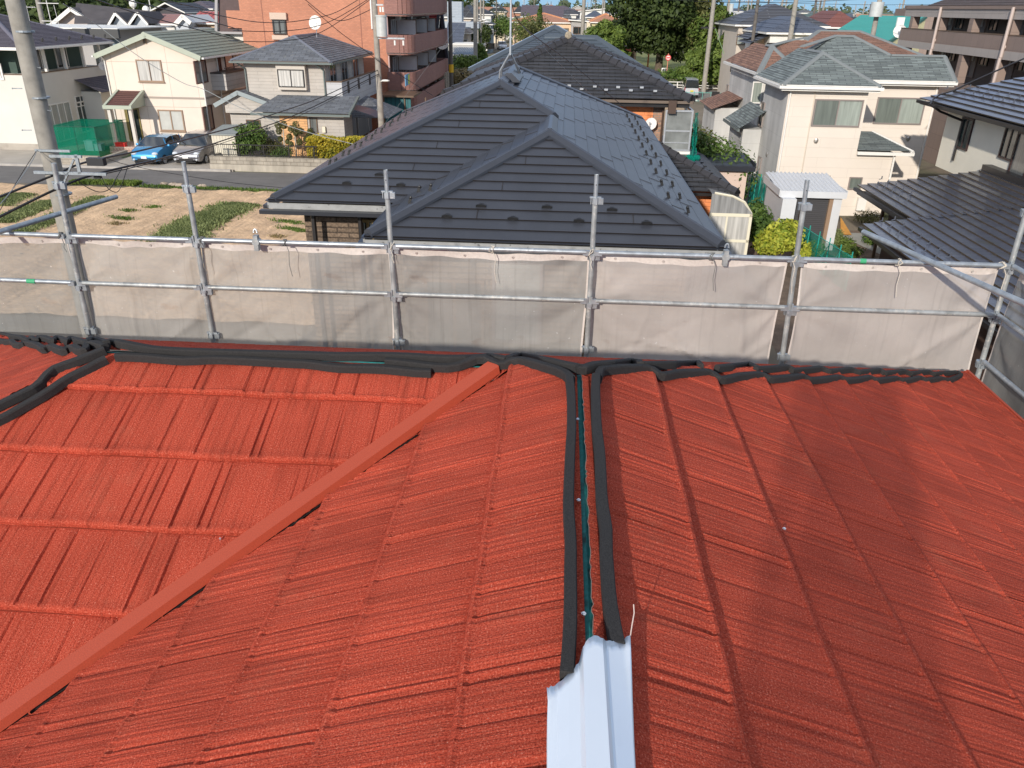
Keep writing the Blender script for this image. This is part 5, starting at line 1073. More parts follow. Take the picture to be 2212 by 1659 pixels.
m=MB();m.box(h.x1,h.y0+.02,bz0-3.2,bx-.4,h.y0+9,bz0-.1);h.part('entrance_wall',m,M('shaded_entry',(.20,.20,.2),.8))
for k in range(3):m=MB();m.box(bx-.15,h.y0+.5+k*3,0,bx-.05,h.y0+.62+k*3,bz0-.7);h.part('porch_post',m,ALU)
r=MB();pz=G0.y(Q('2',1480,890),h.y0+3);courses(r,[(pz.x-1.2,h.y0+.6,pz.z-1.1),(pz.x+2.2,h.y0+.6,pz.z-1.1),(pz.x+.3,h.y0+3,pz.z)],.23,.014);courses(r,[(pz.x+2.2,h.y0+.6,pz.z-1.1),(pz.x+2.2,h.y0+5.4,pz.z-1.1),(pz.x+.3,h.y0+3,pz.z)],.23,.014);courses(r,[(pz.x-1.2,h.y0+5.4,pz.z-1.1),(pz.x-1.2,h.y0+.6,pz.z-1.1),(pz.x+.3,h.y0+3,pz.z)],.23,.014);h.part('porch_roof',r,SLT)
m=MB();cv=G0.y(Q('2',1450,1040),h.y0-.6)
for k in range(6):a_=k/6;m.face([(cv.x-1.1+2.3*a_,h.y0-1.2,cv.z+.25-.5*a_**2),(cv.x-1.1+2.3*(a_+.167),h.y0-1.2,cv.z+.25-.5*(a_+.167)**2),(cv.x-1.1+2.3*(a_+.167),h.y0+.6,cv.z+.3-.5*(a_+.167)**2),(cv.x-1.1+2.3*a_,h.y0+.6,cv.z+.3-.5*a_**2)])
h.part('curved_canopy',m,M('canopy_dark',(.05,.05,.07),.4))
m=MB();m.tube(Vector((r1.x+1.5,52,h.zr-.1)),Vector((r1.x+1.5,52,h.zr+1.3)),.03,6)
dish('white oval dish on the ridge of the grey slate roof',G0.y(Q('2',1058,215),52.5),.42,(-.2,-1,.2),stand=Vector((G0.y(Q('2',1055,300),52.5).x,52.5,h.zr-.05)))
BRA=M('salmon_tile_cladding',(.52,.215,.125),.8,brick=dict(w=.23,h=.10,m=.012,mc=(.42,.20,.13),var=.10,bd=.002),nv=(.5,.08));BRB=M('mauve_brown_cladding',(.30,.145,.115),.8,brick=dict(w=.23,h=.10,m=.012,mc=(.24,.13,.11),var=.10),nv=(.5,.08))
yB=62.0;XL_=G0.y(Q('2',372,350),yB).x;XR_=G0.y(Q('2',1725,600),yB).x;xm_=G0.y(Q('2',222,180),yB).x;zs_=G0.y(Q('2',300,262),yB).z;zs2=G0.y(Q('2',300,98),yB).z
h=House('brick_apartment_block','tall salmon brick apartment block with curved balconies on its right side','building',(-20,70,0),G0);w=MB();w.box(XL_,yB,0,XR_,yB+19,15.5);w.box(xm_,yB+.003,zs_,XL_,yB+14,zs2);h.part('wall',w,BRA);h.x0,h.x1,h.y0,h.y1=XL_,XR_,yB,yB+19
m=MB();za=G0.y(Q('2',120,295),yB-.3);m.face([(za.x,yB-.4,za.z),(XL_+.0,yB-.4,za.z),(XL_,yB-.0,zs_+.02),(XL_,yB-.02,15.5),(za.x+7.4,yB-.02,15.5)][:0]or[(za.x,yB+.15,za.z),(XL_,yB+.15,za.z),(XL_,yB+.15,15.5),(XL_-.5,yB+.15,15.5)]);m.face([(za.x,yB+.15,za.z),(XL_-.5,yB+.15,15.5),(XL_-.5,yB+16,15.5),(za.x,yB+16,za.z)]);h.part('steep_roof',m,M('dark_brown_shingle',(.11,.075,.07),.85,nv=(3,.1)))
m=MB();m.beam((za.x,yB,za.z),(XL_-.5,yB,15.5),.15,.2);m.box(za.x-.1,yB-.1,za.z-.15,XL_,yB+.2,za.z);h.part('roof_edge',m,M('grey_trim',(.35,.33,.32),.6),None)
m=MB();m.box(XL_-3.6,yB+.4,0,XL_,yB+14,za.z-.1);h.part('cream_wall',m,WRN)
rect,wo_=h.win('S',('2',645,180,785,322),BLK,CUD,t=.09,d=.12);m=MB();m.box(rect[0]-.1,yB-.25,rect[3],rect[2]+.12,yB,rect[3]+.45);m.box(rect[0]-.1,yB-.2,rect[1]-.35,rect[2]+.12,yB,rect[1]-.05);h.part('stone_surround',m,M('pale_stone',(.6,.46,.36),.8),wo_)
m=MB()
for x in(560,1470):q=G0.y(Q('2',x,200),yB);m.box(q.x-.03,yB-.012,0,q.x+.03,yB,15.5)
h.part('control_joint',m,M('joint_dark',(.3,.13,.09),.9))
for x,mt in((1570,WHT),(1712,M('pink_pipe',(.55,.36,.32),.5))):q=G0.y(Q('2',x,150),yB-.1);h.pipe([(q.x,yB-.08,0 if x>1600 else G0.y(Q('2',1580,270),yB).z),(q.x,yB-.08,15.5)],.07,mt)
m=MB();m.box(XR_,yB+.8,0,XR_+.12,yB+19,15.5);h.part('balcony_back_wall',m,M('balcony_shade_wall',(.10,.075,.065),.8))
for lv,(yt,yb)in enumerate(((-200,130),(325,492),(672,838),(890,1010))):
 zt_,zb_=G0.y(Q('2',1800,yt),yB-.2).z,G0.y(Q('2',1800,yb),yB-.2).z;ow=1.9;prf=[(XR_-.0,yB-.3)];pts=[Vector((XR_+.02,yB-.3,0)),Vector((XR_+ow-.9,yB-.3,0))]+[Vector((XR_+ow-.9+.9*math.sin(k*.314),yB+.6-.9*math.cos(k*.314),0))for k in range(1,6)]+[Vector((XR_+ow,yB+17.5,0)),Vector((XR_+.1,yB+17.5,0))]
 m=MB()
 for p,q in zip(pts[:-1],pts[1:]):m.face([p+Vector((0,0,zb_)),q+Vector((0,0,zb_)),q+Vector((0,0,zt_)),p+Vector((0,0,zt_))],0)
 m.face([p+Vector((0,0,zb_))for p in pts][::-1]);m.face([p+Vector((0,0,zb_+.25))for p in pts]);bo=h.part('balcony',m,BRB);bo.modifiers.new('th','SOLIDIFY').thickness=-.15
 m=MB();m.path([p+Vector((0,0,zb_+.0))for p in pts[:-1]],.06,5);h.part('slab_edge',m,WHT,bo)
 for yy in(yB+3.2,yB+8.5,yB+13):
  m=MB();m.box(XR_+.12,yy,zt_-.1,XR_+ow-.25,yy+.05,zt_+.95);pn=h.part('partition',m,M('white_partition',(.6,.6,.6),.6))
  m=MB();m.ring(XR_+.12,zt_-.12,XR_+ow-.22,zt_+.98,yy-.001,.05,.03);h.part('partition_frame',m,BRZ,pn)
 for yy in(yB+1.2,yB+5,yB+10,yB+14.5):h.win('E',(yy,zb_+.3,yy+1.6,zb_+2.2),ALU,GLS,pl=XR_+.12,t=.05)
 for yy in(yB+2.6,yB+7.5):m=MB();m.box(XR_+.15,yy,zt_+.9,XR_+.5,yy+.8,zt_+1.4);h.part('air_conditioner',m,ALU)
m=MB();q=G0.x(Q('2',1883,700),XR_+1.92);q2=G0.x(Q('2',1925,800),XR_+1.92);bp_=h.part('banner',m.box(XR_+1.9,q.y,q2.z+.1,XR_+1.95,q2.y,q.z),M('banner_blue',(.12,.32,.5),.6));m=MB();m.box(XR_+1.95,q.y+.9,q2.z+.15,XR_+1.97,q2.y-.05,q.z-.05);h.part('banner_panel',m,M('banner_yellow',(.55,.6,.12),.6),bp_)
m=MB();m.box(XR_+1.5,yB+15,0,XR_+2.2,yB+17.5,3.3);h.part('entrance_pier',m,M('stone_pier',(.42,.36,.28),.9,brick=dict(w=.3,h=.12,m=.02,mc=(.2,.17,.13),var=.3)))
def car(label,x,y,L_,W_,H_,col,kind,fr,yaw_,name='parked_car',cat='car',rear=False):
 """x,y = centre of the end facing us; body runs towards +local y"""
 paint=M('car_paint_'+kind,col,.28,.45,coat=1.0,spec=.6,nv=(2,.04));base=G0.wld(Vector((x,y,.1)))
 f2=Fr(yaw_);lb=f2.loc(base);X,Y=lb.x,lb.y;t=Thing(name,label,cat,(X,Y,.1),f2);s=Vector((X,Y,.1))
 if kind=='van':prof=[(0,.45,.98,.99,.93),(.02,.35,1.0,1.75,.95),(.06,.3,1.02,H_-.1,.97),(.2,.28,1.02,H_,.97),(.72,.28,1.02,H_,.97),(.84,.28,1.0,H_-.15,.95),(.93,.3,.98,1.05,.92),(.99,.35,.85,.86,.88),(1,.4,.7,.71,.85)]
 else:prof=[(0,.30,.52,.53,.78),(.015,.22,.66,.67,.90),(.07,.2,.80,.81,.96),(.20,.2,.93,.95,.99),(.25,.2,.95,1.02,1.0),(.42,.2,.97,H_-.06,1.0),(.52,.2,.98,H_,1.0),(.74,.2,1.0,H_-.03,1.0),(.90,.2,1.02,H_-.22,.98),(.965,.25,1.0,1.06,.95),(1,.35,.8,.81,.88)]
 def ring_(p):
  f,zb,zm,zt,wf=p;w=W_/2*wf;wt=w*(.80 if zt>zm+.15 else .96);y_=L_*f
  pts=[(-w*.93,zb),(-w,zb+.15),(-w*1.0,(zb+zm)/2),(-w*.985,zm)]
  pts+=[(-(w*.985+(wt-w*.985)*.5),(zm+zt)/2),(-wt,zt-.03),(-wt*.86,zt),(0,zt+.02)]
  pts+=[(-a,b)for a,b in pts[:-1][::-1]];return[s+Vector((a,y_,b))for a,b in pts]
 R_=[ring_(p)for p in prof];body=MB();glass=MB();n=len(R_[0])
 for i in range(len(R_)-1):
  gl=prof[i][3]>prof[i][2]+.04 or prof[i+1][3]>prof[i+1][2]+.04;ws=abs((prof[i+1][3]-prof[i][3])/(L_*(prof[i+1][0]-prof[i][0])))>.3 and gl
  for k in range(n-1):
   side=k in(3,4,n-6,n-5)
   tgt=glass if(gl and(side or(ws and 3<=k<=n-5)))else body
   tgt.face([R_[i][k],R_[i][k+1],R_[i+1][k+1],R_[i+1][k]])
 body.face(R_[0][::-1]);body.face(R_[-1])
 bo=t.part('body',body,paint,smooth=True);t.part('window_glass',glass,M('car_glass',(.02,.025,.028),.05,coat=1),smooth=True)
 def bx(nm,x0,y0,z0,x1,y1,z1,mt,par=None):m=MB();m.box(s.x+x0,s.y+y0,s.z+z0,s.x+x1,s.y+y1,s.z+z1);return t.part(nm,m,mt,par)
 hl=M('headlamp',(.75,.78,.8),.1,.3,coat=1);tl=M('tail_lamp',(.35,.02,.02),.2,coat=1);
 if kind!='van':
  for sg in(-1,1):
   m=MB();c=s+Vector((sg*W_*.36,.12,.66));m.ball(c,.17,8,6,sq=(1.15,.9,.62));t.part('headlight',m,hl,smooth=True);m=MB();m.ball(s+Vector((sg*W_*.36,.02,.32)),.07,8,5);t.part('fog_lamp',m,hl)
   m=MB();m.ball(s+Vector((sg*(W_/2+.09),L_*.31,1.0)),.11,8,6,sq=(1,.6,.8));t.part('wing_mirror',m,paint,smooth=True)
  bx('grille',-.42,-.03,.24,.42,.05,.38,BLK,bo);bx('grille',-.36,.015,.50,.36,.07,.55,ALU,bo);bx('number_plate',-.17,-.045,.40,.17,-.02,.53,WHT,bo)
  bx('bumper_lip',-.6,-.04,.16,.6,.05,.22,BLK,bo)
  for k in(.30,.55,.78):
   for sg in(-1,1):m=MB();m.beam(s+Vector((sg*W_*.480,L_*k,.98)),s+Vector((sg*W_*.395,L_*(k+.02),H_-.07)),.05,.03);t.part('door_pillar',m,paint,bo)
  for sg in(-1,1):m=MB();m.box(s.x+sg*W_*.497,s.y+L_*.50,s.z+.85,s.x+sg*(W_*.497+.03),s.y+L_*.54,s.z+.88);t.part('door_handle',m,ALU,bo)
 else:
  m=MB();m.box(s.x-W_*.36,s.y-.03,s.z+1.12,s.x+W_*.36,s.y+.08,s.z+1.62);t.part('rear_window',m,M('car_glass',(.02,.025,.028)));bx('number_plate',-.17,-.05,.62,.17,.0,.78,M('yellow_plate',(.6,.5,.05),.5),bo)
  for sg in(-1,1):bx('tail_light',sg*W_*.47-.05,-.02,.75,sg*W_*.47+.03,.1,1.05,tl,bo)
  bx('bumper',-W_*.46,-.08,.3,W_*.46,.05,.5,M('grey_bumper',(.3,.3,.3),.5),bo);m=MB();m.ball(s+Vector((-W_/2-.12,L_*.8,1.25)),.13,8,6,sq=(.8,.5,1.2));t.part('wing_mirror',m,BLK)
 for sg in(-1,1):
  for k in(.18,.80):
   m=MB();c=s+Vector((sg*(W_/2-.10),L_*k,.22));m.tube(c-Vector((.1,0,0)),c+Vector((.1,0,0)),.31,18);wh=t.part('wheel',m,M('tyre',(.02,.02,.02),.8),smooth=False)
   m=MB();e=c+Vector((sg*.101,0,0));m.tube(e,e+Vector((sg*.012,0,0)),.2,14)
   for q in range(5):an=q*1.2566;m.beam(e+Vector((sg*.02,0,0)),e+Vector((sg*.02,math.cos(an)*.19,math.sin(an)*.19)),.05,.02,up=(1,0,0))
   t.part('rim',m,ALU,wh)
 return t
pb=[G0.z(Q('1',1200,1540),.1),G0.z(Q('1',1475,1550),.1)];ps=[G0.z(Q('1',1605,1525),.1),G0.z(Q('1',1860,1548),.1)]
car('bright blue hatchback parked nose-out in front of the cream house',(pb[0].x+pb[1].x)/2+.1,pb[1].y+.1,4.0,1.78,1.45,(.06,.33,.62),'blue',G0,5)
car('silver-grey people carrier parked right of the blue hatchback',(ps[0].x+ps[1].x)/2+.15,ps[1].y+.1,4.6,1.8,1.6,(.28,.27,.28),'silver',G0,3)
m=MB();q0,q1=G0.y(Q('2',1680,900),58),G0.y(Q('2',1945,1180),58);m.box(q0.x,58,0,q1.x,58.1,q0.z);t=Thing('screened_store','teal sheeted store between the concrete pole and the brick block','shed',((q0.x+q1.x)/2,59,0),G0);t.part('teal_sheet',m,M('teal_sheet',(.02,.13,.14),.6,brick=dict(w=.3,h=9,m=.03,mc=(.01,.07,.08),var=.05,off=0)));m=MB();m.box(q0.x-.3,57.6,q0.z,q1.x+.3,61,q0.z+.12);t.part('roof',m,BRZ);m=MB();[m.box(q0.x+k*1.5,57.9,0,q0.x+k*1.5+.08,58,q0.z)for k in range(3)];t.part('frame',m,BRZ)
GNT=netmat('green_cage_net',(.0,.26,.15),.42,.3)
q=[G0.z(Q('1',*p),.1)for p in((555,1455),(945,1462))];X0,X1=q[0].x,q[1].x;Y0=q[0].y;Y1=Y0+3.4;zt_=G0.y(Q('1',520,1180),Y0).z;t=Thing('practice_cage','green netted practice cage in front of the white house','net cage',((X0+X1)/2,Y0+1.7,.1),G0)
m=MB()
for a_,b_ in(((X0,Y0),(X0,Y1)),((X1,Y0),(X1,Y1)),((X0,Y1),(X1,Y1)),((X0,Y0),(X1,Y0))):m.face([(a_[0],a_[1],.12),(b_[0],b_[1],.12),(b_[0],b_[1],zt_),(a_[0],a_[1],zt_)])
m.face([(X0-.2,Y0,zt_+.02),(X1+.35,Y0,zt_+.05),(X1+.35,Y1,zt_+.05),(X0-.2,Y1,zt_+.02)]);t.part('net',m,GNT)
for a_,b_ in((X0,Y0),(X1,Y0),(X0,Y1),(X1,Y1),((X0+X1)/2,Y0)):m=MB();m.tube((a_,b_,.1),(a_,b_,zt_),.02,6);t.part('frame_pole',m,M('green_pole',(.01,.08,.05),.5))
m=MB();m.path([(X0,Y0,zt_),(X1,Y0,zt_),(X1,Y1,zt_),(X0,Y1,zt_),(X0,Y0,zt_)],.02,5);t.part('top_rail',m,M('green_pole',(.01,.08,.05)))
for i,(x,y,wd,hh)in enumerate(((840,1410,.55,.6),(918,1410,.5,.4))):p=G0.z(Q('1',x,y),.1);m=MB();m.box(p.x-wd/2,p.y,.1,p.x+wd/2,p.y+.4,.1+hh);m.box(p.x-wd/2-.03,p.y-.03,.1+hh,p.x+wd/2+.03,p.y+.43,.15+hh);solo('storage_box','pale blue tall box inside the green cage' if i==0 else 'pale blue low box at the right inside the green cage','box',m,M('pale_blue_plastic',(.35,.55,.58),.5),(p.x,p.y,.1),G0)
p=G0.z(Q('1',1065,1385),.46);m=MB();m.box(p.x-.3,yA-1.7,.45,p.x+.32,yA-1.4,.66);m.box(p.x-.34,yA-1.73,.66,p.x+.36,yA-1.37,.7);solo('red_box','red plastic box on the tiled porch steps','box',m,M('red_plastic',(.6,.02,.015),.4),(p.x,yA-1.5,.45),G0)
m=MB();q0=G0.z(Q('1',960,1450),.1);q1=G0.z(Q('1',1130,1420),.1)
flat('artificial_lawn',[(X0-.2,Y0-.4),(X1+1.6,Y0-.2),(X1+1.9,Y1+.6),(X0,Y1+.6)],.114,M('lawn_green',(.10,.17,.045),.95,nv=(2,.2)))
m=MB();q0=G0.z(Q('1',530,1560),.05);q1=G0.z(Q('1',1180,1500),.05);m.box(q0.x,45.6,0,q1.x-.6,45.85,.62);m.box(q1.x-.85,45.85,0,q1.x-.6,49,.45);solo('low_block_wall','low concrete block wall below the green cage','wall',m,M('block_wall',(.40,.35,.28),.9,brick=dict(w=.4,h=.2,m=.012,mc=(.28,.24,.19),var=.1),nv=(1,.15)),(q0.x,45.7,0),G0)
m=MB()
for k in range(3):m.box(-42.5+k*.3,45.9+k*.3,.1,-37.6-k*.35,48.2,.28+k*.17)
solo('concrete_steps','dark concrete steps at the far left by the road','steps',m,M('step_dark',(.16,.15,.14),.9,nv=(2,.2)),(-40,46.5,.1),G0)
BLW=M('stained_block_wall',(.40,.355,.285),.92,brick=dict(w=.4,h=.2,m=.012,mc=(.27,.23,.18),var=.12,bd=.01),nv=(1.2,.16),streak=(2.5,.5,.35))
w0=G0.z(Q('2',75,1590),0);yW=w0.y;ww=G0.y(Q('2',75,1455),yW).z;t=Thing('garden_block_wall','stained concrete block wall below the yellow hedge','wall',(w0.x+4,yW,0),G0);m=MB();m.box(w0.x,yW,0,-4,yW+.2,ww);m.box(w0.x,yW+.2,0,w0.x+.2,yW+4,ww);t.part('wall',m,BLW);m=MB();m.box(w0.x-.01,yW-.06,0,-4,yW,ww*.45);t.part('footing',m,M('footing_concrete',(.46,.41,.33),.92,nv=(1.2,.15),streak=(2.5,.6,.3)))
t=Thing('garden_railing','black upright-bar railing on top of the block wall','railing',(w0.x+3,yW+.1,ww),G0);fz=G0.y(Q('2',90,1342),yW).z;m=MB();xe_=G0.y(Q('2',1060,1400),yW).x
m.box(w0.x,yW+.08,fz-.05,xe_,yW+.12,fz);m.box(w0.x,yW+.08,ww+.06,xe_,yW+.12,ww+.1);t.part('rail',m,BLK);m=MB();x=w0.x+.05
while x<xe_:m.box(x-.008,yW+.092,ww+.1,x+.008,yW+.108,fz-.05);x+=.115
t.part('bars',m,BLK)
for k in range(5):m=MB();x=w0.x+.3+k*(xe_-w0.x-.5)/4;m.box(x-.03,yW+.07,ww,x+.03,yW+.13,fz+.02);t.part('post',m,BLK)
s0,s1=G0.y(Q('2',72,1245),yW+1.2),G0.y(Q('2',318,1450),yW+1.2);t=Thing('storage_shed','cream metal storage shed with grey sloping lid behind the railing','shed',(s0.x+1,yW+1.6,.25),G0);m=MB();m.box(s0.x,yW+1.2,.25,s1.x,yW+2.6,s0.z);t.part('cabinet',m,M('cream_ribbed',(.62,.57,.45),.6,brick=dict(w=.18,h=9,m=.012,mc=(.42,.38,.3),var=.02,off=0)));m=MB();m.face([(s0.x-.1,yW+1.1,s0.z),(s1.x+.1,yW+1.1,s0.z+.02),(s1.x+.4,yW+2.8,s0.z+.35),(s0.x+.1,yW+2.8,s0.z+.3)]);m.box(s0.x-.1,yW+1.1,s0.z-.08,s1.x+.1,yW+1.18,s0.z);t.part('lid',m,M('shed_lid',(.25,.27,.26),.5))
c=G0.y(Q('2',430,1330),yW+1.6);bush('leafy green bush between the cream shed and the topiary trees',(c.x,yW+1.7,c.z),1.15,.9,1.15,3600,.09,LF['mid'],1)
c=G0.y(Q('2',640,1370),yW+2.2);bush('low dull green shrub behind the railing',(c.x,yW+2.2,c.z-.2),.9,.7,.8,1400,.07,LF['olive'],2)
c=G0.y(Q('2',690,1420),yW+1.0);bush('small shrub at the foot of the topiary trees',(c.x+.6,yW+.8,c.z-.1),.9,.5,.5,900,.06,LF['mid'],3)
t=Thing('clipped_hedge','clipped golden hedge on the block wall beside the concrete pole','hedge',(-12,yW+.7,ww),G0);a=G0.y(Q('2',965,1290),yW+.3);b=G0.y(Q('2',1640,1190),yW+.6);zt_=a.z;m=MB();r=random.Random(6);X0,X1=a.x,-3.0
for _ in range(15000):
 f_=r.random();x=r.uniform(X0,X1);
 if f_<.42:p=Vector((x,yW+.22+r.uniform(0,.12),r.uniform(ww-.1,zt_)))
 elif f_<.9:p=Vector((x,yW+.25+r.uniform(0,1.1),zt_-r.uniform(0,.12)+.05*math.sin(x*3)))
 else:p=Vector((X0+r.uniform(0,.15),yW+.25+r.uniform(0,1.1),r.uniform(ww,zt_)))
 p+=Vector((r.gauss(0,.03),r.gauss(0,.05),r.gauss(0,.03)));n_=Vector((r.gauss(0,.6),r.gauss(-.5,.5),r.gauss(.6,.5))).normalized();u_=n_.orthogonal().normalized();v_=n_.cross(u_);e=r.uniform(.05,.10);m.face([p-u_*e,p-v_*e*.6,p+u_*e,p+v_*e*.6],0,[(0,0),(1,0),(1,1),(0,1)])
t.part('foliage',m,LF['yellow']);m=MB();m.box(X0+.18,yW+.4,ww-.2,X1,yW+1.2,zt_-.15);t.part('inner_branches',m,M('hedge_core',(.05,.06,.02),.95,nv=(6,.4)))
for i,(tr,balls,lab)in enumerate((((760,1440,745,1180),((700,1165,30),(752,1165,30),(708,1222,26),(720,1297,22),(785,1322,18),(820,1345,22)),'left topiary tree of small clipped balls before the warm brick panel'),((868,1450,850,1170),((822,1205,28),(865,1168,30),(865,1240,24),(905,1222,26),(806,1278,24),(898,1325,24)),'right topiary tree of small clipped balls before the warm brick panel'),((985,1300,995,1230),((998,1228,24),(985,1275,26),(955,1300,20)),'small clipped ball tree at the left end of the golden hedge'))):
 yy=yW+1.2+i*.2;a=G0.y(Q('2',tr[0],tr[1]),yy);b=G0.y(Q('2',tr[2],tr[3]),yy);t=Thing('topiary_tree',lab,'tree',(a.x,yy,.25),G0,'clipped topiary trees');m=MB();m.tube((a.x,yy,.25),b,.05,6,.03);
 for(x,y,r_)in balls:c=G0.y(Q('2',x,y),yy);m.tube(Vector((a.x+(b.x-a.x)*.6,yy,c.z-.2)),c,.02,5)
 t.part('trunk',m,M('pale_bark',(.45,.40,.32),.9));r=random.Random(i)
 for(x,y,r_)in balls:c=G0.y(Q('2',x,y),yy);m=MB();R_=r_/3.16/1.367*48/1682;leaves(m,c,R_,R_,R_*1.1,330,.045,r,.8);t.part('leaf_ball',m,LF['olive'])
va=14.5;pa=G0.y((36,0),va);pc_=G0.y((118,400),va)
T=Thing('utility_pole','big weathered concrete utility pole crossing the left of the picture','utility pole',(pc_.x,va,0),G0);m=MB();m.tube((pc_.x-.01,va,0),(pa.x+.0,va,12.5),.172,18,.145);T.part('pole',m,CONC,smooth=True)
for z in(9.05,8.45,7.35,5.6):m=MB();m.tube((pa.x+.01,va,z),(pa.x+.01,va,z+.03),.166,16);T.part('band',m,GALV)
for i,(x,y,sg)in enumerate(((300,632,1),(180,828,-1),(400,1032,1),(270,1218,-1))):p=G0.y(Q('1',x,y),va-.05);m=MB();m.tube((p.x-.02*sg,va,p.z),(p.x+.14*sg,va-.03,p.z),.009,5);m.tube((p.x+.14*sg,va-.03,p.z-.012),(p.x+.14*sg,va-.03,p.z+.012),.012,5);T.part('step_bolt',m,GALV)
m=MB();p=G0.y(Q('6',350,110),va-.2)
m.box(p.x-.25,va-.22,p.z-.02,p.x+.42,va-.18,p.z+.02);p2=G0.y(Q('6',360,270),va-.2);m.box(p2.x-.3,va-.22,p2.z-.025,p2.x+1.1,va-.18,p2.z+.025);p3=G0.y(Q('6',560,180),va-.2);m.box(p3.x-.03,va-.22,p2.z,p3.x+.03,va-.18,p3.z+.1);p4=G0.y(Q('6',470,350),va-.2);m.beam((p4.x,va-.2,p4.z),(p3.x-.05,va-.2,p3.z),.04,.03);m.box(p.x,va-.22,p3.z+.04,p3.x+.1,va-.18,p3.z+.09);T.part('bracket',m,GALV)
for x,y,s_ in((700,190,(.16,.06,.07)),(708,292,(.06,.04,.05))):p=G0.y(Q('6',x,y),va-.1 if s_[0]>.1 else va);m=MB();m.box(p.x-s_[0],p.y-s_[1],p.z-s_[2],p.x+s_[0],p.y+s_[1],p.z+s_[2]);solo('cable_closure','large black cable splice box hanging on the upper cable' if s_[0]>.1 else 'small black splice box hanging on the lower cable','splice box',m,M('black_plastic',(.02,.02,.022),.5),p,G0)
vb=46.9;pB=G0.y(Q('2',1625,500),vb)
T=pole('concrete pole with grey transformer between the grey slate house and the hedge',pB.x,vb,13,.19,.13,[(10.4,1.4,0)],xf=G0.y(Q('2',1635,340),vb).z)
for z,L_ in((G0.y(Q('2',1625,355),vb).z,1.6),(G0.y(Q('2',1625,45),vb).z,.5)):
 m=MB();m.box(pB.x,vb-.1,z-.04,pB.x+L_,vb-.04,z+.04);T.part('crossarm',m,GALV)
 for k in(.65,.95):m=MB();m.tube((pB.x+k*L_,vb-.07,z-.1),(pB.x+k*L_,vb-.07,z-.35),.055,6);T.part('insulator',m,WHT)
m=MB();q=G0.y(Q('2',1685,752),vb-.3);m.tube((pB.x,vb,q.z-.1),q,.03,6);m.ball(q+Vector((.1,0,0)),.16,8,5,sq=(1.5,.8,.4));T.part('street_light',m,WHT)
wirepx('upper thick black cable from the far pole to the big concrete pole',[('2',1640,650,46.9),('2',1110,905,40),('2',520,1110,32),('1',2212,1180,27),('1',1400,1385,19),('6',640,190,15.5),('6',400,285,14.4),('6',0,445,12.6),('6',-300,560,11)],.022)
wirepx('lower thick black cable from the far pole to the big concrete pole',[('2',1650,685,46.9),('2',900,1055,40),('2',130,1330,30),('6',1200,160,19),('6',700,280,15.5),('6',410,390,14.3),('6',0,590,12.4),('6',-300,740,11)],.024)
wirepx('twisted cable doubling the lower black cable',[('2',1650,700,46.9),('2',900,1080,40),('2',150,1345,30),('6',1200,175,19),('6',700,292,15.5)],.012)
wirepx('thin cable looping below the splice boxes',[('6',560,320,14.5),('6',620,370,14.7),('6',720,410,14.9),('6',800,385,15),('6',850,300,15.3),('6',885,240,15.5)],.008)
wirepx('second thin cable looping right of the splice boxes',[('6',730,285,15),('6',780,380,15),('6',850,410,15.1),('6',890,340,15.2),('6',925,230,15.4)],.008)
wirepx('drop wire hanging left of the concrete pole',[('6',270,105,14.3),('6',230,190,13.8),('6',150,310,13.2),('6',60,430,12.6),('6',-10,510,12)],.007,WIRG)
wirepx('thin black drop wire left of the concrete pole',[('6',265,110,14.3),('6',180,240,13.6),('6',90,390,12.9),('6',-10,560,12)],.006)
wirepx('thin black wire from the splice box down towards the dark metal roof',[('6',760,160,15.6),('6',930,215,17),('6',1300,285,20),('6',1700,345,22),('6',2120,385,23)],.007)
wirepx('pale stay wire crossing the cream gable and the grey house',[('1',590,35,40),('1',900,230,42),('1',1300,530,43),('1',1700,770,44),('2',0,832,44),('2',350,1005,44),('2',900,1210,44),('2',1400,1345,43)],.018,WIRG)
for i,P in enumerate(([('1',880,-10,22),('1',1400,160,26),('1',2212,372,34),('2',250,378,38),('2',700,385,41),('2',1100,300,44),('2',1560,-5,46.9)],[('1',1160,-5,23),('1',1700,130,28),('1',2212,270,34),('2',300,285,38),('2',750,290,41),('2',1150,215,44),('2',1545,-10,46.9)],
                      [('1',1480,-5,24),('1',1900,85,30),('2',0,112,34),('2',500,205,39),('2',850,200,42),('2',1200,130,44),('2',1450,-5,46)],[('2',950,-5,44),('2',1150,150,45),('2',1320,190,46),('2',1560,90,46.9)],[('2',980,40,44),('2',1250,280,45),('2',1550,500,46),('2',1680,600,47),('2',2140,890,50)])):
 wirepx(['lowest sagging power line over the cream and grey roofs','middle sagging power line over the cream and grey roofs','top sagging power line over the cream and grey roofs','short slack wire left of the transformer','wire slanting down right past the transformer pole'][i],P,.018,WIRE)
# ================================================================== right side
BGE=M('beige_siding',(.71,.63,.54),.85,brick=dict(w=3.03,h=.455,m=.006,mc=(.61,.53,.45),var=.015,bd=.002),nv=(.5,.04));BGW=M('weathered_side_cladding',(.62,.61,.58),.88,brick=dict(w=3.03,h=.9,m=.008,mc=(.5,.49,.46),var=.02,bd=.002),streak=(1.2,.12,.3),nv=(.8,.1))
GRS=M('grey_green_shingle',(.17,.195,.185),.9,brick=dict(w=.62,h=.145,m=.012,mc=(.06,.066,.066),var=.22,c2=(.095,.11,.108),bias=-.2,bd=.006),nv=(1.2,.1),bump=(60,.002));BRS=M('brown_shingle',(.26,.14,.095),.9,brick=dict(w=.62,h=.145,m=.012,mc=(.10,.055,.04),var=.2,c2=(.16,.085,.06),bias=-.2,bd=.006),nv=(1.2,.1))
RCG=M('grey_ridge_strip',(.20,.215,.21),.8,nv=(4,.06));
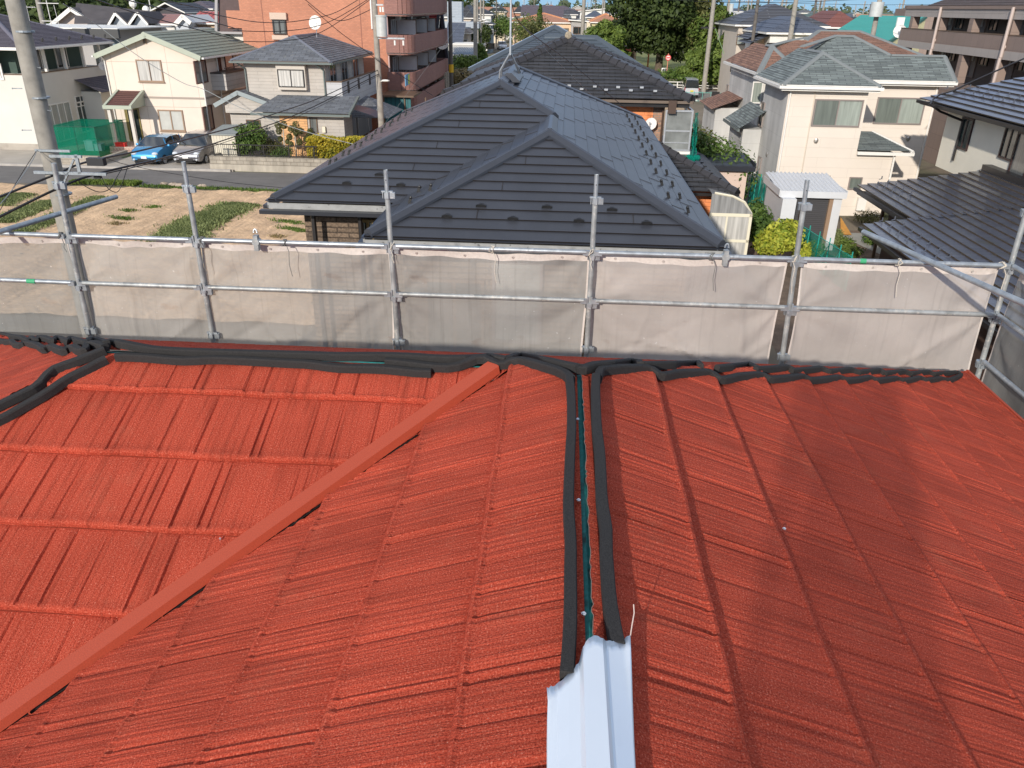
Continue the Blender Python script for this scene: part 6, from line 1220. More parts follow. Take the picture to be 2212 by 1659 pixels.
yF=38.4;a=G0.y((1690,185),yF);b=G0.y((1905,184.5),yF);ze=(a.z+b.z)/2;ap=G0.y((1779,113),yF+(b.x-a.x)/2);tt=(ap.z-ze)/((b.x-a.x)/2)
h=House('beige_shingled_house','large beige house with grey-green shingle hips behind the white shed','house',(14,42,0),G0)
e=G0.z((2064,176),ze);y2=min(43,e.y);X1=G0.y((2064,176),y2+0).x
r=MB()
def onp(p):
 y=y2+2
 for _ in range(12):q=G0.y(p,y);y=y2+(q.z-ze)/tt
 return G0.y(p,y)
rl,rr_=onp((1804,77)),onp((1845,78));r3,r4=onp((1925,119)),onp((2040,121));y3=r4.y;W0=a.x;yN=G0.x((1634,160),a.x).y;yN=min(52,yN)
zt_=rl.z;xr_=r4.x
mid=(a.x+b.x)/2
F=[[(a.x,yF,ze),(b.x,yF,ze),(mid,ap.y,ap.z)],
     [(b.x,yF,ze),(b.x,y2+1.5,ze),(mid,y2+3.0,ap.z),(mid,ap.y,ap.z)],
     [(a.x+.6,y2,ze),(X1,y2,ze),tuple(r4),tuple(r3),tuple(rr_),tuple(rl)],
     [(X1,y2,ze),(X1,y3+2.2,ze),tuple(r4)],[(X1,y3+2.2,ze),(r3.x,y3+2.2,ze),tuple(r3),tuple(r4)]]
Lm,Rm=rl,rr_;kx=(zt_-ze)/tt
F+=[[(a.x,yF,ze),(mid,ap.y,ap.z),(mid-.3,y2+1.2,ap.z+.1),Lm,(a.x,yN,ze)][:0]or[(a.x,yN,ze),(a.x,yF,ze),(mid,ap.y,ap.z),(mid,y2+2.6,ap.z)]]
F+=[[(a.x,yN,ze),(a.x,y2-1.2,ze),tuple(Lm)],[tuple(r3),(r3.x+2,yN,ze),tuple(Rm)],[(b.x+4.2,yN,ze),(a.x,yN,ze),tuple(Lm),tuple(Rm)]]
for p in F:courses(r,p,.29,.012)
ro=h.part('roof',r,GRS)
for p,q in(((mid,ap.y,ap.z),(a.x,yF,ze)),((mid,ap.y,ap.z),(b.x,yF,ze)),((mid,ap.y,ap.z),(mid,y2+.8,ap.z)),(Lm,(mid-.1,ap.y+3.4,ap.z+.12)),(Lm,Rm),(Rm,r3),(r3,r4),(r4,(X1,y2,ze)),(Lm,(a.x,yN,ze))):m=MB();m.cap(p,q,.30,.045,drop=.15);h.part('ridge_strip',m,RCG,ro)
g=MB()
for p,q in(((a.x,yF,ze),(b.x,yF,ze)),((b.x,y2,ze),(X1,y2,ze)),((a.x,yN,ze),(a.x,yF,ze)),((X1,y2,ze),(X1,y2+5,ze)),((b.x,yF,ze),(b.x,y2,ze))):
 n=(Vector(q)-Vector(p)).cross(Vector((0,0,1))).normalized();n=n if n.y<0 or abs(n.y)<.1 and n.x*(1 if p[0]>mid else-1)>0 else-n;g.beam(Vector(p)+n*.06,Vector(q)+n*.06,.12,.12,z0=-.17,ext=.06);g.beam(Vector(p)-n*.03,Vector(q)-n*.03,.03,.2,z0=-.26);g.beam(p,q,.04,.035,z0=-.04)
h.part('gutter',g,WHT,ro)
h.x0,h.x1,h.y0,h.y1=a.x+.45,b.x-.35,yF+.45,y2+.5;w=MB();xe2=X1-.5
w.face([(h.x0,h.y0,0),(h.x1,h.y0,0),(h.x1,h.y0,ze-.2),(h.x0,h.y0,ze-.2)]);w.face([(h.x1,h.y0,0),(h.x1,h.y1,0),(h.x1,h.y1,ze-.2),(h.x1,h.y0,ze-.2)]);w.face([(h.x1,h.y1,0),(xe2,h.y1,0),(xe2,h.y1,ze-.2),(h.x1,h.y1,ze-.2)]);w.face([(xe2,h.y1,0),(xe2,h.y1+8,0),(xe2,h.y1+8,ze-.2),(xe2,h.y1,ze-.2)]);h.part('wall',w,BGE)
w=MB();w.box(h.x0-.005,h.y0+.01,0,h.x0+.2,yN-.4,ze-.2);h.part('side_wall',w,BGW);m=MB();m.face([(a.x,yF,ze-.22),(b.x,yF,ze-.22),(b.x,yN,ze-.22),(a.x,yN,ze-.22)][::-1]);m.face([(b.x,y2,ze-.21),(X1,y2,ze-.21),(X1,yN,ze-.21),(b.x,yN,ze-.21)][::-1]);h.part('soffit',m,WHT,ro)
TPF=M('taupe_frame',(.26,.22,.20),.45);CGR=M('grey_green_curtain',(.36,.40,.35),.35,coat=.6,streak=(7,.5,.35));CG2=M('dim_green_curtain',(.17,.195,.17),.35,coat=.6,streak=(7,.5,.35))
h.win('S',('5',28,1030,478,1325),TPF,CG2,t=.06,pm2=CGR);h.win('S',('5',680,1010,1120,1300),TPF,CG2,pl=h.y1,t=.06,pm2=CGR);h.win('S',('9',788,338,873,442),TPF,CG2,pl=h.y0,mull=0,t=.05);h.win('S',('9',550,325,625,360),TPF,CG2,pl=h.y0,mull=0,t=.05)
for q in(('4',1405,945,1450,1190),('4',1385,1455,1420,1625)):
 c=h.px('W',q[0],(q[1]+q[3])/2,(q[2]+q[4])/2);zt1=h.px('W',q[0],(q[1]+q[3])/2,q[2]).z;h.win('W',(c.y-.35,2*c.z-zt1,c.y+.35,zt1),TPF,GLS,mull=0,t=.05)
for r_,x,y,f_,pl in(('5',35,1468,'S',h.y0),('5',995,1445,'S',h.y1),('4',1470,1440,'W',h.x0)):
 p=h.px(f_,r_,x,y,pl);m=MB();m.ball(p,.12,8,5,sq=(1,.6,1.15)if f_=='S' else(.6,1,1.15));h.part('vent_hood',m,M('steel_vent',(.5,.47,.42),.3,.7))
for x_,y_ in((h.x0+.08,h.y0-.06),(xe2-.1,h.y1-.06)):h.pipe([(x_,y_,0),(x_,y_,ze-.2)],.045,WHT)
q=h.px('S','5',5,1100,h.y0);h.pipe([(q.x,h.y0-.02,0),(q.x,h.y0-.02,q.z+.6)],.03,M('beige_conduit',(.62,.54,.44),.7))
p1=G0.y(Q('5',470,1590),yF+.3);p2=G0.y(Q('5',1045,1600),yF+.3);pt=G0.y(Q('5',575,1375),yF+2.4);r=MB();zl=(p1.z+p2.z)/2+.1
courses(r,[(p1.x,yF+.3,zl),(p2.x,yF+.3,zl),(pt.x+.3,yF+2.6,pt.z),(h.x1+.02,yF+2.6,pt.z)],.145,.012);courses(r,[(p2.x,yF+.3,zl),(p2.x,yF+5,zl),(pt.x+.3,yF+2.6,pt.z)],.145,.012);pr=h.part('porch_roof',r,GRS)
m=MB();m.beam((p1.x,yF+.24,zl),(p2.x,yF+.24,zl),.12,.14,z0=-.2,ext=.03);m.beam((p2.x,yF+.24,zl),(p2.x,yF+4,zl),.12,.14,z0=-.2);m.cap((pt.x+.3,yF+2.6,pt.z),(p2.x,yF+.3,zl),.2,.04);h.part('porch_gutter',m,WHT,pr);w=MB();w.box(h.x1-1.5,yF+.47,0,p2.x-.8,yF+4,zl-.1);h.part('porch_wall',w,BGE);h.pipe([(p2.x-.75,yF+.42,0),(p2.x-.75,yF+.42,zl-.1)],.05,WHT)
p1=G0.y(Q('4',1195,1160),44);p2=G0.y(Q('4',1355,1235),42.6);w=MB();w.box(p1.x+.1,42.9,0,a.x+.5,46.4,p1.z-.1);h.part('lean_to_wall',w,BGW);r=MB();courses(r,[(p1.x-.2,42.4,p1.z),(a.x+.5,42.4,p1.z+.9),(a.x+.5,46.6,p1.z+.9),(p1.x-.2,46.6,p1.z)],.145,.012);r.beam((p1.x-.25,42.35,p1.z),(p1.x-.25,46.6,p1.z),.1,.14,0,z0=-.16);h.part('lean_to_roof',r,GRS)
yF2=46.6;a=G0.y((1640,156),yF2);h=House('brown_shingled_house','beige house with brown shingle hips behind the grey-green shingled house','house',(15,52,0),G0);ze=a.z;w_=5.6;ap=G0.y(Q('4',1520,430),yF2+2.6)
tt=(ap.z-ze)/2.6;yN=min(60,G0.x(Q('4',1065,575),a.x-.1).y);r=MB();mid=ap.x
up0,up1=G0.y(Q('4',1955,285),53.5),G0.y(Q('5',495,325),53.5);st0=G0.y(Q('4',1690,375),51.5);st1=G0.y(Q('4',1830,375),51.5)
F=[[(a.x,yF2,ze),(a.x+2*(mid-a.x),yF2,ze),(mid,ap.y,ap.z)],[(a.x,yN,ze),(a.x,yF2,ze),(mid,ap.y,ap.z),(mid,yN-3,ap.z)],[(2*mid-a.x,yF2,ze),(2*mid-a.x,52,ze),(mid,51,ap.z),(mid,ap.y,ap.z)],
     [(mid-.6,49.2,ap.z-.55),(up1.x+3,49.2,ap.z-.55),(up1.x,53.5,up1.z),(up0.x,53.5,up0.z),(st1.x,51.5,st1.z),(st0.x,51.5,st0.z)],[(up1.x+3,49.2,ap.z-.55),(up1.x+3,58,ap.z-.55),(up1.x,53.5,up1.z)],[(a.x+.1,yN,ze+.02),(mid-.6,49.2,ap.z-.55),(st0.x,51.5,st0.z),(up0.x,53.5,up0.z),(up1.x,53.5,up1.z),(up1.x+3,58,ap.z-.5)]]
for p in F[:4]+F[4:5]:courses(r,p,.29,.012)
ro=h.part('roof',r,BRS)
for p,q in(((mid,ap.y,ap.z),(a.x,yF2,ze)),((mid,ap.y,ap.z),(2*mid-a.x,yF2,ze)),(up0,up1),(st0,up0*.3+st1*.7),(st1,up0),(st0,(mid+.1,50.2,ap.z)),((mid,ap.y,ap.z),(mid,50.4,ap.z)),(up1,(up1.x+3,49.2,ap.z-.55))):m=MB();m.cap(p,q,.34,.05,drop=.12);h.part('ridge_strip',m,RCG,ro)
g=MB();g.beam((a.x,yF2-.06,ze),(2*mid-a.x,yF2-.06,ze),.12,.14,z0=-.18,ext=.05);g.beam((a.x-.06,yF2,ze),(a.x-.06,yN,ze),.12,.14,z0=-.18);h.part('gutter',g,WHT,ro);h.x0,h.x1,h.y0,h.y1=a.x+.4,2*mid-a.x-.3,yF2+.4,yN-.3
w=MB();w.box(h.x0+.2,h.y0,0,up1.x+2.4,h.y1,ze-.15);h.part('wall',w,BGE);w=MB();w.box(h.x0,h.y0+.01,0,h.x0+.2,h.y1,ze-.15);h.part('side_wall',w,BGW);w=MB();w.box(h.x0+.1,h.y0-.025,0,h.x1,h.y0,2.75);h.part('lower_cladding',w,M('tan_lower_cladding',(.55,.46,.34),.85,brick=dict(w=3,h=.1,m=.01,mc=(.42,.34,.25),var=.05)))
h.win('S',('4',1340,760,1408,965),WHT,CGR,t=.06,mull=0)
for q in((1098,785,970),(1090,1220,1360)):c=h.px('W','4',q[0],(q[1]+q[2])/2);zt1=h.px('W','4',q[0],q[1]).z;h.win('W',(c.y-.3,2*c.z-zt1,c.y+.3,zt1),TPF,GLS,mull=0,t=.05)
for r_,x,y,f_ in(('4',1265,1075,'S'),('4',1145,1190,'W')):p=h.px(f_,r_,x,y);m=MB();m.ball(p,.12,8,5);h.part('vent_hood',m,M('steel_vent',(.5,.47,.42)))
h.pipe([(h.x0+.15,h.y0-.08,0),(h.x0+.15,h.y0-.08,ze-.2)],.05,CRF)
p1=G0.y(Q('4',945,975),52.5);w=MB();w.box(p1.x+.25,52,0,h.x0+.2,56.4,p1.z-.15);h.part('lean_to_wall',w,BGW);r=MB();courses(r,[(p1.x-.1,51.6,p1.z-.2),(h.x0+.2,51.6,p1.z+.55),(h.x0+.2,56.6,p1.z+.55),(p1.x-.1,56.6,p1.z-.2)],.145,.012);h.part('lean_to_roof',r,BRS)
JTL=M('blue_black_glazed_tile',(.075,.08,.105),.34,brick=dict(w=.52,h=.30,m=.006,mc=(.02,.018,.02),var=.10,off=0,bd=.003),nv=(1.2,.15),blotch=(1.1,.57,(.065,.065,.045),.75),coat=.35,spec=.6);NOSE=M('mossy_tile_edge',(.10,.075,.05),.85,nv=(12,.4))
h=House('blue_black_tiled_house','cream walled house with blue-black stepped tile roofs at the right edge','house',(20,30,0),G0)
def stepped(poly,expo,step,par=None,nm='roof',moss=True):
 r=MB();courses(r,poly,expo,step,0,1);return h.part(nm,r,[JTL,NOSE],par)
c1=G0.z((1987,213),5.6);c2=G0.z((2212,278),5.6);t7=.42;u1=c1.x;vN=c1.y;run=5.2
top=G0.y((2212,113),vN-5.0)
ro=stepped([(u1,vN,5.6),(u1,15,5.6),(u1+run,15,5.6+run*t7),(u1+run,vN-run,5.6+run*t7)],.34,.05)
m=MB();m.face([(u1,vN,5.6),(u1+run,vN-run,5.6+run*t7),(u1+2*run,vN,5.6)]);m.beam((u1-.07,vN,5.6),(u1-.07,15,5.6),.12,.12,z0=-.16);m.box(u1+.05,15,5.38,u1+1.0,vN,5.5);h.part('eave_trim',m,BLK,ro)
w=MB();w.box(u1+.95,15,2.9,u1+9,vN-.9,5.55);h.part('wall',w,M('cream_stucco',(.82,.77,.64),.88,nv=(.8,.05),bump=(30,.003)));h.x0,h.x1,h.y0,h.y1=u1+.95,u1+9,15,vN-.9
for q in(('5',1500,1215,1690,1570),('5',1960,1345,2165,1625)):
 A_=h.px('W',q[0],q[1]+(60 if q[1]<1300 else 10),q[2]);B_=h.px('W',q[0],q[3],q[4]);A2_=h.px('W',q[0],(q[1]+q[3])/2,(q[2]+q[4])/2);h.win('W',(A2_.y-.42 if q[1]<1300 else A2_.y-.5,A2_.z-.62,A2_.y+.42 if q[1]<1300 else A2_.y+.5,A2_.z+.62),M('maroon_black_frame',(.035,.015,.015),.4),GLG,t=.07)
A_=h.px('W','9',2170,190);h.win('W',(A_.y-1.8,A_.z-1.0,A_.y+.4,A_.z+.9),M('maroon_black_frame',(.035,.015,.015)),CUD,t=.07)
nn_=Vector((-t7,0,1)).normalized();m=MB();pts=[G0.pl(Q('5',*p),Vector((u1,vN,5.6))+nn_*.1,nn_)for p in((2203,610),(2000,700),(1800,790),(1600,880),(1480,940),(1330,985),(1260,1030),(1225,1090))];m.path(pts,.035,6);h.part('roof_conduit',m,BLK,ro)
m=MB();e=pts[-1];m.path([e,(u1+.1,e.y,5.3),(u1+.9,e.y-.5,5.0),(u1+.88,e.y-.5,3.4)],.05,6);h.part('downpipe',m,BLK)
def hook(p,out):m=MB();m.beam(p,p+Vector((-.12*out,0,-.03)),.03,.02);m.beam(p+Vector((-.02,0,0)),p+Vector((-.02,0,.11)),.035,.02,up=(0,1,0));return m
HKM=M('snow_hook_steel',(.16,.17,.2),.35,.6)
for x,y in((1410,920),(1500,935),(1648,908),(1742,930),(1840,950),(1945,972),(2055,993),(2165,1020),(1590,960),(1683,980),(1785,1003),(1885,1025),(1990,1048),(2105,1070)):p=G0.pl(Q('5',x,y),Vector((u1,vN,5.6))+nn_*.05,nn_);h.part('snow_hook',hook(p,1),HKM,ro)
d1=G0.z((1852,401),2.8);d2=G0.z((1936,453),2.8);d3=G0.z((1864,483),2.6);d4=G0.z((1995,578),2.6);ul=d1.x;rl_=u1+.9-ul;vL=d1.y
wt=G0.x((2026,324),u1+.95);tl=(wt.z-2.8)/rl_
ro=stepped([(ul,vL,2.8),(ul,d3.y-.3,2.8),(ul+rl_,d3.y-.3,wt.z),(ul+rl_,vL-.2,wt.z)],.36,.05,nm='lower_roof');u3=d3.x;z3=2.8-(ul-u3)*tl
ro2=stepped([(u3,d3.y,z3),(u3,14,z3),(ul+rl_,14,wt.z),(ul+rl_,d3.y,wt.z)],.36,.05,nm='lower_roof')
m=MB();m.beam((ul-.07,vL,2.8),(ul-.07,d3.y,2.8),.12,.12,z0=-.18);m.beam((u3-.07,d3.y,z3),(u3-.07,14,z3),.12,.12,z0=-.18);m.box(ul,d3.y,2.5,u1,vL-.1,2.62);m.box(ul+rl_-.3,14,wt.z,ul+rl_+.1,vL-.2,wt.z+.22);h.part('eave_trim',m,BLK,ro);m=MB();m.beam((ul+.1,vL-.4,2.6),(ul+1,vL-.4,2.2),.06,.08);m.beam((ul+1,vL-.4,2.6),(ul+1,vL-.4,0),.1,.1);h.part('eave_bracket',m,BRZ)
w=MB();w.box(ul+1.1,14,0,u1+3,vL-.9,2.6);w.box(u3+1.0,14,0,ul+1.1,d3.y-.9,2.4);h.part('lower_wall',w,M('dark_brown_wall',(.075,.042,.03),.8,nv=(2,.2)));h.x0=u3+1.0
n2_=Vector((-tl,0,1)).normalized()
for x,y in((1055,355),(1110,383),(1025,400),(1080,430),(1170,415),(1140,463),(1230,447),(1198,497),(1295,482),(1260,537)):p=G0.pl(Q('9',x,y),Vector((ul,vL,2.8))+n2_*.05,n2_);h.part('snow_hook',hook(p,1),HKM,ro)
for x,y in((1060,698),(1162,688),(1130,747),(1237,740),(1198,797),(1303,785),(1270,843),(1373,830),(1340,893),(1450,880),(1412,945),(1530,933),(1497,1000),(1615,990)):p=G0.pl(Q('9',x,y),Vector((u3,vL,z3))+n2_*.05,n2_);h.part('snow_hook',hook(p,1),HKM,ro2)
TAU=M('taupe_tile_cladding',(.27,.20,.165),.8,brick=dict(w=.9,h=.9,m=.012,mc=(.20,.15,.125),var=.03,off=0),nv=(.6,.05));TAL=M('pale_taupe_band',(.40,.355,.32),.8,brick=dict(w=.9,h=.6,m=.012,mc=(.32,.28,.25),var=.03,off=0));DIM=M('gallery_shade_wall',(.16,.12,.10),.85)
p1=G0.y((1942,63),66);p2=G0.y((2212,84),47);dd=(p2-p1);yawA=-math.degrees(math.atan2(dd.y,dd.x))+3.3;
FA=Fr(yawA*1.0);L0=FA.loc(G0.wld(p1));yA_=L0.y;h=House('gallery_apartment_block','taupe tiled apartment block with open walkways at the upper right','building',(L0.x+10,L0.y+3,0),FA);h.y0=yA_
zz=lambda y:FA.y(Q('5',1250,y),yA_).z
z_up0,z_up1=zz(92),zz(178);zb0,zb1,zb2=zz(318),zz(452),zz(510);x0_=FA.y(Q('5',900,400),yA_).x;xE=x0_+34;xu=FA.y(Q('5',965,130),yA_).x
m=MB();m.box(xu,yA_,z_up1,xE,yA_+1.9,z_up0);h.part('upper_band',m,TAL);m=MB();m.box(xu-.1,yA_-.08,z_up0,xE,yA_+2,z_up0+.22);h.part('roof_edge',m,TAU)
m=MB();m.box(x0_,yA_,zb1,xE,yA_+.2,zb0);h.part('walkway_parapet',m,TAU);m=MB();m.box(x0_-.03,yA_-.03,zb2-.1,xE,yA_+1.9,zb1);h.part('floor_band',m,TAL);m=MB();m.box(x0_,yA_-.02,zb0,xE,yA_+.22,zb0+.06);h.part('parapet_cap',m,BRZ)
z3t=zb2-2.4*(z_up0-zb2)/(z_up0-zb2)*0+(zb0-z_up1)+0;zc=zb2-1.75;m=MB();m.box(x0_+.4,yA_,0,xE,yA_+.2,zc);h.part('walkway_parapet',m,TAU)
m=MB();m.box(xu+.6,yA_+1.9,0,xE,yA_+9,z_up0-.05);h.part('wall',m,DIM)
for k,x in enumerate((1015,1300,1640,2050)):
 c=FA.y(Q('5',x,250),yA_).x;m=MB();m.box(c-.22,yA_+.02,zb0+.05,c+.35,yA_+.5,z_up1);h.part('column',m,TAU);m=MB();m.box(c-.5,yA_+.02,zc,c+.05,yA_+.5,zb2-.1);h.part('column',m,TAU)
sp=FA.y(Q('5',1640,250),yA_).x-FA.y(Q('5',1300,250),yA_).x
for k in range(0,5):
 c=FA.y(Q('5',1300,250),yA_).x+sp*(k-.7)
 for zf in(zb1,zb1-(z_up0-zb1)*.96):h.win('S',(c+.5,zf+.1,c+1.4,zf+2.2),TAU,M('grey_door',(.2,.17,.16),.6),pl=yA_+1.9,t=.08,mull=0,name='door');h.win('S',(c+1.8,zf+.9,c+2.9,zf+2.2),BLK,GLS,pl=yA_+1.9,t=.05);m=MB();m.box(c+.65,yA_+1.82,zf+1.1,c+.95,yA_+1.9,zf+1.9);h.part('meter_panel',m,M('pale_panel',(.45,.44,.40),.6))
for x in(1310,2060):
 a_=FA.y(Q('5',x,80),yA_-.3);m=MB();m.path([(a_.x,yA_-.12,z_up0+.1),(a_.x,yA_-.12,zb2)],.09,7);m.path([(a_.x,yA_-.12,zb1+.1),(a_.x-.1,yA_+.3,zb1+.5)],.07,6);m.path([(a_.x-.05,yA_-.12,zb2),(a_.x-.05,yA_-.12,0)],.09,7);h.part('downpipe',m,M('pink_beige_pipe',(.52,.42,.37),.6))
rz=z_up0+.2;r=MB();xr=FA.y(Q('5',1210,75),yA_).x;courses(r,[(xr,yA_-.1,rz),(xE,yA_-.1,rz),(xE,yA_+5,rz+2.6),(xr+5.5,yA_+5,rz+2.6)],.3,.015);h.part('roof',r,M('dark_brown_slate',(.085,.062,.055),.85,nv=(2,.12),brick=dict(w=.9,h=.3,m=.01,mc=(.05,.035,.03),var=.1)))
m=MB();q0=FA.y(Q('5',865,90),yA_+14);q1=FA.y(Q('5',965,155),yA_+14);m.box(q0.x,yA_+14,0,q1.x+3,yA_+18,q0.z);solo('brown_flat_building','small flat-topped brown building peeping left of the taupe apartments','building',m,TAU,(q0.x,yA_+14,0),FA)
TEA=M('teal_metal_roof',(.045,.30,.26),.6,brick=dict(w=30,h=.28,m=.02,mc=(.035,.24,.21),var=.03),nv=(1,.05));vt=72.0
h=House('teal_roofed_house','house with large turquoise roof and yellow gable behind the shingled roofs','house',(22,76,0),G0);P=lambda x,y,v=vt:G0.y(Q('5',x,y),v)
a_,b_,c_,d_=P(500,155,vt+7),P(1185,172,vt+7),P(690,500,vt),P(270,310,vt+0)
r=MB();ridL,ridR=a_,b_;d_=G0.y(Q('5',200,330),vt);c_=G0.y(Q('5',700,500),vt);eL=Vector((d_.x,vt,min(d_.z,c_.z)));zE=c_.z;eR=Vector((c_.x+0,vt,zE))
r.face([Vector((d_.x-1.5,vt,zE)),Vector((c_.x,vt,zE)),Vector((b_.x,vt+7,b_.z)),Vector((a_.x,vt+7,a_.z))]);ro=h.part('roof',r,TEA)
m=MB();m.beam(Vector((c_.x,vt,zE)),Vector((b_.x,vt+7,b_.z)),.2,.2,z0=-.15);h.part('roof_edge',m,M('dark_teal_edge',(.03,.12,.09),.6),ro)
w=MB();w.face([(c_.x+.1,vt+.1,0),(b_.x,vt+7,0),(b_.x,vt+7,b_.z-.1),(c_.x+.1,vt+.1,zE-.1)]);w.box(d_.x-1.2,vt+.8,0,c_.x,vt+9,zE-.1);h.part('wall',w,M('pale_yellow_wall',(.70,.62,.34),.85,nv=(2,.08)))
m=MB();q=P(908,255,vt+3.4);m.box(q.x-.3,vt+3.3,q.z-.55,q.x+.3,vt+3.5,q.z+.55);h.part('white_pipe',m,WHT);dish('white satellite dish at the edge of the turquoise roof',P(905,335,70),.5,(-.3,-1,.3))
pv=60.0;pp=G0.y(Q('5',640,300),pv);T=pole('concrete pole with long grey transformer box in front of the turquoise roof',pp.x,pv,11.5,.2,.15,[(10.6,1.4,0)]);q0=G0.y(Q('5',640,20),pv-.3);q1=G0.y(Q('5',690,175),pv-.3);m=MB();m.tube((q0.x+.25,pv-.35,q1.z),(q0.x+.25,pv-.35,q0.z),.42,12);T.part('transformer',m,M('transformer_grey',(.5,.52,.5)),smooth=True)
v0=32.4;a_,b_=G0.y(Q('8',1120,600),v0),G0.y(Q('8',1665,600),v0);bl=G0.x(Q('8',990,475),a_.x);vb_=min(37.5,bl.y);t=Thing('white_shed','white steel garden shed with ribbed roof and dark open doorway','shed',((a_.x+b_.x)/2,34,0),G0);SHW=M('white_steel',(.62,.63,.64),.4,nv=(3,.04));m=MB();zt_=a_.z;n=15
for k in range(n):
 x0_=a_.x+(b_.x-a_.x)*k/n;x1_=a_.x+(b_.x-a_.x)*(k+1)/n;xm=x0_+(x1_-x0_)*.6
 m.face([(x0_,v0,zt_),(xm,v0,zt_),(xm,vb_,zt_+.25),(x0_,vb_,zt_+.25)]);m.face([(xm,v0,zt_),(xm+.02,v0,zt_+.05),(xm+.02,vb_,zt_+.3),(xm,vb_,zt_+.25)]);m.face([(xm+.02,v0,zt_+.05),(x1_-.02,v0,zt_+.05),(x1_-.02,vb_,zt_+.3),(xm+.02,vb_,zt_+.3)]);m.face([(x1_-.02,v0,zt_+.05),(x1_,v0,zt_),(x1_,vb_,zt_+.25),(x1_-.02,vb_,zt_+.3)])
t.part('ribbed_roof',m,SHW);m=MB();m.box(a_.x,v0-.03,zt_-.2,b_.x,v0,zt_+.06);m.box(a_.x-.03,v0,zt_-.18,a_.x,vb_,zt_+.1);m.box(b_.x,v0,zt_-.18,b_.x+.03,vb_,zt_+.1);t.part('fascia',m,SHW)
dx0,dx1=G0.y(Q('8',1195,700),v0+.15).x,G0.y(Q('8',1545,700),v0+.15).x;dz=G0.y(Q('8',1300,645),v0+.15).z;m=MB();m.box(a_.x+.1,v0+.1,0,dx0,v0+.2,zt_-.15);m.box(dx1,v0+.1,0,b_.x-.1,v0+.2,zt_-.15);m.box(dx0,v0+.1,dz,dx1,v0+.2,zt_-.15);m.box(a_.x+.1,v0+.2,0,a_.x+.15,vb_-.2,zt_-.1);m.box(b_.x-.15,v0+.2,0,b_.x-.1,vb_-.2,zt_-.1);m.box(a_.x+.1,vb_-.25,0,b_.x-.1,vb_-.2,zt_);t.part('wall',m,SHW)
m=MB();m.box(dx0,v0+.25,0,dx1-.15,v0+.3,dz);t.part('door',m,M('dark_shutter',(.06,.058,.062),.6,brick=dict(w=9,h=.08,m=.01,mc=(.04,.04,.04),var=.03)));m=MB();m.box(dx1-.15,v0+.12,0,dx1,v0+.3,dz);m.box(dx0-.05,v0+.05,dz,dx1+.05,v0+.12,dz+.07);t.part('door_frame',m,M('brown_frame',(.3,.2,.13)))
m=MB();q=G0.y(Q('8',1120,600),v0+.05);m.box(a_.x+.05,v0-.35,zt_-1.0,a_.x+.6,v0+.1,zt_-.2);t.part('side_box',m,SHW)
a_,b_=G0.z(Q('8',600,395),2.55),G0.z(Q('8',900,395),2.55);t=Thing('grey_roofed_store','peach walled store with dark ribbed metal roof behind the black tile wing','shed',(a_.x+1,a_.y+2,0),G0);m=MB();bk=G0.z(Q('8',480,300),2.7).y;X0=a_.x-1.4;n=9;bk=min(bk,a_.y+5)
m.face([(X0,a_.y,2.55),(b_.x,a_.y,2.55),(b_.x-.1,bk,2.85),(X0,bk,2.85)]);ro=t.part('roof',m,M('dark_ribbed_metal',(.06,.07,.085),.45,.2,brick=dict(w=30,h=.45,m=.05,mc=(.03,.03,.04),var=.03)));m=MB();m.box(X0,a_.y-.06,2.38,b_.x+.03,a_.y,2.6);m.box(b_.x,a_.y,2.4,b_.x+.05,bk,2.75);t.part('fascia',m,M('dark_gutter',(.03,.03,.03)));m=MB();m.box(X0+.2,a_.y+.2,0,b_.x-.25,bk,2.4);t.part('wall',m,M('peach_panel',(.62,.48,.40),.8,brick=dict(w=1.9,h=9,m=.02,mc=(.45,.35,.3),var=.02)))
def netf(lab,p,q,z,gm,n=12,bow=.0,posts_=6,brace=True):
 t=Thing('net_fence',lab,'fence',((p[0]+q[0])/2,(p[1]+q[1])/2,0),G0);p,q=Vector((*p,0)),Vector((*q,0));m=MB();sd=(q-p).normalized();nr=Vector((-sd.y,sd.x,0))
 for i in range(n):
  for j in range(6):
   P_=lambda i,j:p.lerp(q,i/n)+Vector((0,0,.02+(z-.05*math.sin(i*2.1))*j/6))+nr*(.06*math.sin(i*1.7+j))
   m.face([P_(i,j),P_(i+1,j),P_(i+1,j+1),P_(i,j+1)])
 t.part('net',m,gm,smooth=True);m=MB();m.tube(p+Vector((0,0,z)),q+Vector((0,0,z)),.015,5);m.tube(p+Vector((0,0,z*.5)),q+Vector((0,0,z*.5)),.012,5);t.part('rail',m,M('green_pipe',(.02,.32,.26),.5))
 for k in range(posts_):c=p.lerp(q,k/(posts_-1));m=MB();m.tube(c,c+Vector((0,0,z+.2)),.022,6);t.part('post',m,M('green_pipe',(.02,.32,.26)))
 if brace:
  for k in range(posts_-1):c=p.lerp(q,k/(posts_-1));d=p.lerp(q,(k+1)/(posts_-1));m=MB();m.tube(c+Vector((.02,0,0)),d+Vector((.02,0,z)),.013,5);t.part('brace',m,M('green_pipe',(.02,.32,.26)))
GFN=netmat('teal_fence_net',(.0,.30,.22),.38,.3);BRN=netmat('brown_shade_net',(.13,.08,.05),.25,.3)
f0=G0.z(Q('8',895,440),1.9);f1=G0.z(Q('8',1060,570),1.9);netf('green net fence running beside the white shed',(f0.x,f0.y),(f1.x+.05,f1.y),1.9,GFN)
f2=G0.z(Q('8',1290,745),1.7);netf('torn brown shade net on the fence in front of the white shed',(f1.x+.05,f1.y-.02),(f2.x+.1,f2.y),1.6,BRN);f3=G0.z(Q('8',1370,880),1.3);f4=G0.z(Q('8',1700,1145),1.2);netf('low green net fence from the yellow bush to the right rail',(f3.x-.3,f3.y+.4),(f4.x,f4.y),1.25,GFN)
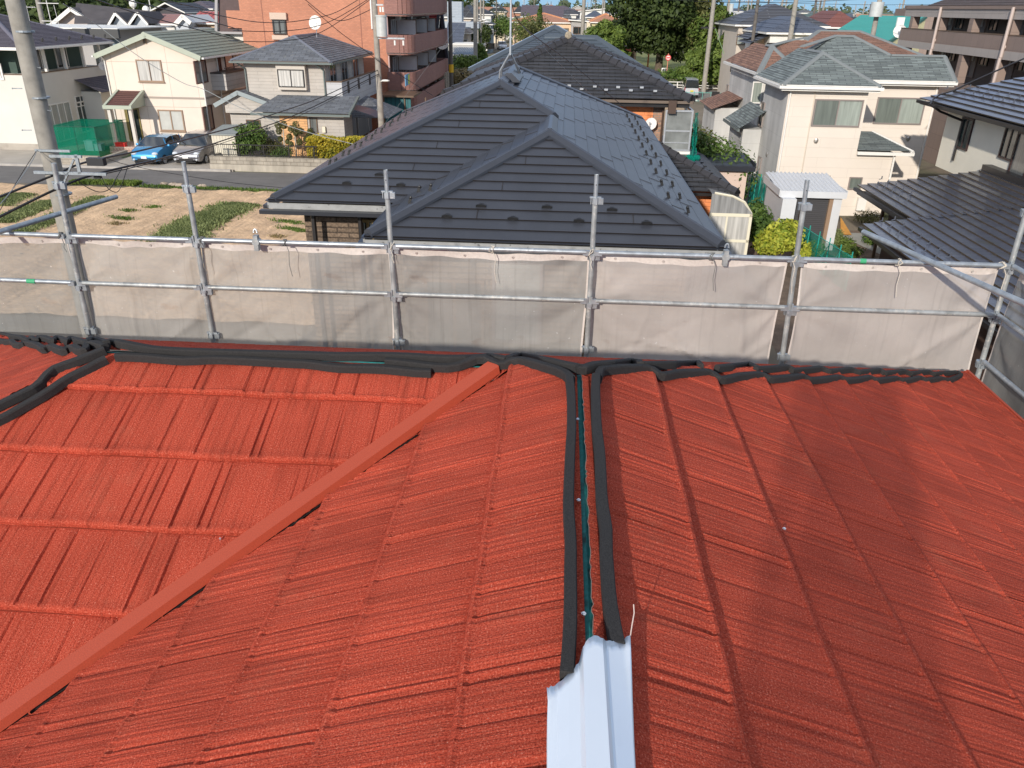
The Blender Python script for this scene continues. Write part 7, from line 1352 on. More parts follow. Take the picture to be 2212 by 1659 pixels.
g0_=G0.z(Q('8',640,475),1.9);netf('pale garden net stretched behind the sunroom',(g0_.x,g0_.y),(f0.x,f0.y+.1),1.9,netmat('pale_garden_net',(.28,.32,.26),.72,.1),posts_=4,brace=False)
c=G0.z(Q('8',1120,1010),1.0);bush('bright golden-lime bush behind the upper rail',c,.95,.85,.8,5200,.085,LF['lime'],11,stem=True);c=G0.z(Q('8',1350,1100),.4);bush('low golden-lime shrub right of the bright bush',(c.x,c.y,.4),.6,.6,.5,1400,.07,LF['lime'],12)
c=G0.z(Q('8',935,870),1.2);bush('dark climbing shrub beside the sunroom',(c.x+.1,c.y,1.1),.6,.8,1.2,2200,.08,LF['mid'],13);c=G0.y(Q('8',560,235),38.5);bush('leafy green bush behind the black tiled lower roof',(c.x,38.5,2.2),2.3,1.8,2.2,7000,.10,LF['mid'],14);c=G0.y(Q('8',410,110),42);bush('shrub at the edge of the sandy lot behind the glazed balcony',(c.x,42,2.0),1.2,1.4,1.9,3000,.1,LF['olive'],15)
for i,(x,y,rx,mt,lab)in enumerate(((1560,965,.45,'crop','flowering plant clump by the shed corner'),(1545,1020,.4,'crop','white-flowered plant clump below the shed corner'),(1650,1040,.35,'bright','leafy vegetable clump in the garden bed'),(1690,1110,.45,'bright','larger leafy clump near the upper rail'),(1850,985,.5,'mid','low green clump beside the dark brown wall'),(1840,820,.7,'olive','thin wire-frame climber in front of the meter box'))):c=G0.z(Q('8',x,y),.2);bush(lab,(c.x,c.y,.25),rx,rx,.35,700,.05,LF[mt],30+i,name='garden_plant',cat='plant',stem=False)
q=[G0.z(Q('8',*p),.05)for p in((1595,870),(1700,950),(1610,945))];m=MB();m.face([(v.x,v.y,.45 if i==0 else .06)for i,v in enumerate(q)]);m.face([(v.x,v.y,.43 if i==0 else .04)for i,v in enumerate(q)][::-1]);solo('leaning_board','orange-brown triangular board leaning by the shed','board',m,M('ochre_board',(.55,.26,.05),.7,nv=(5,.15)),(q[0].x,q[0].y,0),G0)
flat('garden_path',[(G0.z(Q('8',1640,800),.02).x,30),(G0.z(Q('8',1950,800),.02).x+1,30),(14,35.5),(12.3,35.5)],.02,M('path_concrete',(.33,.32,.28),.9,nv=(1,.15)))
q=G0.z(Q('8',1735,780),0);m=MB();m.box(q.x-.15,q.y,0,q.x+.15,q.y+.1,.75);m.ball((q.x,q.y+.05,.8),.1,8,4);solo('bicycle_rack','small grey stand on the garden path by the beige wall','stand',m,ALU,(q.x,q.y,0),G0)
q=G0.y(Q('8',1780,700),yF+.3);m=MB();m.box(q.x-.2,yF+.25,q.z-.3,q.x+.2,yF+.43,q.z+.3);solo('meter_cabinet','white meter cabinet on the beige wall near the garden','meter cabinet',m,WHT,(q.x,yF+.3,q.z),G0)
# ================================================================== park, car park, far streets
def fh(lab,reg,xL,xR,yE,yR,v,wall,roof,kind='hip',t=None,dep=9,wins=3,oh=.5,yawx=0,cat='house',group=None,name='house',trim=None,ridge_f=.5,cap=None,nb=0,wx=None):
 """house whose measured front eave runs (xL,yE)-(xR,yE) with its ridge at yR, standing v metres away"""
 a=G0.y(Q(reg,xL,yE),v);b=G0.y(Q(reg,xR,yE),v);W=b.x-a.x;hd=min(W,dep)/2 if kind=='hip' else(dep/2 if kind=='gx' else W/2 if kind=='gy' else dep)
 rz=G0.y(Q(reg,(xL+xR)/2,yR),v+(hd if kind!='gy' else 0)).z;ze=(a.z+b.z)/2;tt=t or max(.08,(rz-ze)/hd)
 if kind=='mN':pass
 h=House(name,lab,cat,((a.x+b.x)/2,v+dep/2,0),G0,group);h.block(a.x+oh,b.x-oh,v+oh,v+dep-oh,ze,tt,kind,wall,roof,cap,oh=oh,expo=.8,step=.03,capw=.35,caph=.1,trim=trim or WHT)
 r=random.Random(int(xL*3+xR));W=h.x1-h.x0
 for k in range(wins):
  for zf in(ze-2.0,ze-4.7):
   if zf<.5:continue
   c=h.x0+W*(k+.5)/wins+r.uniform(-.3,.3);ww=r.choice([.45,.8,.9]);h.win('S',(c-ww,zf,c+ww,zf+1.1),r.choice([BRZ,ALU,BLK]),r.choice([GLS,CUD,CUG]),t=.08,mull=0 if ww<.5 else 1)
 if nb:
  for k in range(2):c=h.y0+1.5+k*3.4;h.win('E' if a.x<0 else 'W',(c,ze-1.9,c+1.2,ze-.8),BRZ,GLS,t=.08)
 return h
W_=dict(white=M('far_white',(.72,.70,.65),.85,nv=(1,.05)),cream=M('far_cream',(.68,.58,.42),.85,nv=(1,.05)),peach=M('far_peach',(.70,.50,.33),.85,nv=(1,.05)),grey=M('far_grey',(.40,.38,.36),.85,nv=(1,.05)),dark=M('far_dark_wall',(.07,.065,.07),.8),beige=M('far_beige',(.55,.48,.40),.85,nv=(1,.05)),blue=M('far_blue_grey',(.22,.28,.31),.85),brick=M('far_brick',(.45,.22,.14),.85),yell=M('far_yellow',(.66,.58,.32),.85))
R_=dict(dark=M('far_dark_roof',(.045,.048,.055),.6,nv=(2,.15),brick=dict(w=4,h=.35,m=.05,mc=(.025,.025,.03),var=.1)),grey=M('far_grey_roof',(.13,.135,.14),.7,nv=(2,.12)),plum=M('far_plum_roof',(.105,.085,.10),.6,nv=(2,.1)),orange=M('far_terracotta_roof',(.38,.19,.12),.8,nv=(1.5,.15)),brown=M('far_brown_roof',(.17,.10,.08),.8,nv=(2,.1)),green=M('far_green_roof',(.10,.15,.13),.7,nv=(2,.1)),maroon=M('far_maroon_roof',(.20,.075,.06),.7,brick=dict(w=9,h=.3,m=.03,mc=(.12,.05,.04),var=.05)),slate=M('far_slate_blue',(.085,.10,.135),.6,nv=(2,.1),brick=dict(w=1.2,h=.35,m=.02,mc=(.05,.06,.08),var=.08)),black=M('far_black_tile',(.035,.036,.042),.5,brick=dict(w=9,h=.4,m=.07,mc=(.11,.11,.12),var=.05)))
OCAP=M('terracotta_cap',(.60,.26,.12),.8)
fh('grey-roofed beige house right of the brown metal chimney','C',90,500,330,130,118,W_['beige'],R_['grey'],wins=3,dep=10)
fh('long dark roofed house behind the bundle of street poles','C',540,880,352,95,165,W_['beige'],R_['dark'],dep=11)
fh('white house with charcoal hip roof beside the far street','C',740,1245,280,165,185,W_['white'],R_['dark'],wins=3,dep=9)
fh('tall beige house with two slit windows by the far street','C',1130,1512,226,95,225,W_['cream'],R_['dark'],wins=2)
fh('dark roofed house behind the brick-panelled one','C',1640,1870,245,110,235,W_['brick'],R_['dark'],wins=2)
fh('long plum grey roofed house at the end of the street','C',1785,2640,335,105,205,W_['white'],R_['plum'],'gx',wins=4,dep=11)
fh('peach house with long terracotta hip roof','D',-350,908,425,255,148,W_['peach'],R_['orange'],wins=3,dep=11,cap=OCAP)
fh('grey-beige house with steep single-pitch dark roof beside the pale street pole','D',770,1180,400,170,140,W_['grey'],R_['dark'],'mE',t=-.0 or .05,wins=1,dep=9)
fh('dark roofed house with pale gable behind the pale street pole','D',1085,1500,330,205,166,W_['cream'],R_['slate'],wins=1)
fh('yellow-cream house with terracotta hips left of the big park tree','D',1165,1840,428,265,150,W_['yell'],R_['orange'],wins=2,dep=10,cap=OCAP)
fh('black roofed house behind the terracotta roofs','D',600,960,275,165,215,W_['white'],R_['black'],wins=2)
fh('white house with long sloping parapet left of the park tree','D',960,1515,215,105,200,W_['white'],R_['dark'],'mW',wins=2,t=.1)
fh('grey roofed house just left of the park tree top','D',1525,1910,268,135,240,W_['white'],R_['grey'],wins=2)
fh('tan-orange roofed house on the skyline','D',300,570,150,85,340,W_['peach'],R_['orange'],wins=1);fh('plum roofed house on the skyline below the wires','D',440,940,200,110,300,W_['white'],R_['plum'],wins=2)
fh('small white walled blue-grey roofed shop by the near street corner','C',280,645,862,635,112,W_['white'],R_['slate'],'mS',wins=2,dep=4,t=.62)
fh('pale brown low roofed house beside the slate-blue roof','C',450,800,650,515,128,W_['beige'],M('far_taupe_roof',(.26,.22,.19),.8,nv=(2,.1)),wins=1,dep=8)
fh('blue-grey rendered house beside the white parked car','C',1080,1245,480,440,176,W_['blue'],R_['dark'],'hip',wins=1,dep=7);fh('dark low roofed porch house left of the street poles','C',735,905,495,385,150,W_['grey'],R_['dark'],wins=1,dep=6)
fh('white garden wall building below the slate-blue roof','C',430,880,865,850,108,W_['white'],M('far_white',(.72,.7,.65)),'flat',wins=0,dep=5,oh=.1)
a=G0.y(Q('C',500,30),119);b=G0.y(Q('C',545,330),119);m=MB();m.box(a.x-1.0,118,b.z-1,a.x+1.0,120,a.z);m.box(a.x-2.4,117.4,b.z-1.4,a.x+3.4,120.4,b.z-.6);solo('rooftop_screen','pale blue-grey louvred tower above the grey roof','tower',m,M('pale_panel_blue',(.36,.40,.44),.6,brick=dict(w=1,h=.2,m=.03,mc=(.28,.32,.36),var=.03)),(a.x,118,b.z),G0)
t=Thing('carport','translucent blue ribbed carport roof by the near street corner','carport',(-22,104,0),G0);a,b=G0.y(Q('C',435,1070),102),G0.y(Q('C',875,1070),102);m=MB();n=12
for k in range(n):x0_=a.x+(b.x-a.x)*k/n;x1_=a.x+(b.x-a.x)*(k+1)/n;m.face([(x0_,102,a.z),(x1_-.1,102,a.z),(x1_-.1,107,a.z+.55),(x0_,107,a.z+.55)]);m.box(x1_-.1,102,a.z,x1_,107,a.z+.08)
t.part('roof',m,M('blue_carport_sheet',(.14,.19,.24),.4,nv=(2,.15)))
for x in(a.x+.3,(a.x+b.x)/2,b.x-.3):m=MB();m.box(x-.06,102.2,0,x+.06,102.3,a.z);t.part('post',m,ALU)
m=MB();m.box(a.x,103.5,0,a.x+3.6,103.6,2.0);t.part('back_panel',m,W_['grey'])
p=G0.y(Q('C',830,1140),100);m=MB();m.ball((p.x,100.5,1.1),1.5,10,6,sq=(1.5,.8,.75));solo('blue_tarpaulin','bright blue tarpaulin over a load beside the street poles','tarpaulin',m,M('blue_tarp',(.02,.13,.5),.5,bump=(3,.15)),(p.x,100.5,0),G0,smooth=True)
m=MB();p=G0.z(Q('3',480,700),0);m.box(-26,88,0,-8.5,88.3,1.9);solo('dark_board_wall','dark wall below the blue carport, behind the black tiles','wall',m,W_['dark'],(-14,88,0),G0)
fh('white garage wall at the bend of the far street','C',605,1060,880,866,120,W_['white'],W_['white'],'flat',wins=0,dep=4,oh=.1)
v=84;P=lambda x,y,vv=v:G0.y(Q('C',x,y),vv);t=Thing('a_frame_house','dark A-frame house with red ribbed roof behind the curved balconies','house',(-20,88,0),G0);top=P(200,255);bR=P(315,1150);bL=P(-150,1150)
r=MB();d=10;n=16
L0_,L1_=Vector((bL.x,v,bL.z)),Vector((bL.x,v+d,bL.z));T0,T1=Vector((top.x,v,top.z)),Vector((top.x-4.5,v+.1,top.z-.2))
for k in range(n):
 f0,f1=k/n,(k+1)/n;A=Vector((P(20,1150).x+0,v,bL.z));q=lambda f:(Vector((P(115,1150).x+(top.x-P(115,1150).x)*f,v-.25+.4*f,bL.z+(top.z-bL.z)*f)))
 a_,b_=q(f0),q(f1);off=Vector((-7,0,0));r.face([a_+off+Vector((0,-.12,0)),a_+Vector((0,-.12,0)),b_,b_+off]);r.face([a_+off,a_,a_+Vector((0,-.12,0)),a_+off+Vector((0,-.12,0))])
t.part('red_roof',r,M('ribbed_red_roof',(.24,.022,.022),.55,nv=(2,.1)));m=MB();m.face([(P(115,1150).x,v,bL.z),(bR.x,v,bR.z),(top.x,v+.2,top.z)]);m.box(P(115,1150).x,v+.2,0,bR.x,v+3,bL.z+.1);t.part('dark_gable',m,M('black_gable',(.018,.018,.022),.7));m=MB();m.beam((P(115,1150).x,v-.1,bL.z),(top.x,v,top.z),.25,.3);m.beam((bR.x,v-.1,bR.z),(top.x,v,top.z),.25,.3);t.part('barge_board',m,M('blue_black_trim',(.03,.035,.05),.5))
dish('white satellite dish on the black gable of the A-frame house',P(255,860,83.5),.6,(0,-1,.2))
h=fh('cream gabled house with steep white barge boards and dark roof at the upper left','A',900,1790,448,135,84,M('far_pinkcream',(.62,.52,.45),.85),M('far_brown_black_roof',(.085,.075,.075),.8,nv=(1,.2)),'gy',wins=0,dep=9,oh=.6)
m=MB();a=Vector((h.x0-.6,83.9,h.zr-(h.x1-h.x0+1.2)/2*((h.zr-G0.y(Q('A',900,448),84).z)/((h.x1-h.x0+1.2)/2))));c=Vector(((h.x0+h.x1)/2,83.9,h.zr));b=Vector((h.x1+.6,83.9,a.z));m.beam(a,c,.12,.35,z0=-.3);m.beam(b,c,.12,.35,z0=-.3);h.part('barge_board',m,WHT)
h=House('long_dark_roofed_house','long house with weathered black-brown roof and twin white gables at the upper left','house',(-36,85,0),G0);RB=M('far_brown_black_roof',(.085,.075,.075));a=G0.y(Q('A',1700,440),82);b=G0.y(Q('B',600,430),82);rdg=G0.y(Q('B',300,205),86.5);r=MB();r.face([(a.x-2,82,a.z),(b.x,82,b.z),(b.x-1.2,86.5,rdg.z),(a.x-4,86.5,rdg.z+.7)]);h.part('roof',r,RB);w=MB();w.box(a.x-1,82.6,0,b.x-.4,90,a.z);h.part('wall',w,W_['white'])
for i,(xl,xm,xr,yt,ye)in enumerate(((-120,5,235,225,445),(255,405,600,210,430))):
 A_,B_,C_=G0.y(Q('B',xl,ye),80.6),G0.y(Q('B',xm,yt),80.6),G0.y(Q('B',xr,ye),80.6);w=MB();w.face([(A_.x+.2,81,0),(C_.x-.2,81,0),(C_.x-.2,81,C_.z-.1),(B_.x,81,B_.z-.1),(A_.x+.2,81,A_.z-.1)]);w.box(A_.x+.2,81.01,0,C_.x-.2,83,min(A_.z,C_.z)-.12);h.part('gable_wall',w,M('blueish_white_wall',(.52,.55,.58),.85))
 r=MB();r.beam(A_,B_,.25,.14);r.beam(C_,B_,.25,.14);r.face([A_,B_,B_+Vector((0,4.5,0)),A_+Vector((0,4.5,0))]);r.face([B_,C_,C_+Vector((0,4.5,0)),B_+Vector((0,4.5,0))]);h.part('gable_roof',r,RB);m=MB();m.beam(A_-Vector((0,.12,.1)),B_-Vector((0,.12,.1)),.08,.2,z0=-.1);m.beam(C_-Vector((0,.12,.1)),B_-Vector((0,.12,.1)),.08,.2,z0=-.1);h.part('barge_board',m,WHT);h.y0=81
 q=[(8,545,70,640),(350,520,455,640)][i];h.win('S',('B',)+q,WHT,GLS,t=.1,mull=i)
h=fh('long house with dusty pink roof at the upper left','B',440,1110,425,248,82.5,W_['white'],M('dusty_pink_roof',(.30,.16,.145),.7,nv=(2,.06)),'gx',wins=1,dep=8)
A_,B_,C_=G0.y(Q('B',1070,440),82),G0.y(Q('B',1225,270),82),G0.y(Q('B',1385,410),82);t=Thing('blue_white_gable_annex','pale blue-white gable at the right end of the dusty pink roof','house',(B_.x,84,0),G0);w=MB();w.face([(A_.x,82.3,0),(C_.x-.5,82.3,0),(C_.x-.5,82.3,C_.z-.3),(B_.x,82.3,B_.z-.2),(A_.x,82.3,A_.z)]);w.box(A_.x,82.31,0,C_.x-.5,88,A_.z-.4);t.part('wall',w,M('blueish_white_wall',(.52,.55,.58)));m=MB();m.beam(A_,B_,.2,.4,z0=-.3);m.beam(C_,B_,.2,.4,z0=-.3);m.face([B_,C_,C_+Vector((0,6,0)),B_+Vector((0,6,0))]);t.part('roof',m,WHT)
a,b=G0.y(Q('A',-200,475),70),G0.y(Q('A',2120,470),70);t=Thing('flat_roofed_building','long low building with bright white flat roof behind the white balcony house','building',(-40,74,0),G0);zt_=G0.y(Q('A',1700,510),70).z;m=MB();m.box(a.x-8,70,zt_-.1,b.x,80,zt_);t.part('roof',m,M('bright_roof_sheet',(.8,.78,.72),.5));m=MB();m.box(G0.y(Q('A',1330,530),70).x,69.8,zt_-.75,b.x+.1,70.1,zt_-.05);t.part('dark_fascia',m,M('dark_fascia_b',(.05,.05,.05),.5));m=MB();m.box(a.x-8,71.5,0,b.x-.8,79.5,zt_-.1);t.part('wall',m,W_['grey'])
m=MB();x0_=G0.y(Q('A',1660,650),71.5).x;x1_=G0.y(Q('A',1950,650),71.5).x;m.box(x0_,71.42,2.2,x1_,71.5,zt_-.9);t.part('window',m,GLS);m=MB();x2_=G0.y(Q('A',2050,600),71.4).x;m.box(x2_,71.0,3.2,x2_+.6,71.1,zt_-.9);t.part('green_panel',m,W_['blue'])
fh('brown-black gabled house behind the dusty pink roof','B',590,1260,215,45,118,W_['dark'],R_['dark'],'gy',wins=0,dep=10,oh=.8)
fh('cream house with dark purple hip roof at the upper left','B',1020,1770,150,15,128,W_['cream'],R_['plum'],wins=2,dep=10);fh('green-grey roofed house left of the brick apartment block','B',1330,2080,345,210,94,W_['cream'],R_['green'],wins=1,dep=9)
fh('peach house with red corrugated canopy roof left of the brick apartment block','B',1310,1880,412,330,88,W_['peach'],M('red_corrugated',(.42,.10,.09),.6,brick=dict(w=.5,h=9,m=.09,mc=(.25,.05,.05),var=.05,off=0)),'mS',wins=2,dep=3.5,t=.3);fh('house with orange-red ridge tiles at the upper left skyline','B',1850,2150,150,60,170,W_['white'],R_['maroon'],wins=1)
h=fh('wide house with dark ribbed tile hips behind the brown shingles','E',570,2300,462,205,96,W_['beige'],R_['black'],wins=6,dep=14,t=.42);fh('white house with slate-blue hip roof in front of the ribbed tile house','E',1130,2420,600,378,82,W_['white'],R_['slate'],wins=4,dep=13,t=.42)
fh('left wing with lower dark tile roof beside the two sloping carport roofs','E',560,1300,455,292,93,W_['beige'],R_['black'],wins=2,dep=9)
for i,(x0_,x1_,y0_,y1_)in enumerate(((690,1050,700,530),(710,1195,780,590))):a,b=G0.y(Q('E',x0_,y0_),88-i*3),G0.y(Q('E',x1_,y1_),88-i*3);m=MB();m.beam(a,b,.01,.22,up=(0,0,1));q=[a,b,b+Vector((0,3.5,0)),a+Vector((0,3.5,0))];t=Thing('lean_to_roof',['upper dark tiled lean-to roof sloping left behind the park shrubs','lower dark tiled lean-to roof sloping left behind the park shrubs'][i],'roof',(a.x,a.y,0),G0);m=MB();courses(m,[v-Vector((0,2.5,0))for v in q[:2]]+[v+Vector((0,0,.02))for v in q[2:]],.4,.05);t.part('tiles',m,R_['black']);m=MB();m.box(a.x+2.4+i,a.y-.5,0,b.x,a.y+3,a.z-.1);m.face([(a.x+1,a.y-.5,a.z-.15),(b.x,a.y-.5,a.z-.15),(b.x,a.y-.5,b.z-.15)]);t.part('wall',m,W_['peach']if i else W_['dark'])
fh('cream house with low white gable left of the ribbed tile house','E',500,940,330,215,112,W_['cream'],W_['white'],'gy',wins=1,dep=9);fh('dark grey walled house with grey hip roof above the park trees','E',120,580,268,100,128,W_['dark'],R_['grey'],wins=2,dep=10)
fh('navy roofed house on the right skyline','E',490,760,205,150,170,W_['white'],R_['slate'],wins=1);fh('grey roofed house on the right skyline','E',800,1165,245,168,160,W_['dark'],R_['grey'],wins=1);fh('peach gable house on the right skyline','E',1115,1375,235,150,150,W_['peach'],W_['white'],'gy',wins=0);fh('low cream house with grey roof on the right skyline','E',1760,2080,235,185,190,W_['cream'],R_['grey'],wins=2);fh('cream house with grey-green hip roof at the right skyline','5',-20,270,180,130,138,W_['cream'],R_['green'],wins=2);fh('maroon roofed house left of the turquoise roof','5',90,560,285,112,100,W_['dark'],R_['maroon'],wins=1,dep=12)
def WHERE(u,v):
 a=u/v;w=['behind the upper left houses','behind the brick apartment block','above the dark metal roof','at the end of the far street','above the terracotta roofs','behind the big park tree','above the ribbed tile hips','above the turquoise roof','behind the taupe apartments']
 i=sum(a>q for q in(-.33,-.2,-.1,0,.1,.2,.32,.44));return('nearer row ' if v<300 else 'middle row ' if v<450 else 'farthest row ')+w[i]
r=random.Random(22);ROWS=[(250,9),(285,10),(325,12),(370,13),(430,14),(500,16),(590,17)]
wk,rk_=list(W_),['dark','grey','plum','slate','brown','green','black','grey','dark','orange']
COLN=dict(dark='charcoal',grey='grey',plum='plum',slate='slate-blue',brown='brown',green='green-grey',black='black',orange='terracotta')
for v,n in ROWS:
 for i in range(n):
  u=(-.52+1.12*(i+r.uniform(.15,.85))/n)*v;W=r.uniform(9,14)*(1+v/1500);D=r.uniform(8,11);ze=r.uniform(5.2,6.0);rc=r.choice(rk_);wc=r.choice(['white','cream','beige','grey','white','peach','yell'])
  h=House('house',f'{COLN[rc]}-roofed {dict(yell="yellow").get(wc, wc)} house, {WHERE(u, v)}','house',(u,v,0),G0,'distant houses towards the skyline');h.block(u-W/2,u+W/2,v,v+D,ze,r.uniform(.38,.5),r.choice(['hip','hip','gx','gy']),W_[wc],R_[rc],None,oh=.5,expo=2.5,step=.03,trim=WHT)
  if v<400:h.win('S',(u-1.6,3.4,u+.2,4.6),BRZ,GLS,t=.1)
pb_=G0.z(Q('4',480,595),0);dv=118;c=G0.y(Q('4',480,400),dv)
tree('park_tree','huge spreading dark green tree in the park with a thick trunk',(c.x,dv,0),15.5,7.6,7,LF['dark'],3,lobes=30,per=1000,leaf=.28,trunk=.6,th=.27,flat_=.75)
tree('park_tree','light green broad tree right of the huge park tree',(G0.y(Q('4',1000,400),112).x,112,0),8.4,4.2,4,LF['bright'],4,lobes=16,per=620,leaf=.24,trunk=.25,th=.15,stems=2)
tree('park_tree','bushy yellow-green tree left of the white pole by the car park',(G0.y(Q('4',810,560),105).x,105,0),4.3,1.9,1.8,LF['bright'],5,lobes=11,per=520,leaf=.20,trunk=.16,th=.12,stems=3)
tree('park_tree','layered light green tree in front of the sloping carport roofs',(G0.y(Q('4',1130,440),100).x,104,0),6.0,3.2,3,LF['bright'],6,lobes=12,per=560,leaf=.21,trunk=.2,th=.15,stems=2)
tree('park_tree','spindly pine-like tree behind the pale street pole at the park',(G0.y(Q('4',915,250),112).x,112,0),12.5,2.6,2.4,LF['olive'],7,lobes=12,per=260,leaf=.22,trunk=.2,th=.2)
tree('park_tree','bright leafy tree left of the huge park tree above the tiled ridge',(G0.y(Q('3',1850,320),112).x,112,0),6.8,3.6,3,LF['bright'],8,lobes=16,per=520,leaf=.24,trunk=.25,th=.15,stems=2)
for i,(x,v,h_,lab)in enumerate(((2140,150,9,'dim tree in the park shade right of the shelter'),(1905,128,7,'tree behind the park shelter'))):tree('park_tree',lab,(G0.y(Q('3' if x<2000 else '3',x,400),v).x,v,0),h_,4.5,4,LF['dark'],40+i,lobes=9,per=350,leaf=.3,trunk=.3)
tree('conifer','narrow young conifer in front of the terracotta roof',(G0.y(Q('D',220,420),130).x,130,0),8.6,1.7,1.7,LF['mid'],9,lobes=14,per=260,leaf=.17,trunk=.12,th=.05,cone=True)
for i,(reg,x,y,v,rx,rz,mt,lab)in enumerate((('C',1350,480,190,3.0,3.4,'dark','dark round tree beside the white parked car'),('C',1440,560,185,2.4,2.6,'mid','clipped green shrub behind the white parked car'),('C',1640,560,175,1.6,2.0,'mid','row of clipped shrubs right of the white parked car'),('C',1900,620,128,2.9,2.6,'bright','rounded pale green tree left of the young conifer'),('C',2020,700,120,2.9,2.4,'olive','spreading olive-green tree above the blue-grey metal roof'),('C',1080,730,150,1.3,2.6,'dark','dark hedge on the left verge of the far street'),('C',820,680,135,2.2,2.2,'dark','dark garden trees left of the street poles'),('C',1040,1090,104,.9,1.3,'bright','small sapling by the street corner'),('C',690,1290,96,2.4,1.1,'bright','green shrub below the blue tarpaulin'),('3',520,735,86,2.0,1.0,'dry','reddish-brown shrub beside the dark wall'),('4',640,690,107,4.5,.8,'mid','low clipped hedge along the park edge'))):
 c=G0.y(Q(reg,x,y),v);bush(lab,(c.x,v,c.z),rx,rx*.8,rz,1900,.17,LF[mt],60+i,name='street_tree' if rz>2 else 'shrub',cat='tree' if rz>2 else 'shrub')
def treeline(name,lab,pts,n,hmin,hmax,mat,seed,leaf=1.1,per=46,dep=20):
 r=random.Random(seed);m=MB()
 for _ in range(n):
  f=r.random();x=pts[0][0]+(pts[1][0]-pts[0][0])*f;y=pts[0][1]+(pts[1][1]-pts[0][1])*f+r.uniform(-dep,dep);h_=r.uniform(hmin,hmax);leaves(m,(x,y,h_*.5),h_*.45,h_*.45,h_*.52,per,leaf,r,.5)
 return solo(name,lab,None,m,mat,(0,0,0),G0,kind='stuff')
treeline('forest','dark wooded hillside behind the houses at the upper left',[(-100,150),(-44,165)],130,7,13,LF['dark'],1,.55,420,18);treeline('forest','brighter woodland edge at the upper left',[(-80,128),(-46,150)],45,3,8,LF['olive'],2,.8,80,5);treeline('forest','far wood behind the left houses',[(-170,260),(-30,300)],120,8,16,LF['dark'],7,1.4,60,30)
treeline('distant_trees','hazy line of trees on the skyline',[(-300,620),(420,700)],210,5,12,LF['far'],3,1.8,34,30);treeline('distant_trees','scattered trees among the far houses',[(-70,300),(30,420)],26,5,10,LF['mid'],4,1.2,60,60);treeline('distant_trees','scattered trees among the far right houses',[(40,300),(230,420)],26,5,8,LF['mid'],5,1.2,60,60);treeline('distant_trees','farthest pale tree line',[(-600,1300),(900,1400)],220,8,20,LF['far'],6,4,24,60)
v=126;t=Thing('park_shelter','park shelter with dark four-sided roof and black posts','shelter',(G0.y(Q('4',150,440),v).x,v,0),G0);a,b,c=G0.y(Q('4',60,450),v),G0.y(Q('4',262,450),v),G0.y(Q('4',150,415),v);m=MB();F_,_,_=hiproof(a.x,b.x,v,v+(b.x-a.x),a.z,.3)
for p in F_.values():m.face(p)
t.part('roof',m,M('shelter_roof',(.10,.10,.11),.6))
for x in(a.x+.6,b.x-.6):
 for y in(v+.6,v+(b.x-a.x)-.6):m=MB();m.box(x-.12,y,0,x+.12,y+.24,a.z);t.part('post',m,BRZ)
t=Thing('play_frame','red climbing frame and swing bar beyond the park shelter','play frame',(a.x,v+10,0),G0);m=MB();q=G0.y(Q('4',110,480),v+10);m.box(q.x-2.2,v+10,0,q.x+1.6,v+12,q.z+.6);t.part('panel',m,M('red_play_panel',(.5,.12,.07),.6));m=MB();q0=G0.y(Q('4',262,455),v+8);q1=G0.y(Q('4',370,455),v+8);m.path([(q0.x,v+8,q0.z),(q1.x,v+8,q1.z),(q1.x,v+8,0)],.12,6);t.part('swing_bar',m,M('orange_bar',(.5,.16,.05),.6));m=MB();m.box(q.x-1.5,v+9.9,.5,q.x-.3,v+10,2.2);t.part('opening',m,WHT)
v=104.6
for lab,y0_,y1_,vv in(('white double-rail guard rail along the car park',762,828,104.6),('grey mesh fence along the park behind the guard rail',712,760,107.5)):
 a,b=G0.y(Q('4',470,y0_),vv),G0.y(Q('4',1120,y0_),vv);zz_=a.z;t=Thing('guard_rail' if vv<105 else 'mesh_fence',lab,'fence',((a.x+b.x)/2,vv,0),G0);m=MB()
 for z in((zz_,zz_*.55,zz_*.2)if vv<105 else(zz_,.2)):m.box(a.x,vv,z-.04,b.x,vv+.05,z+.04)
 t.part('rail',m,WHT if vv<105 else ALU);x=a.x;m2=MB()
 while x<b.x:m=MB();m.box(x-.05,vv+.05,0,x+.05,vv+.12,zz_+.05);t.part('post',m,WHT if vv<105 else ALU);x+=2.2
t=Thing('lot_fence','thin teal wire fence between the sandy lot and the car park','fence',(14,89.5,0),G0);a,b=G0.z(Q('4',700,945),0),G0.z(Q('4',1065,950),0);m=MB();zt_=G0.y(Q('4',880,865),89.5).z;m.box(a.x,89.5,zt_-.03,b.x+1,89.53,zt_+.02);m.box(a.x,89.5,.1,b.x+1,89.53,.15);t.part('wire',m,M('teal_wire',(.1,.35,.3),.5))
for k in range(7):x=a.x+(b.x+1-a.x)*k/6;m=MB();m.tube((x,89.5,0),(x,89.5,zt_+.1),.03,5);t.part('post',m,M('teal_wire',(.1,.35,.3)))
m=MB();q=G0.y(Q('4',990,884),89.4);m.box(q.x-.4,89.4,q.z-.3,q.x+.4,89.45,q.z+.3);t.part('notice_plate',m,BLK)
for i,x in enumerate((790,905,1030)):p=G0.z(Q('4',x,938),.0);m=MB();m.box(p.x-1.2,90.2,0,p.x+1.2,90.4,.16);solo('wheel_stop','white concrete wheel stop, '+['behind the white van','middle of the three beside the wire fence','nearest the weathered grey wall'][i],'wheel stop',m,WHT,(p.x,90.2,0),G0,'wheel stops in the car park')
q=G0.z(Q('4',765,925),0);car('white box van parked with its back to us by the park',q.x,q.y+.4,3.4,1.62,1.95,(.72,.74,.76),'van',G0,4,name='parked_van',cat='van')
q=G0.z(Q('C',1450,742),0);v_=190;qq=G0.y(Q('C',1450,742),v_);car('distant white car parked at the end of the far street',qq.x,v_,4.4,1.9,1.6,(.75,.76,.78),'white',G0,-8)
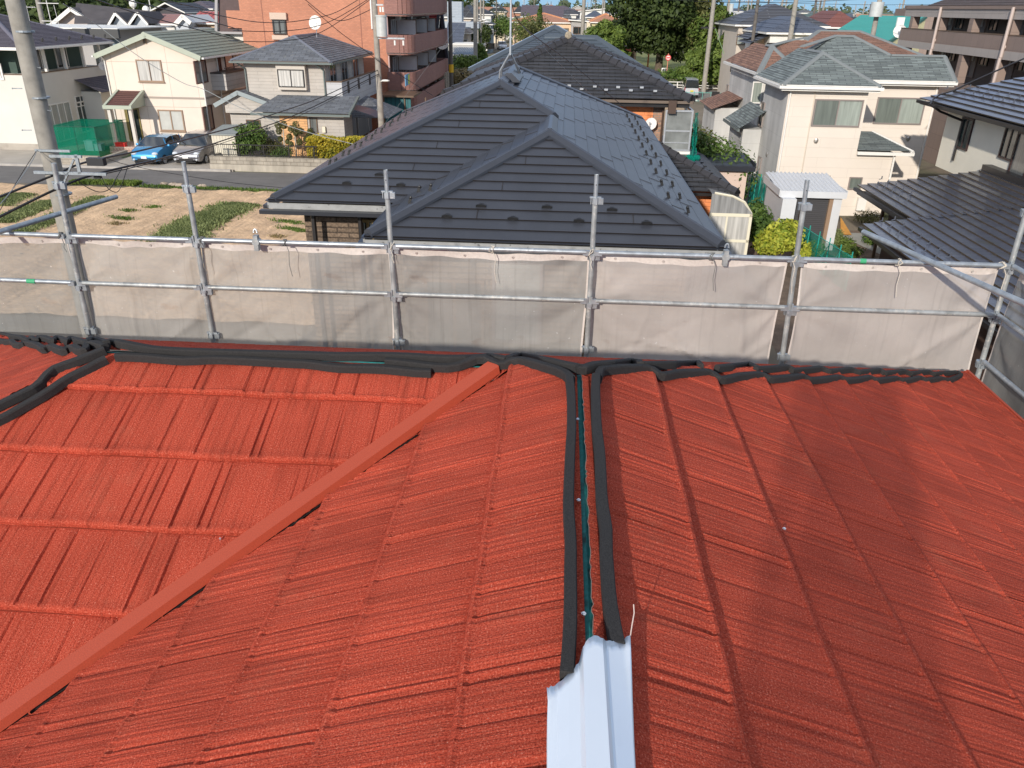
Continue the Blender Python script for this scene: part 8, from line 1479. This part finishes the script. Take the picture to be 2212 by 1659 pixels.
v=108;t=Thing('stop_sign','round red and white no-entry sign on an orange post at the park corner','road sign',(G0.y(Q('4',540,620),v).x,v,0),G0);a=G0.y(Q('4',547,538),v);m=MB();m.tube((a.x,v,0),(a.x,v,a.z+.5),.06,6);t.part('post',m,M('orange_post',(.6,.25,.15),.5));R1=abs(G0.y(Q('4',573,538),v).x-a.x);m=MB();m.tube((a.x,v-.1,a.z),(a.x,v-.14,a.z),R1,20);t.part('disc',m,M('sign_red',(.62,.04,.04),.5));m=MB();m.tube((a.x,v-.141,a.z),(a.x,v-.143,a.z),R1*.72,20);t.part('inner_disc',m,M('sign_white',(.75,.6,.55),.5));m=MB();m.box(a.x-R1*.6,v-.16,a.z-R1*.2,a.x+R1*.6,v-.145,a.z+R1*.2);t.part('bar',m,M('sign_red',(.62,.04,.04)))
p0,p1=G0.y(Q('4',490,635),v),G0.y(Q('4',545,690),v);m=MB();m.box(p0.x,v+.3,p1.z,p1.x,v+.4,p0.z);t=Thing('notice_board','white framed board with two dark panels beside the no-entry sign','sign',(p0.x,v,0),G0);t.part('board',m,WHT);m=MB();w2=(p1.x-p0.x);hh=p0.z-p1.z
for k in(0,1):m.box(p0.x+w2*(.22+k*.32),v+.27,p1.z+hh*.15,p0.x+w2*(.48+k*.32),v+.3,p0.z-hh*.12)
t.part('dark_panels',m,M('dark_panel',(.08,.09,.12),.4));m=MB();m.tube((p0.x+w2/2,v+.35,0),(p0.x+w2/2,v+.35,p1.z),.06,6);t.part('post',m,ALU)
def pxpole(lab,reg,xb,xt,yt,v,r=.17,top=None,arms=1,group=None,mat=CONC,xf=False,lamp=0,yel=0):
 b=G0.y(Q(reg,xb,600),v);a=G0.y(Q(reg,(xb+xt)/2,yt),v);h_=top or max(a.z,4);t=pole(lab,(b.x if False else G0.y(Q(reg,xt,yt),v).x*.5+G0.y(Q(reg,xb,yt+200),v).x*.5),v,h_,r,r*.7,[(h_-.7-k*.9,1.6,0)for k in range(arms)],group,mat,(h_-3.2)if xf else False);x=t.base.x
 if lamp:m=MB();m.tube((x,v,h_*.5),(x+lamp,v-.2,h_*.5+.2),.04,5);m.ball((x+lamp*1.2,v-.2,h_*.5+.2),.25,6,4,sq=(1.5,.7,.4));t.part('street_light',m,WHT)
 if yel:q=G0.y(Q(reg,xb,yel),v);m=MB();m.tube((x,v,q.z-.35),(x,v,q.z+.35),r*1.1,12);t.part('yellow_band',m,M('yellow_band',(.75,.45,.02),.5))
 return t
DKP=M('weathered_dark_pole',(.13,.115,.10),.9,nv=(4,.2),coords='Object')
pxpole('dark weathered pole with a yellow band beside the dark A-frame house','3',412,405,0,78,.21,13,2,mat=DKP,yel=638)
pxpole('tall pale pole nearest the street, left of the pole bundle','3',640,646,0,101,.27,14,1,lamp=1.2);pxpole('second pale pole of the street bundle','3',663,662,0,118,.2,14,2,lamp=.8);pxpole('third pale pole of the street bundle with cross arms','3',692,695,20,135,.2,13,3,lamp=.8);pxpole('rightmost pale pole of the street bundle','3',718,722,40,152,.19,11.5,2)
pxpole('pale concrete pole between the terracotta roofs','3',1652,1655,0,122,.32,13.5,1);T=pxpole('tall white-grey pole in the car park in front of the park tree','4',925,1002,0,100,.29,14,0);m=MB();q=G0.y(Q('4',985,260),100);m.box(q.x-1.6,99.9,q.z-.1,q.x,100,q.z+.1);T.part('side_lamp',m,BLK)
m=MB();m.path([(q.x,100,q.z),(q.x+3.6,100.3,.0)],.035,4);T.part('guy_wire',m,M('guy_green',(.25,.4,.2),.5))
for i,(xb,xt,v,rr_)in enumerate(((870,975,84,.2),(1565,1640,80,.27),(385,420,115,.2),(585,600,150,.18),(745,765,165,.18),(805,825,172,.16),(1100,1130,140,.2),(1350,1365,180,.16),(1430,1440,190,.2),(1945,1985,120,.2),(2090,2145,118,.17))):
 a=G0.y(Q('E',xt,0),v);pole(['grey pole standing before the ribbed tile house','thick concrete pole rising from the brown shingle ridge','dark pole with transformer above the park trees','slim pole left of the navy roof','pole right of the navy roof','second pole right of the navy roof','pole beside the peach gable','slim pole right of the peach gable','dark pole above the ribbed tiles','leaning grey pole right of the ribbed tile house','slim leaning pole before the grey-green roof'][i],G0.y(Q('E',(xb+xt)/2,400),v).x,v,12.5,rr_,rr_*.7,[(11.2,1.6,0),(10.3,1.3,0)],None,CONC if i%3 else DKP,8.6 if i==2 else False)
pole('second concrete pole behind the white balcony house',G0.y(Q('A',740,250),66).x,66,11,.24,.17,[(10,1.2,0)])
r=random.Random(9)
for i in range(43):
 v=r.uniform(150,480);u=(-.12+.72*r.random())*v;hh=r.choice([11.2,12.5,14]);na=r.choice([1,2,3]);mt=r.choice([CONC,CONC,DKP])
 pole(('pale' if mt is CONC else 'dark')+{11.2:' short',12.5:'',14:' tall'}[hh]+f' pole with {["one crossarm", "two crossarms", "three crossarms"][na - 1]}, '+WHERE(u,v),u,v,hh,.2,.14,[(hh-.8-k*.9,2-.3*k,0)for k in range(na)],'distant utility poles',mt)
for i in range(8):v=r.uniform(110,240);u=(-.55+.3*r.random())*v;pole(['first','second','third','fourth','fifth','sixth','seventh','eighth'][i]+' distant utility pole above the upper left roofs',u,v,11.5,.17,.12,[(10.6,1.6,0)],'distant utility poles at the upper left',CONC)
for i,(z0_,z1_,v0,v1,u0,u1)in enumerate(((10.6,10.9,95,118,-2,44),(11.3,11.6,95,118,-2,44),(12.1,12.2,95,118,-2,44),(11.0,11.2,150,170,10,90),(12.3,12.5,150,170,10,90),(11.6,11.6,84,60,15,24.5),(10.9,10.9,84,60,15,24.5),(11.6,11.6,100,84,17.5,15),(11.2,11.4,180,200,-20,60),(12.2,12.4,135,122,-13,5),(11.0,11.4,135,122,-13,5),(11.2,11.2,60,64,24.5,60),(10.5,10.5,60,64,24.5,60))):
 pts=[Vector((u0+(u1-u0)*k/10,v0+(v1-v0)*k/10,z0_+(z1_-z0_)*k/10-1.0*math.sin(math.pi*k/10)))for k in range(11)];solo('skyline_wire','thin sagging power line '+['lowest of three over the ribbed tile house','middle of three over the ribbed tile house','top of three over the ribbed tile house','low across the right skyline','high across the right skyline','upper, between the transformer pole and the thick pole','lower, between the transformer pole and the thick pole','over the brown shingle ridge','across the middle skyline','upper, over the terracotta roofs','lower, over the terracotta roofs','upper, from the transformer pole to the right','lower, from the transformer pole to the right'][i],'cable',MB().path(pts,.03,4),WIRE,pts[0],G0,'power lines on the skyline')
wirepx('black cable crossing the tiled hip from the aerial mast to the glazed balcony',[('3',985,30,21),('3',1035,180,22.5),('3',1200,340,25),('3',1500,560,28),('3',1900,890,31),('3',2100,1060,32),('4',280,1130,32.8),('4',410,1230,33)],.012)
wirepx('pale thin wire crossing the tiled hip',[('3',1085,245,21),('3',1300,465,24),('3',1700,860,29),('3',1850,1000,31)],.006,WIRG)
t=Thing('television_antenna','thin roof aerial above the dusty pink roof house','antenna',(-33,84,8),G0);q=G0.y(Q('B',640,150),90);m=MB();m.tube((q.x,90,q.z-3),(q.x,90,q.z+2.6),.05,5);m.tube((q.x-.7,90,q.z+2.2),(q.x+3.0,90,q.z+2.2),.05,5);[m.tube((q.x-.6+k*.5,89.4,q.z+2.2),(q.x-.6+k*.5,90.6,q.z+2.2),.03,4)for k in range(7)];t.part('mast',m,WHT)
for i,(x,y)in enumerate(((320,70),(560,180))):q=G0.y(Q('B',x,y),96);m=MB();m.tube((q.x,96,q.z-3),q,.1,6);m.ball(q,.45,8,6,sq=(1,.8,1));solo('globe_lamp',['taller white globe lamp above the twin gables','shorter white globe lamp above the dusty pink roof'][i],'lamp',m,WHT,(q.x,96,0),G0)
q=G0.y(Q('A',480,130),60);t=Thing('television_antenna','yagi aerial above the plum grey roof beside the big pole','antenna',(q.x,60,7),G0);m=MB();m.tube((q.x,60,q.z-2.2),(q.x,60,q.z+.1),.03,5);m.tube((q.x-.65,60,q.z),(q.x+.65,60,q.z),.025,5);[m.tube((q.x-.6+k*.2,59.8,q.z),(q.x-.6+k*.2,60.2,q.z),.012,4)for k in range(7)];t.part('mast',m,WHT)
q=G0.y(Q('A',850,60),62);t=Thing('television_antenna','double yagi aerial right of the second concrete pole','antenna',(q.x,62,7),G0);m=MB();m.tube((q.x,62,q.z-2.8),(q.x,62,q.z+.2),.03,5);m.tube((q.x-.7,62,q.z),(q.x+.9,62,q.z),.03,5);m.tube((q.x-.7,62,q.z-1.2),(q.x+.5,62,q.z-1.2),.03,5);m.tube((q.x+.5,62,q.z-.1),(q.x+.6,62,q.z-2),.02,4);t.part('mast',m,WHT)
